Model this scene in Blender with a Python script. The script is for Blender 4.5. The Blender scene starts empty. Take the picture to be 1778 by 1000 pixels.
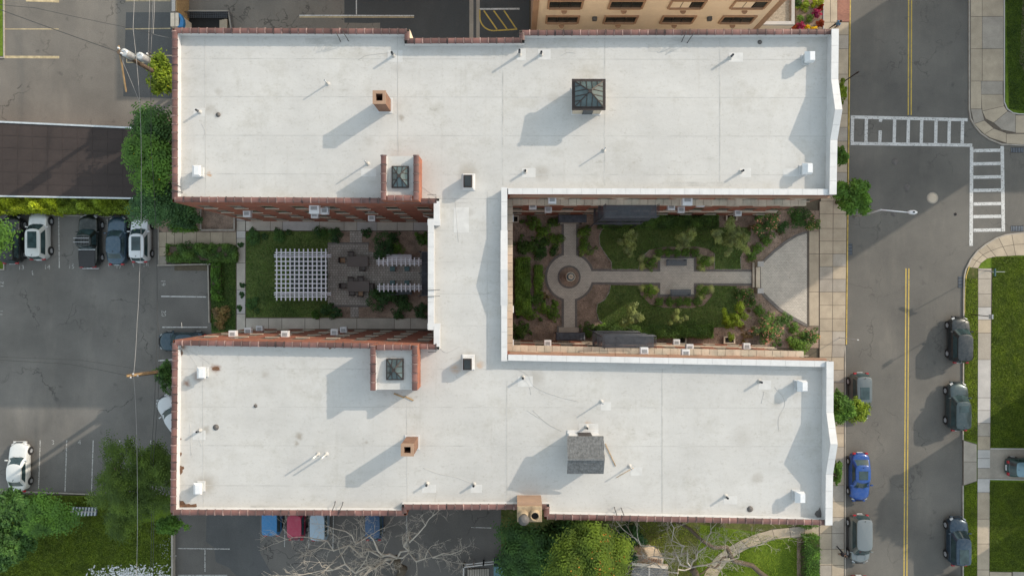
import bpy, math, random
import numpy as np
from mathutils import Vector, Matrix
R = math.radians
random.seed(7); rng = np.random.default_rng(7)
sc = bpy.context.scene
col = sc.collection
# ---------------- camera: straight down from 66 m above the street ----------------
CAMZ = 66.0; FOC = 1185.0
cam = bpy.data.cameras.new('camera'); camo = bpy.data.objects.new('camera', cam); col.objects.link(camo)
camo.location = (0, 0, CAMZ); camo.rotation_euler = (0, 0, 0)
cam.sensor_width = 36; cam.lens = 36 * FOC / 1778; cam.clip_end = 3000
sc.camera = camo
# ---------------- light ----------------
SUN_EL = 24.5; SUN_AZ = math.degrees(math.atan2(.545, .838))   # sun stands in the upper right of the picture
w = bpy.data.worlds.new('World'); sc.world = w; w.use_nodes = True
nt = w.node_tree; bg = nt.nodes['Background']
sky = nt.nodes.new('ShaderNodeTexSky'); sky.sky_type = 'NISHITA'; sky.sun_disc = False
sky.sun_elevation = R(SUN_EL); sky.sun_rotation = R(90 - SUN_AZ); sky.air_density = 1.6; sky.dust_density = 3.5; sky.ozone_density = 1.0
hz = nt.nodes.new('ShaderNodeVectorMath'); hz.operation = 'ADD'; nt.links.new(sky.outputs[0], hz.inputs[0])
hz.inputs[1].default_value = (6.1, 6.85, 7.1)      # even fill light added to the whole sky to lift the shaded courts
nt.links.new(hz.outputs[0], bg.inputs[0]); bg.inputs[1].default_value = 0.05
sl = bpy.data.lights.new('sun', 'SUN'); sl.energy = 2.0; sl.angle = R(0.6); sl.color = (1, .88, .735)
so = bpy.data.objects.new('sun', sl); col.objects.link(so)
sd = Vector((math.cos(R(SUN_EL)) * math.cos(R(SUN_AZ)), math.cos(R(SUN_EL)) * math.sin(R(SUN_AZ)), math.sin(R(SUN_EL))))
so.rotation_euler = sd.to_track_quat('Z', 'Y').to_euler(); so.location = (60, 40, 60)
sc.view_settings.view_transform = 'Standard'; sc.view_settings.look = 'None'
sc.view_settings.exposure = 0.9; sc.view_settings.gamma = 1; sc.view_settings.use_curve_mapping = False

# ---------------- helpers ----------------
def P(px, py, z=0.0):
    """world position of a point seen at (px,py) of the survey photo at height z"""
    k = (CAMZ - z) / FOC
    return Vector(((px - 889) * k, (500 - py) * k, z))
def PX(px, z=0): return (px - 889) * (CAMZ - z) / FOC
def PY(py, z=0): return (500 - py) * (CAMZ - z) / FOC
OFF = {}
def tag(o, label=None, cat=None, group=None, kind=None):
    if label: o['label'] = label
    if cat: o['category'] = cat
    if group: o['group'] = group
    if kind: o['kind'] = kind
    return o
def empty(name, loc=(0, 0, 0), rz=0, label=None, cat=None, group=None):
    o = bpy.data.objects.new(name, None); col.objects.link(o); o.empty_display_size = .3
    o.location = loc; o.rotation_euler = (0, 0, rz); OFF[o.name] = Vector(loc)
    return tag(o, label, cat, group)
class MB:
    def __init__(s): s.v = []; s.f = []; s.sm = []
    def face(s, pts, smooth=False):
        b = len(s.v); s.v += [tuple(p) for p in pts]; s.f.append(tuple(range(b, b + len(pts)))); s.sm.append(smooth); return s
    def box(s, x0, x1, y0, y1, z0, z1, bev=0):
        if x0 > x1: x0, x1 = x1, x0
        if y0 > y1: y0, y1 = y1, y0
        b = len(s.v)
        if bev <= 0:
            s.v += [(x0,y0,z0),(x1,y0,z0),(x1,y1,z0),(x0,y1,z0),(x0,y0,z1),(x1,y0,z1),(x1,y1,z1),(x0,y1,z1)]
            F = [(0,3,2,1),(4,5,6,7),(0,1,5,4),(1,2,6,5),(2,3,7,6),(3,0,4,7)]
        else:
            e = bev
            s.v += [(x0,y0,z0),(x1,y0,z0),(x1,y1,z0),(x0,y1,z0),(x0,y0,z1-e),(x1,y0,z1-e),(x1,y1,z1-e),(x0,y1,z1-e),
                    (x0+e,y0+e,z1),(x1-e,y0+e,z1),(x1-e,y1-e,z1),(x0+e,y1-e,z1)]
            F = [(0,3,2,1),(0,1,5,4),(1,2,6,5),(2,3,7,6),(3,0,4,7),(4,5,9,8),(5,6,10,9),(6,7,11,10),(7,4,8,11),(8,9,10,11)]
        for f in F: s.f.append(tuple(b + i for i in f)); s.sm.append(False)
        return s
    def prism(s, pts, z0, z1, top=True, bottom=False, sides=True):
        """pts: ccw list of xy; z1 number or list"""
        a = sum(pts[i][0]*pts[(i+1)%len(pts)][1]-pts[(i+1)%len(pts)][0]*pts[i][1] for i in range(len(pts)))
        if a < 0: pts = list(pts)[::-1]
        n = len(pts)
        b = len(s.v); s.v += [(p[0], p[1], z0) for p in pts] + [(p[0], p[1], z1) for p in pts]
        if sides:
            for i in range(n): s.f.append((b+i, b+(i+1)%n, b+n+(i+1)%n, b+n+i)); s.sm.append(False)
        if top: s.f.append(tuple(b+n+i for i in range(n))); s.sm.append(False)
        if bottom: s.f.append(tuple(b+i for i in reversed(range(n)))); s.sm.append(False)
        return s
    def tube(s, pts, r, n=8, caps=True, smooth=True):
        pts = [Vector(p) for p in pts]; rs = r if isinstance(r, (list, tuple)) else [r]*len(pts)
        b = len(s.v); prev = None
        for i, p in enumerate(pts):
            d = (pts[min(i+1, len(pts)-1)] - pts[max(i-1, 0)])
            d = d.normalized() if d.length > 1e-9 else Vector((0,0,1))
            if prev is None:
                u = d.cross(Vector((0,0,1)))
                if u.length < .05: u = d.cross(Vector((1,0,0)))
            else: u = prev - d*prev.dot(d)
            u.normalize(); prev = u; w_ = d.cross(u)
            for k in range(n):
                a = 2*math.pi*k/n; q = p + (u*math.cos(a) + w_*math.sin(a))*rs[i]; s.v.append(tuple(q))
        for i in range(len(pts)-1):
            for k in range(n):
                s.f.append((b+i*n+k, b+i*n+(k+1)%n, b+(i+1)*n+(k+1)%n, b+(i+1)*n+k)); s.sm.append(smooth)
        if caps:
            s.f.append(tuple(b+k for k in reversed(range(n)))); s.sm.append(False)
            s.f.append(tuple(b+(len(pts)-1)*n+k for k in range(n))); s.sm.append(False)
        return s
    def cyl(s, x, y, z0, z1, r, n=16, r1=None):
        return s.tube([(x,y,z0),(x,y,z1)], [r, r if r1 is None else r1], n)
    def lathe(s, x, y, prof, n=20, smooth=True):
        b = len(s.v)
        for (r, z) in prof:
            for k in range(n):
                a = 2*math.pi*k/n; s.v.append((x+r*math.cos(a), y+r*math.sin(a), z))
        for i in range(len(prof)-1):
            for k in range(n):
                s.f.append((b+i*n+k, b+i*n+(k+1)%n, b+(i+1)*n+(k+1)%n, b+(i+1)*n+k)); s.sm.append(smooth)
        s.f.append(tuple(b+(len(prof)-1)*n+k for k in range(n))); s.sm.append(False)
        return s
    def obox(s, p, q, w, z0, z1):
        """box along segment p-q (xy) of width w"""
        p = Vector(p[:2]); q = Vector(q[:2]); d = (q-p).normalized(); nrm = Vector((-d.y, d.x))*w/2
        return s.prism([p-nrm, q-nrm, q+nrm, p+nrm], z0, z1, bottom=True)
    def bar(s, a, b_, w, h):
        """rectangular bar between two 3D points"""
        a = Vector(a); b_ = Vector(b_); d = (b_-a).normalized()
        u = d.cross(Vector((0,0,1)))
        if u.length < .05: u = Vector((1,0,0))
        u.normalize(); v = u.cross(d)
        base = len(s.v)
        for p in (a, b_):
            for su, sv in ((-1,-1),(1,-1),(1,1),(-1,1)): s.v.append(tuple(p + u*su*w/2 + v*sv*h/2))
        for f in [(0,3,2,1),(4,5,6,7),(0,1,5,4),(1,2,6,5),(2,3,7,6),(3,0,4,7)]: s.f.append(tuple(base+i for i in f)); s.sm.append(False)
        return s
    def build(s, name, mt, parent=None, local=False, off=None):
        me = bpy.data.meshes.new(name)
        v = s.v
        o_ = off
        if o_ is None and parent is not None and not local: o_ = OFF.get(parent.name)
        if o_ is not None: v = [(p[0]-o_[0], p[1]-o_[1], p[2]-o_[2]) for p in v]
        me.from_pydata([tuple(p) for p in v], [], s.f); me.validate(); me.update()
        if any(s.sm) and len(me.polygons) == len(s.sm): me.polygons.foreach_set('use_smooth', s.sm)
        if mt: me.materials.append(mt)
        o = bpy.data.objects.new(name, me); col.objects.link(o)
        if parent is not None:
            o.parent = parent; OFF[o.name] = OFF.get(parent.name, Vector((0,0,0)))
        return o
def copy_tree(o, parent=None):
    c = o.copy(); col.objects.link(c); c.parent = parent
    OFF[c.name] = OFF.get(o.name, Vector((0,0,0)))
    for ch in [x for x in KIDS.get(o.name, [])]:
        copy_tree(ch, c)
    return c
KIDS = {}
def index_kids(root):
    for ch in root.children: KIDS.setdefault(root.name, []).append(ch); index_kids(ch)

# ---------------- materials ----------------
def NT(name):
    m = bpy.data.materials.new(name); m.use_nodes = True
    return m, m.node_tree, m.node_tree.nodes['Principled BSDF']
def N(nt, t, **k):
    n = nt.nodes.new(t)
    for a, b in k.items():
        if a.startswith('i_'): n.inputs[a[2:].replace('_', ' ')].default_value = b
        else: setattr(n, a, b)
    return n
def c4(c, f=1.0): return (min(c[0]*f,1), min(c[1]*f,1), min(c[2]*f,1), 1)
def mixc(nt, fac, a, b, mode='MIX'):
    n = nt.nodes.new('ShaderNodeMix'); n.data_type = 'RGBA'; n.blend_type = mode; n.clamp_factor = True
    for i, v in ((0, fac), (6, a), (7, b)):
        if isinstance(v, (int, float)): n.inputs[i].default_value = v
        elif isinstance(v, tuple): n.inputs[i].default_value = v if len(v) == 4 else (*v, 1)
        else: nt.links.new(v, n.inputs[i])
    return n.outputs[2]
def ramp(nt, val, a, b):
    n = nt.nodes.new('ShaderNodeMapRange'); n.inputs[1].default_value = a; n.inputs[2].default_value = b
    nt.links.new(val, n.inputs[0]); return n.outputs[0]
def pos(nt): return nt.nodes.new('ShaderNodeNewGeometry').outputs['Position']
def noise(nt, vec, scale, detail=4, rough=.55, stretch=None):
    n = nt.nodes.new('ShaderNodeTexNoise'); n.inputs['Scale'].default_value = scale; n.inputs['Detail'].default_value = detail
    n.inputs['Roughness'].default_value = rough
    if stretch:
        mp = nt.nodes.new('ShaderNodeMapping'); mp.inputs['Scale'].default_value = stretch; nt.links.new(vec, mp.inputs[0]); vec = mp.outputs[0]
    nt.links.new(vec, n.inputs[0]); return n.outputs[0]
def bump(nt, bs, h, strength=.3, dist=.02):
    b = nt.nodes.new('ShaderNodeBump'); b.inputs['Strength'].default_value = strength; b.inputs['Distance'].default_value = dist
    nt.links.new(h, b.inputs['Height']); nt.links.new(b.outputs[0], bs.inputs['Normal'])
def mat(name, c, rough=.8, var=.15, scale=3.0, metal=0, bmp=0, c2=None, objrand=0, coat=0, fine=0):
    m, t, bs = NT(name)
    bs.inputs['Roughness'].default_value = rough; bs.inputs['Metallic'].default_value = metal
    if coat: bs.inputs['Coat Weight'].default_value = coat; bs.inputs['Coat Roughness'].default_value = .05
    p = pos(t); n1 = noise(t, p, scale)
    f = ramp(t, n1, .3, .7)
    out = mixc(t, f, c4(c, 1-var), c4(c2 if c2 else c, 1+var))
    if fine:
        n2 = noise(t, p, scale*12, 3)
        out = mixc(t, ramp(t, n2, .35, .65), out, mixc(t, 1.0, out, (1-fine, 1-fine, 1-fine), 'MULTIPLY'))
    if objrand:
        oi = t.nodes.new('ShaderNodeObjectInfo'); r_ = t.nodes.new('ShaderNodeMapRange')
        r_.inputs[3].default_value = 1-objrand; r_.inputs[4].default_value = 1+objrand
        t.links.new(oi.outputs['Random'], r_.inputs[0])
        cc = t.nodes.new('ShaderNodeCombineColor')
        for i in range(3): t.links.new(r_.outputs[0], cc.inputs[i])
        out = mixc(t, 1.0, out, cc.outputs[0], 'MULTIPLY')
    t.links.new(out, bs.inputs['Base Color'])
    if bmp: bump(t, bs, noise(t, p, scale*8, 4), bmp)
    return m

def asphalt(name, c, crack=.6, warm=None, patches=.2):
    m, t, bs = NT(name); bs.inputs['Roughness'].default_value = .9
    p = pos(t)
    big = ramp(t, noise(t, p, .12, 5, .6), .35, .65)
    out = mixc(t, big, c4(c, 1-patches), c4(warm or c, 1+patches))
    st = ramp(t, noise(t, p, .5, 6, .7, (1, .25, 1)), .5, .75)
    out = mixc(t, st, out, mixc(t, 1.0, out, (1.22, 1.2, 1.17), 'MULTIPLY'))
    g = ramp(t, noise(t, p, 14, 3, .7), .3, .7)
    out = mixc(t, g, mixc(t, 1.0, out, (.80, .80, .80), 'MULTIPLY'), mixc(t, 1.0, out, (1.16, 1.16, 1.16), 'MULTIPLY'))
    oil = ramp(t, noise(t, p, .9, 3, .5), .66, .76)
    out = mixc(t, oil, out, mixc(t, 1.0, out, (.72, .72, .73), 'MULTIPLY'))
    if crack:
        d = t.nodes.new('ShaderNodeVectorMath'); d.operation = 'ADD'
        nn = t.nodes.new('ShaderNodeTexNoise'); nn.inputs['Scale'].default_value = .8; nn.inputs['Detail'].default_value = 5
        t.links.new(p, nn.inputs[0]); sc_ = t.nodes.new('ShaderNodeVectorMath'); sc_.operation = 'SCALE'; sc_.inputs['Scale'].default_value = 3.0
        t.links.new(nn.outputs['Color'], sc_.inputs[0]); t.links.new(p, d.inputs[0]); t.links.new(sc_.outputs[0], d.inputs[1])
        v = t.nodes.new('ShaderNodeTexVoronoi'); v.feature = 'DISTANCE_TO_EDGE'; v.inputs['Scale'].default_value = .13
        t.links.new(d.outputs[0], v.inputs['Vector'])
        line = ramp(t, v.outputs['Distance'], .009, .002)
        msk = ramp(t, noise(t, p, .25, 3), .45, .6)
        mm = t.nodes.new('ShaderNodeMath'); mm.operation = 'MULTIPLY'; t.links.new(line, mm.inputs[0]); t.links.new(msk, mm.inputs[1])
        m2 = t.nodes.new('ShaderNodeMath'); m2.operation = 'MULTIPLY'; t.links.new(mm.outputs[0], m2.inputs[0]); m2.inputs[1].default_value = crack
        out = mixc(t, m2.outputs[0], out, c4(c, .4))
    t.links.new(out, bs.inputs['Base Color'])
    bump(t, bs, noise(t, p, 40, 3), .4, .01)
    return m
def brick(name, c1, c2, mortar, w=.21, h=.07, horizontal=False, var=.25, rot=0, offset=.5):
    m, t, bs = NT(name); bs.inputs['Roughness'].default_value = .88
    p = pos(t)
    if horizontal: vec = p
    else:
        s = t.nodes.new('ShaderNodeSeparateXYZ'); t.links.new(p, s.inputs[0])
        a = t.nodes.new('ShaderNodeMath'); a.operation = 'ADD'; t.links.new(s.outputs[0], a.inputs[0]); t.links.new(s.outputs[1], a.inputs[1])
        c = t.nodes.new('ShaderNodeCombineXYZ'); t.links.new(a.outputs[0], c.inputs[0]); t.links.new(s.outputs[2], c.inputs[1]); vec = c.outputs[0]
    if rot:
        mp = t.nodes.new('ShaderNodeMapping'); mp.inputs['Rotation'].default_value = (0,0,R(rot)); t.links.new(vec, mp.inputs[0]); vec = mp.outputs[0]
    b = t.nodes.new('ShaderNodeTexBrick'); t.links.new(vec, b.inputs[0])
    b.inputs['Scale'].default_value = 1; b.inputs['Brick Width'].default_value = w; b.inputs['Row Height'].default_value = h
    b.inputs['Mortar Size'].default_value = min(w, h)*.07; b.inputs['Color1'].default_value = c4(c1); b.inputs['Color2'].default_value = c4(c2)
    b.inputs['Mortar'].default_value = c4(mortar); b.offset = offset
    g = ramp(t, noise(t, p, .7, 5, .65), .3, .7)
    out = mixc(t, g, mixc(t, 1.0, b.outputs[0], (1-var,)*3, 'MULTIPLY'), mixc(t, 1.0, b.outputs[0], (1+var,)*3, 'MULTIPLY'))
    t.links.new(out, bs.inputs['Base Color'])
    bump(t, bs, b.outputs['Fac'], -.3, .01)
    return m
STAINS = [  # px, py, radius px, strength, colour index (roof height)
 (380,160,9,.3,0),(697,205,8,.6,0),(672,96,9,.35,0),(812,300,24,.5,0),(812,628,26,.5,0),(790,640,12,.6,1),(834,634,8,.5,1),
 (375,640,10,.9,2),(345,652,14,.5,2),(325,665,8,.7,2),(519,757,9,.7,0),(514,770,6,.6,0),(358,745,10,.5,0),(443,705,5,.6,0),(635,768,5,.5,0),
 (461,650,10,.4,0),(358,840,24,.5,0),(1020,738,10,.6,1),(1030,738,5,.9,2),(930,655,22,.35,0),(1315,830,14,.35,0),(1303,884,7,.8,0),
 (960,170,14,.25,0),(940,300,18,.4,0),(912,297,10,.4,0),(690,660,16,.5,0),(378,199,10,.4,0),(365,190,14,.3,0),(364,303,5,.8,1),(815,370,10,.25,0),
 (1290,760,25,.2,0),(1350,700,12,.3,0),(1100,290,20,.15,0),(640,245,14,.2,0),(304,640,6,.5,2),(690,120,12,.2,0),(320,345,9,.5,0),(318,602,8,.7,2),(744,420,5,.4,0)]
def membrane():
    m, t, bs = NT('white_roof_membrane'); bs.inputs['Roughness'].default_value = .55
    p = pos(t)
    out = mixc(t, ramp(t, noise(t, p, .16, 6, .65), .3, .7), (.445, .437, .424, 1), (.545, .536, .52, 1))
    out = mixc(t, ramp(t, noise(t, p, 1.3, 5, .7, (.35, 1, 1)), .45, .75), out, mixc(t, 1.0, out, (.93, .925, .915), 'MULTIPLY'))
    # dirt that water leaves in streaks across the sheets
    out = mixc(t, ramp(t, noise(t, p, 2.4, 4, .6, (1, .06, 1)), .60, .74), out, mixc(t, 1.0, out, (.95, .945, .935), 'MULTIPLY'))
    out = mixc(t, ramp(t, noise(t, p, 6, 3, .6), .58, .78), out, mixc(t, 1.0, out, (.83, .815, .78), 'MULTIPLY'))
    out = mixc(t, ramp(t, noise(t, p, .33, 6, .72), .53, .70), out, mixc(t, 1.0, out, (.86, .85, .82), 'MULTIPLY'))
    out = mixc(t, ramp(t, noise(t, p, .8, 7, .75, (1, 2.2, 1)), .60, .70), out, mixc(t, 1.0, out, (.80, .79, .76), 'MULTIPLY'))
    out = mixc(t, ramp(t, noise(t, p, 1.9, 8, .8), .635, .70), out, mixc(t, 1.0, out, (.72, .69, .64), 'MULTIPLY'))
    out = mixc(t, ramp(t, noise(t, p, 22, 3, .6), .35, .7), mixc(t, 1.0, out, (.965, .965, .965), 'MULTIPLY'), mixc(t, 1.0, out, (1.03, 1.03, 1.03), 'MULTIPLY'))
    warp = t.nodes.new('ShaderNodeTexNoise'); warp.inputs['Scale'].default_value = 2.2; warp.inputs['Detail'].default_value = 4
    t.links.new(p, warp.inputs[0])
    ad = t.nodes.new('ShaderNodeVectorMath'); ad.operation = 'MULTIPLY_ADD'; ad.inputs[1].default_value = (.6, .6, 0)
    t.links.new(warp.outputs['Color'], ad.inputs[0]); t.links.new(p, ad.inputs[2])
    cols = [(.27,.24,.2), (.42,.27,.17), (.2,.10,.06)]
    for (px, py, r, s, ci) in STAINS:
        q = P(px, py, 14.4); d = t.nodes.new('ShaderNodeVectorMath'); d.operation = 'DISTANCE'
        t.links.new(ad.outputs[0], d.inputs[0]); d.inputs[1].default_value = (q.x+.3, q.y+.3, 14.4)
        n = t.nodes.new('ShaderNodeMapRange'); n.interpolation_type = 'SMOOTHSTEP'; rr = r*51.6/FOC
        n.inputs[1].default_value = rr*1.1; n.inputs[2].default_value = rr*.1; n.inputs[3].default_value = 0; n.inputs[4].default_value = min(.95, s*1.15)
        t.links.new(d.outputs['Value'], n.inputs[0])
        out = mixc(t, n.outputs[0], out, cols[ci])
    t.links.new(out, bs.inputs['Base Color'])
    bump(t, bs, noise(t, p, 1.1, 6, .6), .35, .05)
    return m
def leafmat(name, c, c2, c3=None, trans=.35):
    m, t, bs = NT(name); bs.inputs['Roughness'].default_value = .6; bs.inputs['Specular IOR Level'].default_value = .25
    at = t.nodes.new('ShaderNodeAttribute'); at.attribute_name = 'tint'
    out = mixc(t, at.outputs['Fac'], c4(c, .55), c4(c2, 1.45))
    p = pos(t); out = mixc(t, ramp(t, noise(t, p, .9, 3), .35, .65), out, mixc(t, 1.0, out, (1.5, 1.45, 1.0) if not c3 else c3, 'MULTIPLY'))
    t.links.new(out, bs.inputs['Base Color'])
    tr = t.nodes.new('ShaderNodeBsdfTranslucent'); t.links.new(out, tr.inputs[0])
    mx = t.nodes.new('ShaderNodeMixShader'); mx.inputs[0].default_value = trans
    t.links.new(bs.outputs[0], mx.inputs[1]); t.links.new(tr.outputs[0], mx.inputs[2])
    t.links.new(mx.outputs[0], t.nodes['Material Output'].inputs[0])
    return m
def grassmat(name, a, b, dry=(.16,.14,.06), dryness=.5):
    m, t, bs = NT(name); bs.inputs['Roughness'].default_value = .95; bs.inputs['Specular IOR Level'].default_value = .15
    p = pos(t)
    out = mixc(t, ramp(t, noise(t, p, .35, 6, .65), .35, .65), c4(a, .8), c4(b, 1.2))
    out = mixc(t, ramp(t, noise(t, p, 5, 5, .75), .3, .7), mixc(t, 1.0, out, (.62, .66, .6), 'MULTIPLY'), mixc(t, 1.0, out, (1.3, 1.25, 1.2), 'MULTIPLY'))
    f = ramp(t, noise(t, p, .8, 5, .7), 1-dryness*.9, 1-dryness*.9+.2)
    out = mixc(t, f, out, c4(dry))
    t.links.new(out, bs.inputs['Base Color']); bump(t, bs, noise(t, p, 22, 3, .8), .8, .05)
    return m
def carpaint(name, c, metal=.35, rough=.32):
    m, t, bs = NT(name)
    bs.inputs['Base Color'].default_value = c4(c); bs.inputs['Metallic'].default_value = metal; bs.inputs['Roughness'].default_value = rough
    bs.inputs['Coat Weight'].default_value = .45; bs.inputs['Coat Roughness'].default_value = .06
    p = pos(t); out = mixc(t, ramp(t, noise(t, p, 4, 5), .4, .8), c4(c), mixc(t, .12, c4(c), (.35,.33,.3)))
    t.links.new(out, bs.inputs['Base Color'])
    return m
def worn(name, c, cover):
    m, t, bs = NT(name); bs.inputs['Roughness'].default_value = .75; p = pos(t)
    f = ramp(t, noise(t, p, 7, 5, .75), cover, cover+.07)
    out = mixc(t, ramp(t, noise(t, p, 1.2, 4), .3, .7), c4(c, .82), c4(c, 1.08))
    out = mixc(t, f, out, (.13, .125, .115)); t.links.new(out, bs.inputs['Base Color']); return m
M = {}
M['membrane'] = membrane()
M['white_coping'] = mat('white_coping', (.60,.60,.605), .5, .07, 1.4, fine=.06)
M['tile'] = mat('terracotta_coping', (.125,.062,.056), .5, .3, 1.1, objrand=.35, c2=(.15,.072,.06))
M['tile_collar'] = mat('coping_collar', (.07,.04,.045), .4, .5, 1.7, objrand=.6, c2=(.22,.14,.12))
M['sash'] = mat('brown_window_sash', (.13,.10,.08), .5, .2, 3)
M['mortar'] = mat('mortar_joint', (.16,.12,.11), .8, .3, 3)
M['brick'] = brick('red_brick', (.36,.12,.065), (.25,.082,.05), (.20,.14,.11))
M['brick_tan'] = brick('chimney_brick', (.24,.12,.075), (.16,.08,.05), (.2,.16,.12))
M['stone'] = mat('limestone', (.55,.47,.37), .8, .18, 1.2, fine=.12, objrand=.1)
M['concrete'] = mat('pavement_concrete', (.42,.35,.262), .85, .14, .9, fine=.10, objrand=.09, bmp=.15)
M['concrete_grey'] = mat('grey_concrete', (.36,.32,.27), .85, .14, .9, fine=.12, objrand=.1, bmp=.15)
M['concrete_court'] = mat('court_concrete', (.50,.46,.40), .85, .12, .9, fine=.1, objrand=.1)
M['membrane_patch'] = mat('clean_membrane_patch', (.56,.555,.545), .5, .08, 2, fine=.05)
M['seam'] = mat('dusty_membrane_seam', (.455,.447,.43), .6, .16, .9, fine=.1)
M['concrete_pale'] = mat('pale_concrete', (.48,.46,.44), .85, .12, .9, fine=.08, objrand=.12)
M['joint'] = mat('dark_joint', (.11,.09,.07), .9, .2, 3)
M['kerb'] = mat('kerb_concrete', (.34,.31,.27), .8, .2, 2)
M['kerb_yellow'] = mat('yellow_kerb_paint', (.50,.36,.09), .7, .3, 3, fine=.25)
M['road'] = asphalt('road_asphalt', (.118,.113,.104), crack=.55, patches=.16, warm=(.132,.125,.112))
M['lot'] = asphalt('parking_lot_asphalt', (.145,.138,.128), crack=.8, patches=.22)
M['old_lot'] = asphalt('worn_lot_asphalt', (.165,.15,.132), crack=.9, patches=.18)
M['new_lot'] = asphalt('fresh_asphalt', (.060,.064,.067), crack=0, patches=.10)
M['mid_lot'] = asphalt('rear_lot_asphalt', (.115,.108,.10), crack=.9, patches=.22)
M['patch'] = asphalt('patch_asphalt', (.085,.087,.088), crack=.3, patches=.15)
M['paint_white'] = worn('white_road_paint', (.58,.58,.57), .55)
M['paint_faded'] = worn('faded_road_paint', (.46,.45,.43), .50)
M['paint_yellow'] = worn('yellow_road_paint', (.50,.36,.075), .56)
M['paint_cream'] = mat('cream_road_paint', (.50,.40,.24), .7, .3, 2.5, fine=.25)
M['mulch'] = mat('brown_mulch', (.33,.24,.185), .95, .35, 1.0, fine=.4, bmp=.9)
M['grass'] = grassmat('lawn_grass', (.085,.150,.014), (.125,.185,.024), dryness=.35)
M['grass_dry'] = grassmat('verge_grass', (.07,.09,.025), (.11,.12,.04), dry=(.20,.15,.09), dryness=.5)
M['grass_court'] = grassmat('court_grass', (.10,.15,.045), (.15,.19,.065), dry=(.12,.10,.05), dryness=.38)
M['soil'] = mat('bare_ground', (.12,.10,.07), .95, .3, .5, fine=.2)
M['paver'] = brick('grey_pavers', (.54,.495,.43), (.46,.42,.365), (.30,.27,.235), .24, .15, True, .12)
M['paver_sq'] = brick('square_pavers', (.42,.385,.35), (.33,.30,.27), (.15,.14,.125), .27, .23, True, .15, offset=.3)
M['paver_dark'] = brick('dark_border_pavers', (.20,.18,.165), (.16,.145,.14), (.07,.065,.06), .2, .1, True, .12)
M['brick_walk'] = brick('red_brick_paving', (.34,.15,.10), (.27,.11,.08), (.2,.15,.12), .2, .1, True, .2)
M['stone_tan'] = mat('tan_stucco', (.74,.635,.51), .85, .06, .6, fine=.05)
M['trim_brown'] = mat('brown_trim', (.34,.22,.15), .8, .12, 1)
M['glass'] = mat('dark_window_glass', (.02,.025,.028), .12, .3, .8)
M['glass_sky'] = mat('skylight_glass', (.07,.10,.105), .12, .5, .9)
M['dark_metal'] = mat('dark_bronze_metal', (.045,.035,.032), .5, .2, 3, metal=.4)
M['iron'] = mat('black_iron', (.085,.092,.105), .55, .2, 3, metal=.3)
M['slate'] = mat('slate_canopy', (.075,.085,.105), .6, .35, 3, fine=.3)
M['galv'] = mat('galvanised_metal', (.55,.58,.60), .45, .15, 3, metal=.4)
M['white_metal'] = mat('white_painted_metal', (.66,.67,.69), .45, .06, 3)
M['white_wood'] = mat('white_painted_timber', (.80,.80,.86), .55, .05, 3)
M['pvc'] = mat('white_pipe', (.7,.69,.66), .5, .1, 3)
M['black'] = mat('black_void', (.012,.012,.012), .9, .2, 3)
M['rubber'] = mat('tyre_rubber', (.018,.018,.019), .85, .2, 6)
M['rim'] = mat('alloy_rim', (.42,.42,.44), .35, .1, 6, metal=.7)
M['car_glass'] = mat('car_glass', (.035,.060,.065), .05, .4, 1.5)
M['car_trim'] = mat('black_plastic_trim', (.02,.02,.022), .5, .2, 6)
M['headlight'] = mat('headlight_lens', (.6,.62,.64), .12, .1, 8)
M['taillight'] = mat('red_lens', (.35,.015,.025), .2, .2, 8)
M['amber'] = mat('amber_lens', (.55,.18,.02), .2, .2, 8)
M['wood_pole'] = mat('weathered_pole_wood', (.12,.085,.06), .9, .3, 4, fine=.2)
M['wood_tan'] = mat('tan_timber', (.36,.24,.12), .85, .25, 4)
M['wire'] = mat('pale_cable', (.34,.33,.32), .5, .1, 3)
M['wire_dark'] = mat('dark_cable', (.05,.05,.05), .6, .1, 3)
M['shingle'] = mat('grey_shingle', (.17,.175,.18), .9, .35, 5, fine=.3)
M['barn_roof'] = mat('brown_felt_roofing', (.043,.031,.028), .85, .15, .5, fine=.15)
M['stack_stone'] = mat('weathered_stack_stone', (.38,.29,.19), .85, .3, 2.5, fine=.3)
M['bark'] = mat('brown_bark', (.085,.065,.045), .95, .3, 5)
M['bark_pale'] = mat('bleached_bark', (.50,.455,.39), .9, .25, 3, fine=.2)
M['bark_tan'] = mat('tan_bark', (.26,.20,.13), .9, .3, 3, fine=.25)
M['table'] = mat('taupe_table_top', (.15,.13,.12), .7, .06, 1)
M['chair_tan'] = mat('tan_cushion', (.34,.22,.14), .85, .1, 4)
M['teal'] = mat('teal_mesh', (.08,.16,.17), .6, .1, 3)
M['teal_roof'] = mat('teal_metal_roof', (.07,.16,.19), .45, .12, 2)
M['bench'] = mat('slate_blue_bench', (.09,.11,.13), .5, .1, 4)
M['gravel'] = mat('roof_gravel', (.42,.36,.28), .95, .3, 6, fine=.35, bmp=.8)
M['grate'] = mat('steel_grate', (.13,.15,.18), .5, .2, 4, metal=.5)
M['manhole'] = mat('iron_cover', (.12,.11,.105), .7, .25, 6, fine=.2)
M['blue_tarp'] = mat('blue_tarpaulin', (.03,.17,.38), .6, .15, 4)
M['mud'] = mat('dried_mud', (.16,.085,.05), .95, .3, 2.5, fine=.3)
M['cream_paint'] = mat('cream_trim', (.62,.54,.44), .7, .08, 3)
M['red_visor'] = mat('pink_reflection_paint', (.45,.03,.14), .6, .1, 5)  # painted colour of a pink windshield reflection
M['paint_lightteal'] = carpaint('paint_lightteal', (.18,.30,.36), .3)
M['skin'] = mat('skin', (.45,.27,.19), .6, .06, 6)
M['shirt_blue'] = mat('blue_shirt', (.09,.20,.34), .85, .2, 9)
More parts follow.
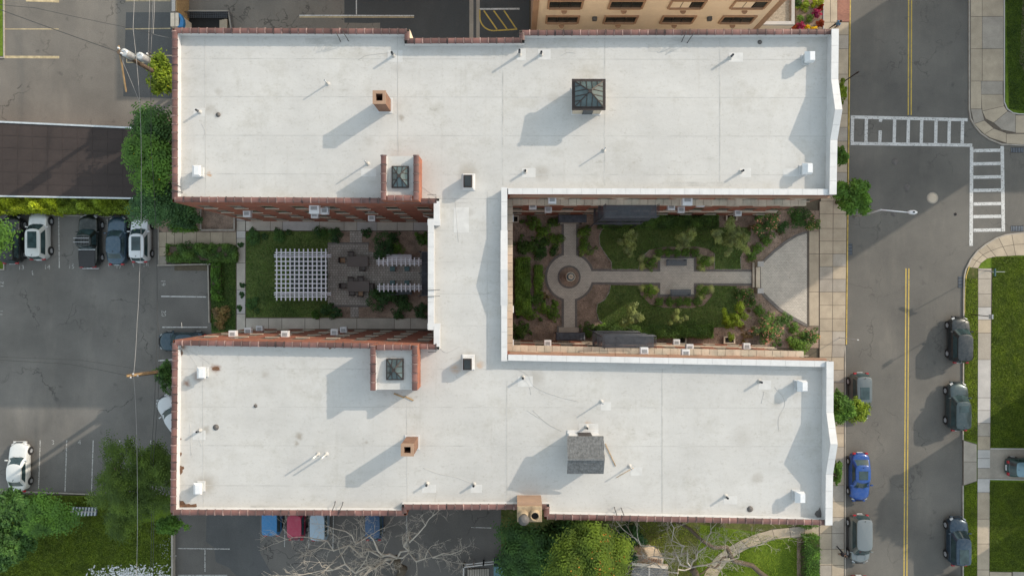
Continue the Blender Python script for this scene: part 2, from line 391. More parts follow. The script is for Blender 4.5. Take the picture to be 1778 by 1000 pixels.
M['cloth_dark'] = mat('dark_clothes', (.03,.028,.035), .9, .2, 9)
M['hair'] = mat('dark_hair', (.03,.02,.017), .7, .2, 9)
L_ = {
 'green': leafmat('broad_leaves', (0.047,0.115,0.024), (0.101,0.203,0.041)),
 'court': leafmat('court_leaves', (.055,.12,.035), (.11,.19,.055)),
 'courtlit': leafmat('fresh_court_leaves', (.09,.18,.035), (.17,.28,.06)),
 'lawn': leafmat('lawn_blades', (.08,.13,.015), (.13,.18,.03)),
 'willow': leafmat('willow_leaves', (.040,.082,.016), (.085,.135,.028)),
 'dark': leafmat('dark_leaves', (0.029,0.075,0.026), (0.065,0.138,0.041)),
 'deep': leafmat('deep_green_leaves', (0.030,0.079,0.037), (0.066,0.140,0.056)),
 'bright': leafmat('yellow_green_leaves', (0.093,0.153,0.017), (0.187,0.255,0.030)),
 'lime': leafmat('lime_leaves', (.18,.24,.015), (.34,.40,.03)),
 'sumac': leafmat('sumac_leaves', (0.048,0.096,0.014), (0.109,0.157,0.024)),
 'pale': leafmat('grey_green_leaves', (.15,.20,.085), (.27,.32,.14)),
 'box': leafmat('boxwood_leaves', (0.081,0.155,0.036), (0.137,0.237,0.055)),
 'varieg': leafmat('variegated_leaves', (.16,.22,.06), (.42,.45,.22)),
 'pink': leafmat('pink_petals', (.55,.16,.17), (.75,.35,.32)),
 'orange': leafmat('orange_tips', (.35,.12,.03), (.50,.22,.05)),
 'yellow': leafmat('yellow_flowers', (.55,.42,.02), (.70,.55,.04)),
 'magenta': leafmat('magenta_flowers', (.28,.02,.16), (.42,.05,.12)),
 'red': leafmat('red_foliage', (.20,.03,.02), (.30,.07,.03)),
 'tan': leafmat('dry_foliage', (.17,.13,.06), (.28,.20,.11)),
 'twig': leafmat('brown_twigs', (.10,.085,.05), (.16,.13,.07)),
}
# =====================================================================
# GROUND
# =====================================================================
def poly_px(pts, z): return [tuple(P(x, y, z)[:2]) for x, y in pts]
def sheet(name, pts, z, mt, kind='structure', parent=None):
    o = MB(); q = poly_px(pts, 0); o.prism(q, z-.003, z, sides=False)
    ob = o.build(name, mt, parent)
    if kind: ob['kind'] = kind
    return ob
def slab(name, pts, z0, z1, mt, kind='structure', parent=None):
    o = MB().prism(poly_px(pts, 0), z0, z1); ob = o.build(name, mt, parent)
    if kind: ob['kind'] = kind
    return ob
def arc(cx, cy, r, a0, a1, n=12, ry=None):
    return [(cx + r*math.cos(R(a0+(a1-a0)*i/n)), cy - (ry or r)*math.sin(R(a0+(a1-a0)*i/n))) for i in range(n+1)]
def inset_quad(p, g):
    c = Vector((sum(q[0] for q in p)/len(p), sum(q[1] for q in p)/len(p)))
    out = []
    n = len(p)
    ps = [Vector(q[:2]) for q in p]
    a = sum(ps[i].x*ps[(i+1)%n].y-ps[(i+1)%n].x*ps[i].y for i in range(n))
    if a < 0: ps = ps[::-1]
    for i in range(n):
        e0 = (ps[i]-ps[i-1]).normalized(); e1 = (ps[(i+1)%n]-ps[i]).normalized()
        n0 = Vector((-e0.y, e0.x)); n1 = Vector((-e1.y, e1.x))
        m_ = n0+n1; k = g/max(.3, (1+n0.dot(n1)))
        out.append(ps[i]+m_*k)
    return out
def strip(pts, w_):
    pts = [Vector(p[:2]) for p in pts]; n = len(pts); L_o = []; R_o = []
    for i in range(n):
        d0 = (pts[i]-pts[i-1]).normalized() if i else (pts[1]-pts[0]).normalized()
        d1 = (pts[i+1]-pts[i]).normalized() if i < n-1 else d0
        n0 = Vector((-d0.y, d0.x)); n1 = Vector((-d1.y, d1.x)); mm = (n0+n1)/max(.4, 1+n0.dot(n1))
        L_o.append(pts[i]+mm*w_/2); R_o.append(pts[i]-mm*w_/2)
    return L_o + R_o[::-1]
g = MB(); g.box(-400, 400, -400, 400, -1.2, -.02); o = g.build('ground', M['soil']); o['kind'] = 'structure'

# roads: one T-junction sheet
sheet('road', [(1476,-900),(1682,-900),(1682,190),(1690,215),(1705,232),(1740,251),(1778,253),(3200,260),(3200,402),(1778,403),(1742,409),(1708,425),(1685,450),(1672,482),(1671,1900),(1466,1900),(1468,560),(1475,240)], .004, M['road'])
sheet('parking_lot', [(-900,205),(303,238),(303,470),(370,470),(370,575),(434,575),(434,806),(303,860),(-900,845)], .004, M['lot'])
sheet('side_lot', [(-900,-700),(434,-700),(434,240),(303,240),(-900,214)], .007, M['old_lot'])
sheet('north_lot', [(306,-700),(919,-700),(919,160),(306,160)], .011, M['old_lot'])
sheet('fresh_asphalt_strip', [(598,-700),(822,-700),(822,160),(660,160),(660,40),(640,41),(598,40)], .015, M['new_lot'])
sheet('fresh_asphalt_bay', [(832,-700),(919,-700),(919,160),(832,160)], .015, M['new_lot'])
sheet('painted_shade_patch', [(219,22),(304,22),(304,172),(214,168)], .0105, M['patch'])  # darker sheet paints in the shade thrown by the unseen rear block
sheet('concrete_strip', [(815,-700),(833,-700),(833,160),(815,160)], .019, M['concrete_grey'])
sheet('drain_channel', [(822,-700),(827,-700),(827,160),(822,160)], .023, M['patch'])
sheet('rear_lot', [(303,800),(880,800),(880,1700),(303,1700)], .008, M['mid_lot'])
sheet('asphalt_patch', [(360,800),(450,800),(452,960),(475,1000),(420,1010),(398,985),(375,975),(372,950),(358,940)], .012, M['patch'])

def paint(name, segs, wpx, z, mt):
    k = CAMZ/FOC
    for i, (x0, y0, x1, y1) in enumerate(segs):
        a = P(x0, y0); b = P(x1, y1); zz = z + i*.0005
        MB().obox(a, b, wpx*k, zz-.002, zz).build(name, mt)['kind'] = 'structure'
paint('centre_line', [(1579,-400,1577,200),(1573,466,1567,1400)], 2.1, .010, M['paint_yellow'])
paint('centre_line', [(1584,-400,1582,200),(1578,466,1572,1400)], 2.1, .010, M['paint_yellow'])
# crosswalks, one root each with its bars
cw = empty('crosswalk', P(1580,228)); cw['kind'] = 'structure'
def paintp(name, segs, wpx, z, mt, parent):
    for (x0, y0, x1, y1) in segs: MB().obox(P(x0, y0), P(x1, y1), wpx*CAMZ/FOC, z-.002, z).build(name, mt, parent)
paintp('rail', [(1477,203.5,1680,208.5),(1477,249.5,1688,252.5)], 5.5, .012, M['paint_white'], cw)
paintp('bar', [(x+.3,y0,x-.6,y1) for x,y0,y1 in ((1480,206,247),(1504,207,247),(1553,207.5,248),(1577,208,248.5),(1600,208.5,249),(1625,209,249.5),(1648,209.5,250),(1671,210,250),(1529,207,212),(1528,227,247))], 5.6, .016, M['paint_white'], cw)
cw = empty('crosswalk', P(1713,330)); cw['kind'] = 'structure'
paintp('rail', [(1687,255.5,1686,427),(1740,254,1742,402)], 6, .012, M['paint_white'], cw)
paintp('bar', [(1690,y,1738,y-.8) for y in (262,285,308,331,354.5,376.5,400)], 5.6, .016, M['paint_white'], cw)
# parking bays
paint('bay_line', [(102,377,103,466),(56,470,57,478),(146,378,147,382),(186,380,189,464),(230,452,232,464)], 1.8, .010, M['paint_faded'])
paint('bay_line', [(24,765,20,853),(70,764,67,850),(116,764,113,853),(162,764,159,855),(208,764,206,800),(262,764,260,800)], 1.8, .010, M['paint_faded'])
paint('bay_line', [(280,514.5,358,515.5),(282,568,360,568),(275,626,300,624)], 1.9, .014, M['paint_white'])
paint('bay_line', [(9,51,102,51),(218,51,296,50),(218,2,296,2)], 1.8, .012, M['paint_cream'])
paint('bay_line', [(9,99.5,103,100),(45,1,103,3)], 4.4, .012, M['paint_cream'])
paint('bay_line', [(220,97,300,97),(220,109,285,109),(220,97,220,109),(262,97,275,109),(240,97,253,109)], 1.6, .016, M['paint_cream'])
paint('bay_line', [(520,27.5,719,28)], 2, .0225, M['paint_white']); paint('bay_line', [(520,30.2,719,30.6)], 2, .0225, M['paint_cream'])
paint('bay_line', [(618.5,-40,619,26)], 1.8, .0225, M['paint_white'])
paint('hatch_line', [(833,16.5,902,16)], 3, .0225, M['paint_white']); 
paint('hatch_line', [(840,19,863,52),(857,19,881,52),(875,19,897,51.5)], 2.4, .0225, M['paint_yellow'])
hc = arc(857,30,24,180,270,8)
paint('hatch_curve', [(833,17,833,30),(857,54,898,51.5)], 2.4, .0225, M['paint_yellow'])
paint('hatch_curve', [(*hc[i],*hc[i+1]) for i in range(8)], 2.4, .0225, M['paint_yellow'])
paint('bay_line', [(309,951.5,399,952.5),(309,998,395,998),(356,953,356,992)], 1.6, .016, M['paint_faded'])
paint('bay_line', [(496,860,494,949),(537,860,536,951),(580,860,578,953),(707,860,705,955),(818,915,853,916)], 1.4, .014, M['paint_faded'])
def number(txt, px, py, size, rot=0, z=.014, mt='paint_faded'):
    cu = bpy.data.curves.new('bay_number', 'FONT'); cu.body = txt; cu.size = size; cu.align_x = 'CENTER'; cu.align_y = 'CENTER'
    ob = bpy.data.objects.new('bay_number_curve', cu); col.objects.link(ob); bpy.context.view_layer.update()
    me = bpy.data.meshes.new_from_object(ob.evaluated_get(bpy.context.evaluated_depsgraph_get())); col.objects.unlink(ob)
    o = bpy.data.objects.new('bay_number', me); col.objects.link(o); me.materials.append(M[mt])
    o.location = P(px, py); o.location.z = z; o.rotation_euler = (0,0,R(rot)); o['kind'] = 'structure'
for t_, x, y, r_ in (('13',37,465,0),('14',82,464,0),('15',124,463,0),('17',206,463,0),('18',253,460,0),('19',283,491,-90),('20',284,544,-90),('12',3,494,90),('11',2,543,90),('3',92,768,0),('4',138,768,0),('5',184,768,0),('6',231,769,0)):
    number(t_, x, y, .62, r_)

# ---- pavements: structure base in dark joint colour, slabs as parts ----
def pave(name, base_pts, grid, mt, z=.12, kind='structure', gap=.022, jt='joint'):
    b = slab(name, base_pts, -.02, z-.015, M[jt]); 
    OFF[b.name] = Vector((0,0,0))
    for q in grid:
        qq = inset_quad([tuple(P(x,y)[:2]) for x,y in q], gap)
        mt_ = mt if isinstance(mt, str) else random.choice(mt)
        MB().prism(qq, z-.03, z).build('paving_slab', M[mt_], b)
    return b
def gridlines(xs, ys):   # xs: columns list at constant x, ys rows
    return [[(xs[i],ys[j]),(xs[i+1],ys[j]),(xs[i+1],ys[j+1]),(xs[i],ys[j+1])] for i in range(len(xs)-1) for j in range(len(ys)-1)]
CC = ['concrete','concrete','concrete','concrete_grey']
def kx(y): return 1475.5 - (y-0)*.0115 if y < 600 else 1466.5    # west kerb
# west sidewalk along the street
ys = [-160,-110,-60,-15,40]
pave('pavement_north_end', [(1428,-160),(1453,-160),(1453,40),(1428,40)], gridlines([1428,1441,1453], ys), CC)
slab('brick_verge', [(1453,-160),(1475,-160),(1475,39),(1453,39)], -.02, .12, M['brick_walk'])
def colrow(xa, xb, ys, n):
    gr = []
    for j in range(len(ys)-1):
        y0, y1 = ys[j], ys[j+1]
        for i in range(n):
            a0 = xa + (kx(y0)-2-xa)*i/n; a1 = xa + (kx(y0)-2-xa)*(i+1)/n
            b0 = xa + (kx(y1)-2-xa)*i/n; b1 = xa + (kx(y1)-2-xa)*(i+1)/n
            gr.append([(a0,y0),(a1,y0),(b1,y1),(b0,y1)])
    return gr
ys = [40,62,86,130,175,198,222,246,270,300,330,350]
pave('pavement_upper', [(1424,40),(kx(40)-2,40),(kx(350)-2,350),(1424,350)], colrow(1424,0,ys,2), CC)
ys = [350,372,397,419,441,463,485,507,530,553,575,598,620,642,664,686,708,730,752,775,815,842,870,897,925,952,980,1010,1040,1070]
pave('pavement_middle', [(1422,350),(kx(350)-2,350),(kx(1070)-2,1070),(1422,1070)], colrow(1422,0,ys,2), CC)
pave('pavement_plaza_edge', [(1404,402),(1421,402),(1421,566),(1404,566)], gridlines([1404,1421],[402,441,507,566]), CC)
def kerb(name, pts, wpx=2, h=.125, mt='kerb'):
    m = MB(); m.prism(strip([P(*q) for q in pts], wpx*CAMZ/FOC), -.02, h)
    m.build(name, M[mt])['kind'] = 'structure'
kerb('yellow_kerb', [(kx(-160),-160),(kx(40),40),(kx(240),240),(kx(500),500),(kx(598),598)], 2, .125, 'kerb_yellow')
kerb('kerb', [(kx(600),600),(kx(1100),1100)], 1.8)
# north-east corner block
NEo = [(1682,190)] + [(1684,205),(1691,218),(1702,231),(1716,241),(1738,250),(1765,252)]
ne_base = [(1683,-160),(1742,-160),(1742,178),(1746,190),(1756,198),(1768,199),(2100,201),(2100,255),(1738,250),(1716,241),(1702,231),(1691,218),(1685,205),(1683,190)]
gr = []
for y0,y1 in ((-160,-110),(-110,-60),(-60,-8),(-8,30),(30,86),(86,142)):
    gr += [[(1684,y0),(1704,y0),(1704,y1),(1684,y1)],[(1704,y0),(1741,y0),(1741,y1),(1704,y1)]]
gr += [[(1684,142),(1702,142),(1703,190),(1684,190)],[(1702,142),(1740,142),(1740,165),(1702,165)],[(1702,165),(1740,165),(1742,185),(1704,194)],
       [(1684,190),(1703,190),(1708,210),(1690,216)],[(1704,194),(1742,185),(1748,194),(1724,214),(1710,207)],[(1690,216),(1708,210),(1724,224),(1708,234)],
       [(1724,214),(1748,194),(1762,199),(1762,231),(1738,226)],[(1708,234),(1724,224),(1746,232),(1746,249),(1718,240)],[(1762,201),(1790,201),(1790,232),(1762,232)],[(1746,233),(1778,233),(1778,252),(1746,250)],
       [(1790,201),(1840,201),(1840,232),(1790,232)],[(1778,233),(1840,233),(1840,252),(1778,252)]]
pave('corner_pavement', ne_base, gr, ['concrete','concrete','concrete_grey'])
kerb('kerb', [(1682,-160),(1682,190),(1684,206),(1691,219),(1702,232),(1716,242),(1738,251),(1778,253),(2100,256)], 2)
slab('corner_lawn', [(1743,-300),(2300,-300),(2300,199),(1768,198),(1757,196),(1748,189),(1744,178)], -.02, .14, M['grass'])
slab('planting_bed', [(1778,-300),(2200,-300),(2200,160),(1800,160),(1776,126),(1768,110),(1772,40)], .10, .16, M['mulch'])
kerb('lawn_edging', [(1742,-160),(1742,178),(1747,190),(1757,197),(1768,199),(2100,200)], 1.4, .17, 'concrete_pale')
# south-east block
se = [(1672,482),(1676,468),(1685,450),(1696,436),(1710,425),(1728,414),(1745,408),(1778,404),(2300,402),(2300,1300),(1672,1300)]
slab('east_lawn', se, -.02, .08, M['grass'])
slab('verge', [(1674,484),(1679,466),(1700,466),(1696,520),(1695,766),(1674,763)], .05, .10, M['grass_dry'])
slab('verge', [(1674,842),(1695,837),(1694,1300),(1674,1300)], .05, .10, M['grass_dry'])
ring = []
angs = [(1674,462,1697,466),(1685,448,1716,457),(1697,435,1728,449),(1711,424,1742,446),(1732,412,1752,445),(1755,405,1762,444),(1778,403,1778,444),(1820,403,1820,444)]
inn = [(1697,466),(1702,457),(1713,449),(1728,446),(1748,445),(1762,444),(1778,444),(1820,444)]
outr = [(1677,464),(1686,449),(1697,436),(1711,425),(1732,412),(1755,406),(1778,404),(1820,403)]
cbase = outr + inn[::-1]
gr = []
for i in range(7):
    mo = [((outr[k][0]+inn[k][0])/2, (outr[k][1]+inn[k][1])/2) for k in (i,i+1)]
    gr += [[outr[i],outr[i+1],mo[1],mo[0]],[mo[0],mo[1],inn[i+1],inn[i]]]
pave('corner_pavement', cbase, gr, 'concrete')
ys = [466,484,510,533,555,578,624,690,712,734,757,780,795,812,830,854,900,943,988,1030,1080]
pave('east_pavement', [(1697,466),(1722,466),(1720,575),(1716,1080),(1695,1080),(1697,575)], [[(1697-(y0-466)*.0035,y0),(1720-(y0-466)*.0065,y0),(1720-(y1-466)*.0065,y1),(1697-(y1-466)*.0035,y1)] for y0,y1 in zip(ys,ys[1:])], ['concrete_pale','concrete_grey','concrete_pale','concrete'])
kerb('kerb', [(1778,404),(1745,408),(1728,414),(1710,425),(1696,436),(1685,450),(1676,468),(1673,482),(1672,560),(1671,763)], 2)
kerb('yellow_kerb', [(1682,462),(1676,480),(1674,520),(1674,545)], 1.6, .13, 'kerb_yellow')
kerb('kerb', [(1671,842),(1671,1300)], 2)
pave('driveway', [(1671,763),(1695,770),(1695,835),(1671,843)], [[(1672,764),(1695,771),(1695,801),(1672,801)],[(1672,801),(1695,801),(1695,834),(1672,842)]], 'concrete_grey', .10)
slab('driveway_run', [(1717,777),(2200,781),(2200,834),(1716,831)], .04, .112, M['concrete_grey'])
kerb('kerb', [(1718,778),(2000,780)], 1.6, .18, 'concrete_pale'); kerb('kerb', [(1717,831),(2000,835)], 1.6, .18, 'concrete_pale')
pave('east_front_path', [(1716,991),(2000,996),(2000,1030),(1716,1030)], [[(x,991),(x+38,992),(x+38,1029),(x,1029)] for x in range(1717,1900,40)], CC)

# ---- left side: lawns, beds, paths ----
slab('back_garden_lawn', [(-600,852),(303,862),(303,1500),(-600,1500)], -.02, .10, M['grass'])
kerb('kerb', [(-300,848),(0,851),(170,858)], 1.8)
kerb('low_retaining_wall', [(303,870),(303,1300)], 3, .5)
slab('side_bed', [(270,205),(434,205),(434,405),(290,405),(277,400),(244,380),(244,240)], -.02, .10, M['mulch'])
slab('hedge_bed', [(-300,330),(245,343),(245,374),(-300,367)], -.02, .10, M['mulch'])
kerb('kerb', [(-200,369),(0,371),(140,375),(275,379)], 1.8)
slab('far_left_lawn', [(-300,0),(6,0),(8,98),(-300,98)], -.02, .08, M['grass']); kerb('kerb', [(7,-100),(8,101),(-200,101)], 1.8)
slab('far_left_lawn', [(-300,380),(8,385),(8,468),(-300,468)], -.02, .08, M['grass']); kerb('kerb', [(8,440),(8,468),(-100,468)], 1.6)
slab('green_strip', [(288,424),(411,424),(411,578),(368,578),(366,456),(288,456)], -.02, .10, M['grass_court'])
kerb('low_retaining_wall', [(276,461),(368,459)], 2, .4); kerb('low_retaining_wall', [(364,458),(366,560)], 2, .4)
kerb('low_retaining_wall', [(276,380),(277,462)], 1.6, .15)
pave('west_path', [(277,403),(411,403),(411,429),(292,429),(292,462),(277,462)], gridlines([277,290],[403,429,445,461])+gridlines([290,304,318,342,366,388,411],[403,427]), CC)
pave('court_walk_vertical', [(411,370),(428,370),(426,577),(410,577)], [[(411.5,y0),(427,y0),(427,y1),(411.5,y1)] for y0,y1 in zip([370,384,401,414,457,503,545,577],[384,401,414,457,503,545,577])], ['concrete_court','concrete_court','concrete_pale'])
pave('court_walk_north', [(427,383),(747,383),(747,402),(427,401)], gridlines([427.5,470,491,555,598,620,655,690,718,747],[384,401]), ['concrete_court','concrete_court','concrete_pale'])
pave('court_walk_south', [(427,551),(747,553),(747,574),(427,572)], gridlines([427.5,467,490,530,555,620,685,713,747],[552,571]), ['concrete_court','concrete_court','concrete_pale'])
# sunken pit with kerb walls
slab('areaway_floor', [(352,340),(408,340),(408,399),(352,399)], -.01, .02, M['concrete_grey'])
kerb('areaway_wall', [(351,355),(351,400)], 2.4, .35); kerb('areaway_wall', [(350,400),(410,400)], 3, .36); kerb('areaway_wall', [(409,372),(409,400)], 2.4, .35)
# west court ground
slab('west_court_soil', [(427,402),(745,402),(790,402),(790,552),(427,552)], -.02, .06, M['mulch'])
slab('west_court_lawn', [(427.5,402),(585,402),(575,425),(568,440),(566,520),(575,532),(588,551),(427.5,551)], .02, .10, M['grass_court'])
slab('patio', [(569,424),(640,424),(640,437),(760,450),(760,503),(640,505),(640,530),(569,530)], .02, .11, M['paver_sq'])
slab('patio_border', [(569,421),(641,421),(641,424),(569,424)], .02, .112, M['paver_dark']); slab('patio_border', [(569,530),(641,530),(641,533),(569,533)], .02, .112, M['paver_dark'])
slab('patio_step', [(608,402),(629,402),(629,421),(608,421)], .02, .108, M['paver_sq']); slab('patio_step', [(609,533),(623,533),(623,551),(609,551)], .02, .108, M['paver_sq'])

# ---- east court ground ----
slab('garden_soil', [(880,366),(1424,366),(1424,604),(880,604)], -.02, .06, M['mulch'])
nl = [(1052,395),(1300,395),(1304,405),(1296,425),(1285,446),(1286,468),(1240,468),(1240,440),(1228,432),(1208,428),(1150,429),(1128,434),(1112,448),(1108,468),(1062,468),(1061,455),(1050,440),(1041,425),(1040,410),(1044,400)]
sl_ = [(1060,495),(1108,496),(1112,512),(1128,528),(1150,534),(1200,535),(1222,530),(1236,514),(1240,496),(1278,497),(1281,520),(1278,545),(1260,568),(1054,568),(1040,556),(1035,540),(1037,528),(1050,520),(1057,508)]
slab('garden_lawn', nl, .0, .11, M['grass_court']); slab('garden_lawn', sl_, .0, .11, M['grass_court'])
kerb('lawn_edging', nl[11:]+nl[:1], 1.2, .13); kerb('lawn_edging', sl_[13:]+sl_[:1], 1.2, .13); kerb('lawn_edging', nl[4:8], 1, .13)
def pathway(pts, z, border=True):
    pass
# dark borders beneath lighter pavers
D = M['paver_dark']; PV = M['paver']
slab('fountain_circle_border', arc(989,481,43,0,360,48)[:-1], 0, .115, D)
slab('path_border', [(1020,467),(1305,468),(1305,496),(1020,494)], 0, .1112, D)
slab('path_border', [(975,376),(1004,376),(1004,445),(975,445)], 0, .1124, D)
slab('path_border', [(975,515),(1002,515),(1002,570),(975,570)], 0, .1124, D)
slab('path_border', [(969,372),(1009,372),(1009,391),(969,391)], 0, .1135, D)
slab('path_border', [(967,566),(1008,566),(1008,584),(967,584)], 0, .1135, D)
slab('seat_bay_border', [(1142,445),(1208,445),(1208,515),(1142,515)], 0, .1142, D)
slab('plaza_border', [(1313,463),(1324,452),(1340,437),(1360,420),(1380,408),(1397,402),(1404,401),(1404,567),(1395,565),(1372,553),(1350,538),(1330,520),(1314,502)], 0, .115, D)
slab('fountain_circle', arc(989,481,39,0,360,48)[:-1], 0, .119, PV)
slab('garden_path', [(1024,471),(1304,472),(1304,492),(1024,490)], 0, .1228, PV)
slab('garden_path', [(979,376),(1000,376),(1000,448),(979,448)], 0, .1240, PV)
slab('garden_path', [(979,514),(998,514),(998,570),(979,570)], 0, .1240, PV)
slab('garden_step', [(972,374),(1006,374),(1006,389),(972,389)], 0, .16, M['concrete_grey'])
slab('garden_step', [(970,568),(1005,568),(1005,582),(970,582)], 0, .16, M['concrete_grey'])
slab('seat_bay', [(1146,449),(1204,449),(1204,511),(1146,511)], 0, .1265, PV)
slab('plaza', [(1320,462),(1329,453),(1344,439),(1364,423),(1383,411),(1398,406),(1400,406),(1400,562),(1396,560),(1374,548),(1353,534),(1335,517),(1321,503)], 0, .121, PV)
kerb('plaza_edge_course', [(1402.5,401),(1402.5,567)], 3, .124, 'joint')
# fountain planter
slab('fountain_bed_kerb', arc(988,481,20,0,360,36)[:-1], 0, .17, D); slab('fountain_bed', arc(988,481,17,0,360,36)[:-1], 0, .19, M['mulch'])
# bottom right garden
slab('front_lawn', [(870,790),(1425,790),(1425,1300),(870,1300)], -.02, .07, M['grass_dry'])
slab('front_lawn_green', [(1215,910),(1330,925),(1392,935),(1392,1100),(1200,1100)], .02, .085, M['grass'])
pth_o = [(1396,912),(1370,915),(1340,918),(1312,926),(1285,937),(1262,950),(1245,963),(1232,978),(1224,992),(1212,1020)]
pth_i = [(1396,932),(1372,932),(1345,935),(1322,941),(1300,950),(1280,961),(1262,975),(1250,990),(1243,1004),(1235,1030)]
pave('curved_path', pth_o+pth_i[::-1], [[pth_o[i],pth_o[i+1],pth_i[i+1],pth_i[i]] for i in range(9)], ['concrete','concrete_grey'], .12)
pave('path_mouth', [(1396,905),(1422,905),(1422,930),(1396,930)], [[(1396,906),(1421,906),(1421,929),(1396,929)]], 'concrete', .12)
slab('hedge_soil', [(1383,933),(1396,933),(1396,1200),(1383,1200)], 0, .11, M['mulch'])

# drains and covers in the road
def drain(px, py, wpx, hpx, label):
    e = empty('storm_drain', P(px, py), 0, label, 'drain grate', 'drain grates in the road')
    k = CAMZ/FOC; c = P(px, py)
    MB().box(c.x-wpx*k/2, c.x+wpx*k/2, c.y-hpx*k/2, c.y+hpx*k/2, .004, .012).build('frame', M['black'], e)
    n = 8; vert = hpx > wpx
    for i in range(n):
        if vert: y = c.y - hpx*k/2 + (i+.5)*hpx*k/n; MB().box(c.x-wpx*k/2+.03, c.x+wpx*k/2-.03, y-.035, y+.035, .012, .03).build('bar', M['grate'], e)
        else: x = c.x - wpx*k/2 + (i+.5)*wpx*k/n; MB().box(x-.045, x+.045, c.y-hpx*k/2+.03, c.y+hpx*k/2-.03, .012, .03).build('bar', M['grate'], e)
drain(1475,433,10,20,'steel drain grate against the yellow kerb across from the curved plaza')
drain(1766,261,22,9,'steel drain grate below the upper right corner pavement')
drain(1766,397,22,10,'steel drain grate above the lower right corner pavement')
drain(1668,490,10,20,'steel drain grate beside the verge at the lower right corner')
for (px,py,r,lab,mt) in ((1554,281,6,'upper left round iron cover below the wide crosswalk','manhole'),(1575,325,5.5,'round iron cover in the shaded middle of the junction','manhole'),
    (1552,371,5.5,'round iron cover under the head of the street lamp','manhole'),(1619,344,10,'large pale ringed manhole cover on the edge of the shadow','stone'),(1659,372,3.2,'small dark valve cover in the sunlit junction left of the narrow crosswalk','black')):
    c = P(px, py); e = empty('manhole_cover', c, 0, lab, 'manhole cover'); r *= CAMZ/FOC
    MB().lathe(c.x, c.y, [(r, .004), (r, .011), (r*.8, .011)], 28).build('frame_ring', M['manhole'] if mt != 'stone' else M['concrete_grey'], e)
    MB().lathe(c.x, c.y, [(r*.76, .008), (r*.74, .018), (r*.3, .022)], 28).build('cover', M[mt], e)
# =====================================================================
# THE APARTMENT BUILDING
# =====================================================================
ZR = 14.4; ZC = 15.0
B = empty('apartment_building', P(800, 480, 0), 0, 'large H-shaped red brick apartment building under a white flat roof with two courtyards', 'building')
def W15(pts): return [Vector(P(x, y, ZC)[:2]) for x, y in pts]
foot_px = [(299,49),(711,50.5),(711,67),(902,66),(902,53),(1453,51),(1449,338),(880,336.5),(880,616),(1444,627.5),(1442,911.5),
           (945,901),(945,884),(706,884.5),(706,895),(296,893.5),(299.5,590.5),(754,597.5),(754,571),(744,571),(744,382),(754,382),(754,353.5),(299,350.5)]
FT = W15(foot_px); NF = len(FT)
def area2(p): return sum(p[i].x*p[(i+1)%len(p)].y-p[(i+1)%len(p)].x*p[i].y for i in range(len(p)))
def offset(poly, d):   # positive = inward; clockwise or ccw
    s = 1 if area2(poly) > 0 else -1; out = []
    n = len(poly)
    for i in range(n):
        e0 = (poly[i]-poly[i-1]).normalized(); e1 = (poly[(i+1)%n]-poly[i]).normalized()
        n0 = Vector((-e0.y, e0.x))*s; n1 = Vector((-e1.y, e1.x))*s
        out.append(poly[i] + (n0+n1)*d/(1+n0.dot(n1)))
    return out
IN = offset(FT, .38); OV = offset(FT, -.06); IV = offset(FT, .44)
# wall shell
m = MB(); m2 = MB()
for i in range(NF):
    a, b = FT[i], FT[(i+1)%NF]; (m2 if i in (0,1,2,3,4) else m).face([(b.x,b.y,-.1),(a.x,a.y,-.1),(a.x,a.y,ZC-.08),(b.x,b.y,ZC-.08)])
m.build('brick_wall', M['brick'], B); m2.build('pale_bounce_wall', M['stone_tan'], B)  # unseen north faces made pale to bounce light onto the stucco building
m = MB()
for i in range(NF):
    a, b = IN[i], IN[(i+1)%NF]; m.face([(a.x,a.y,ZR-.05),(b.x,b.y,ZR-.05),(b.x,b.y,ZC-.08),(a.x,a.y,ZC-.08)])
m.build('parapet_lining', M['white_coping'], B)
roof = MB().prism([p[:] for p in offset(FT, .1)], ZR-.02, ZR, sides=False).build('roof', M['membrane'], B)
# welded seams of the membrane sheets
def Q(x, y, z=ZR): return P(x, y, z)
def seam(x0, y0, x1, y1, w_=.05):
    zt_ = ZR + (.005 if abs(y1-y0) < 20 else .009)
    MB().obox(Q(x0,y0), Q(x1,y1), w_, ZR-.002, zt_).build('membrane_seam', M['seam'], roof)
for y in (102,168,235,302): seam(308,y,1440,y+2)
seam(356,62,357,342); seam(690,64,692,340)
for x in (873,1050,1250): seam(x,66,x,322,.09)
for y in (640,706,773,842): seam(305,y,705 if y==842 else 1436,y+2)
seam(352,605,353,882); seam(706,700,707,882); seam(880,660,880,880,.09); seam(1150,640,1150,890,.09)
for y in (345,400,455,510,565): seam(758,y,866,y+.5)
seam(846,330,846,632)
# ponding wrinkle ridges near the connector
for k in range(6): seam(790+random.random()*3, 352+k*8.5, 813, 352.5+k*8.5, .05)
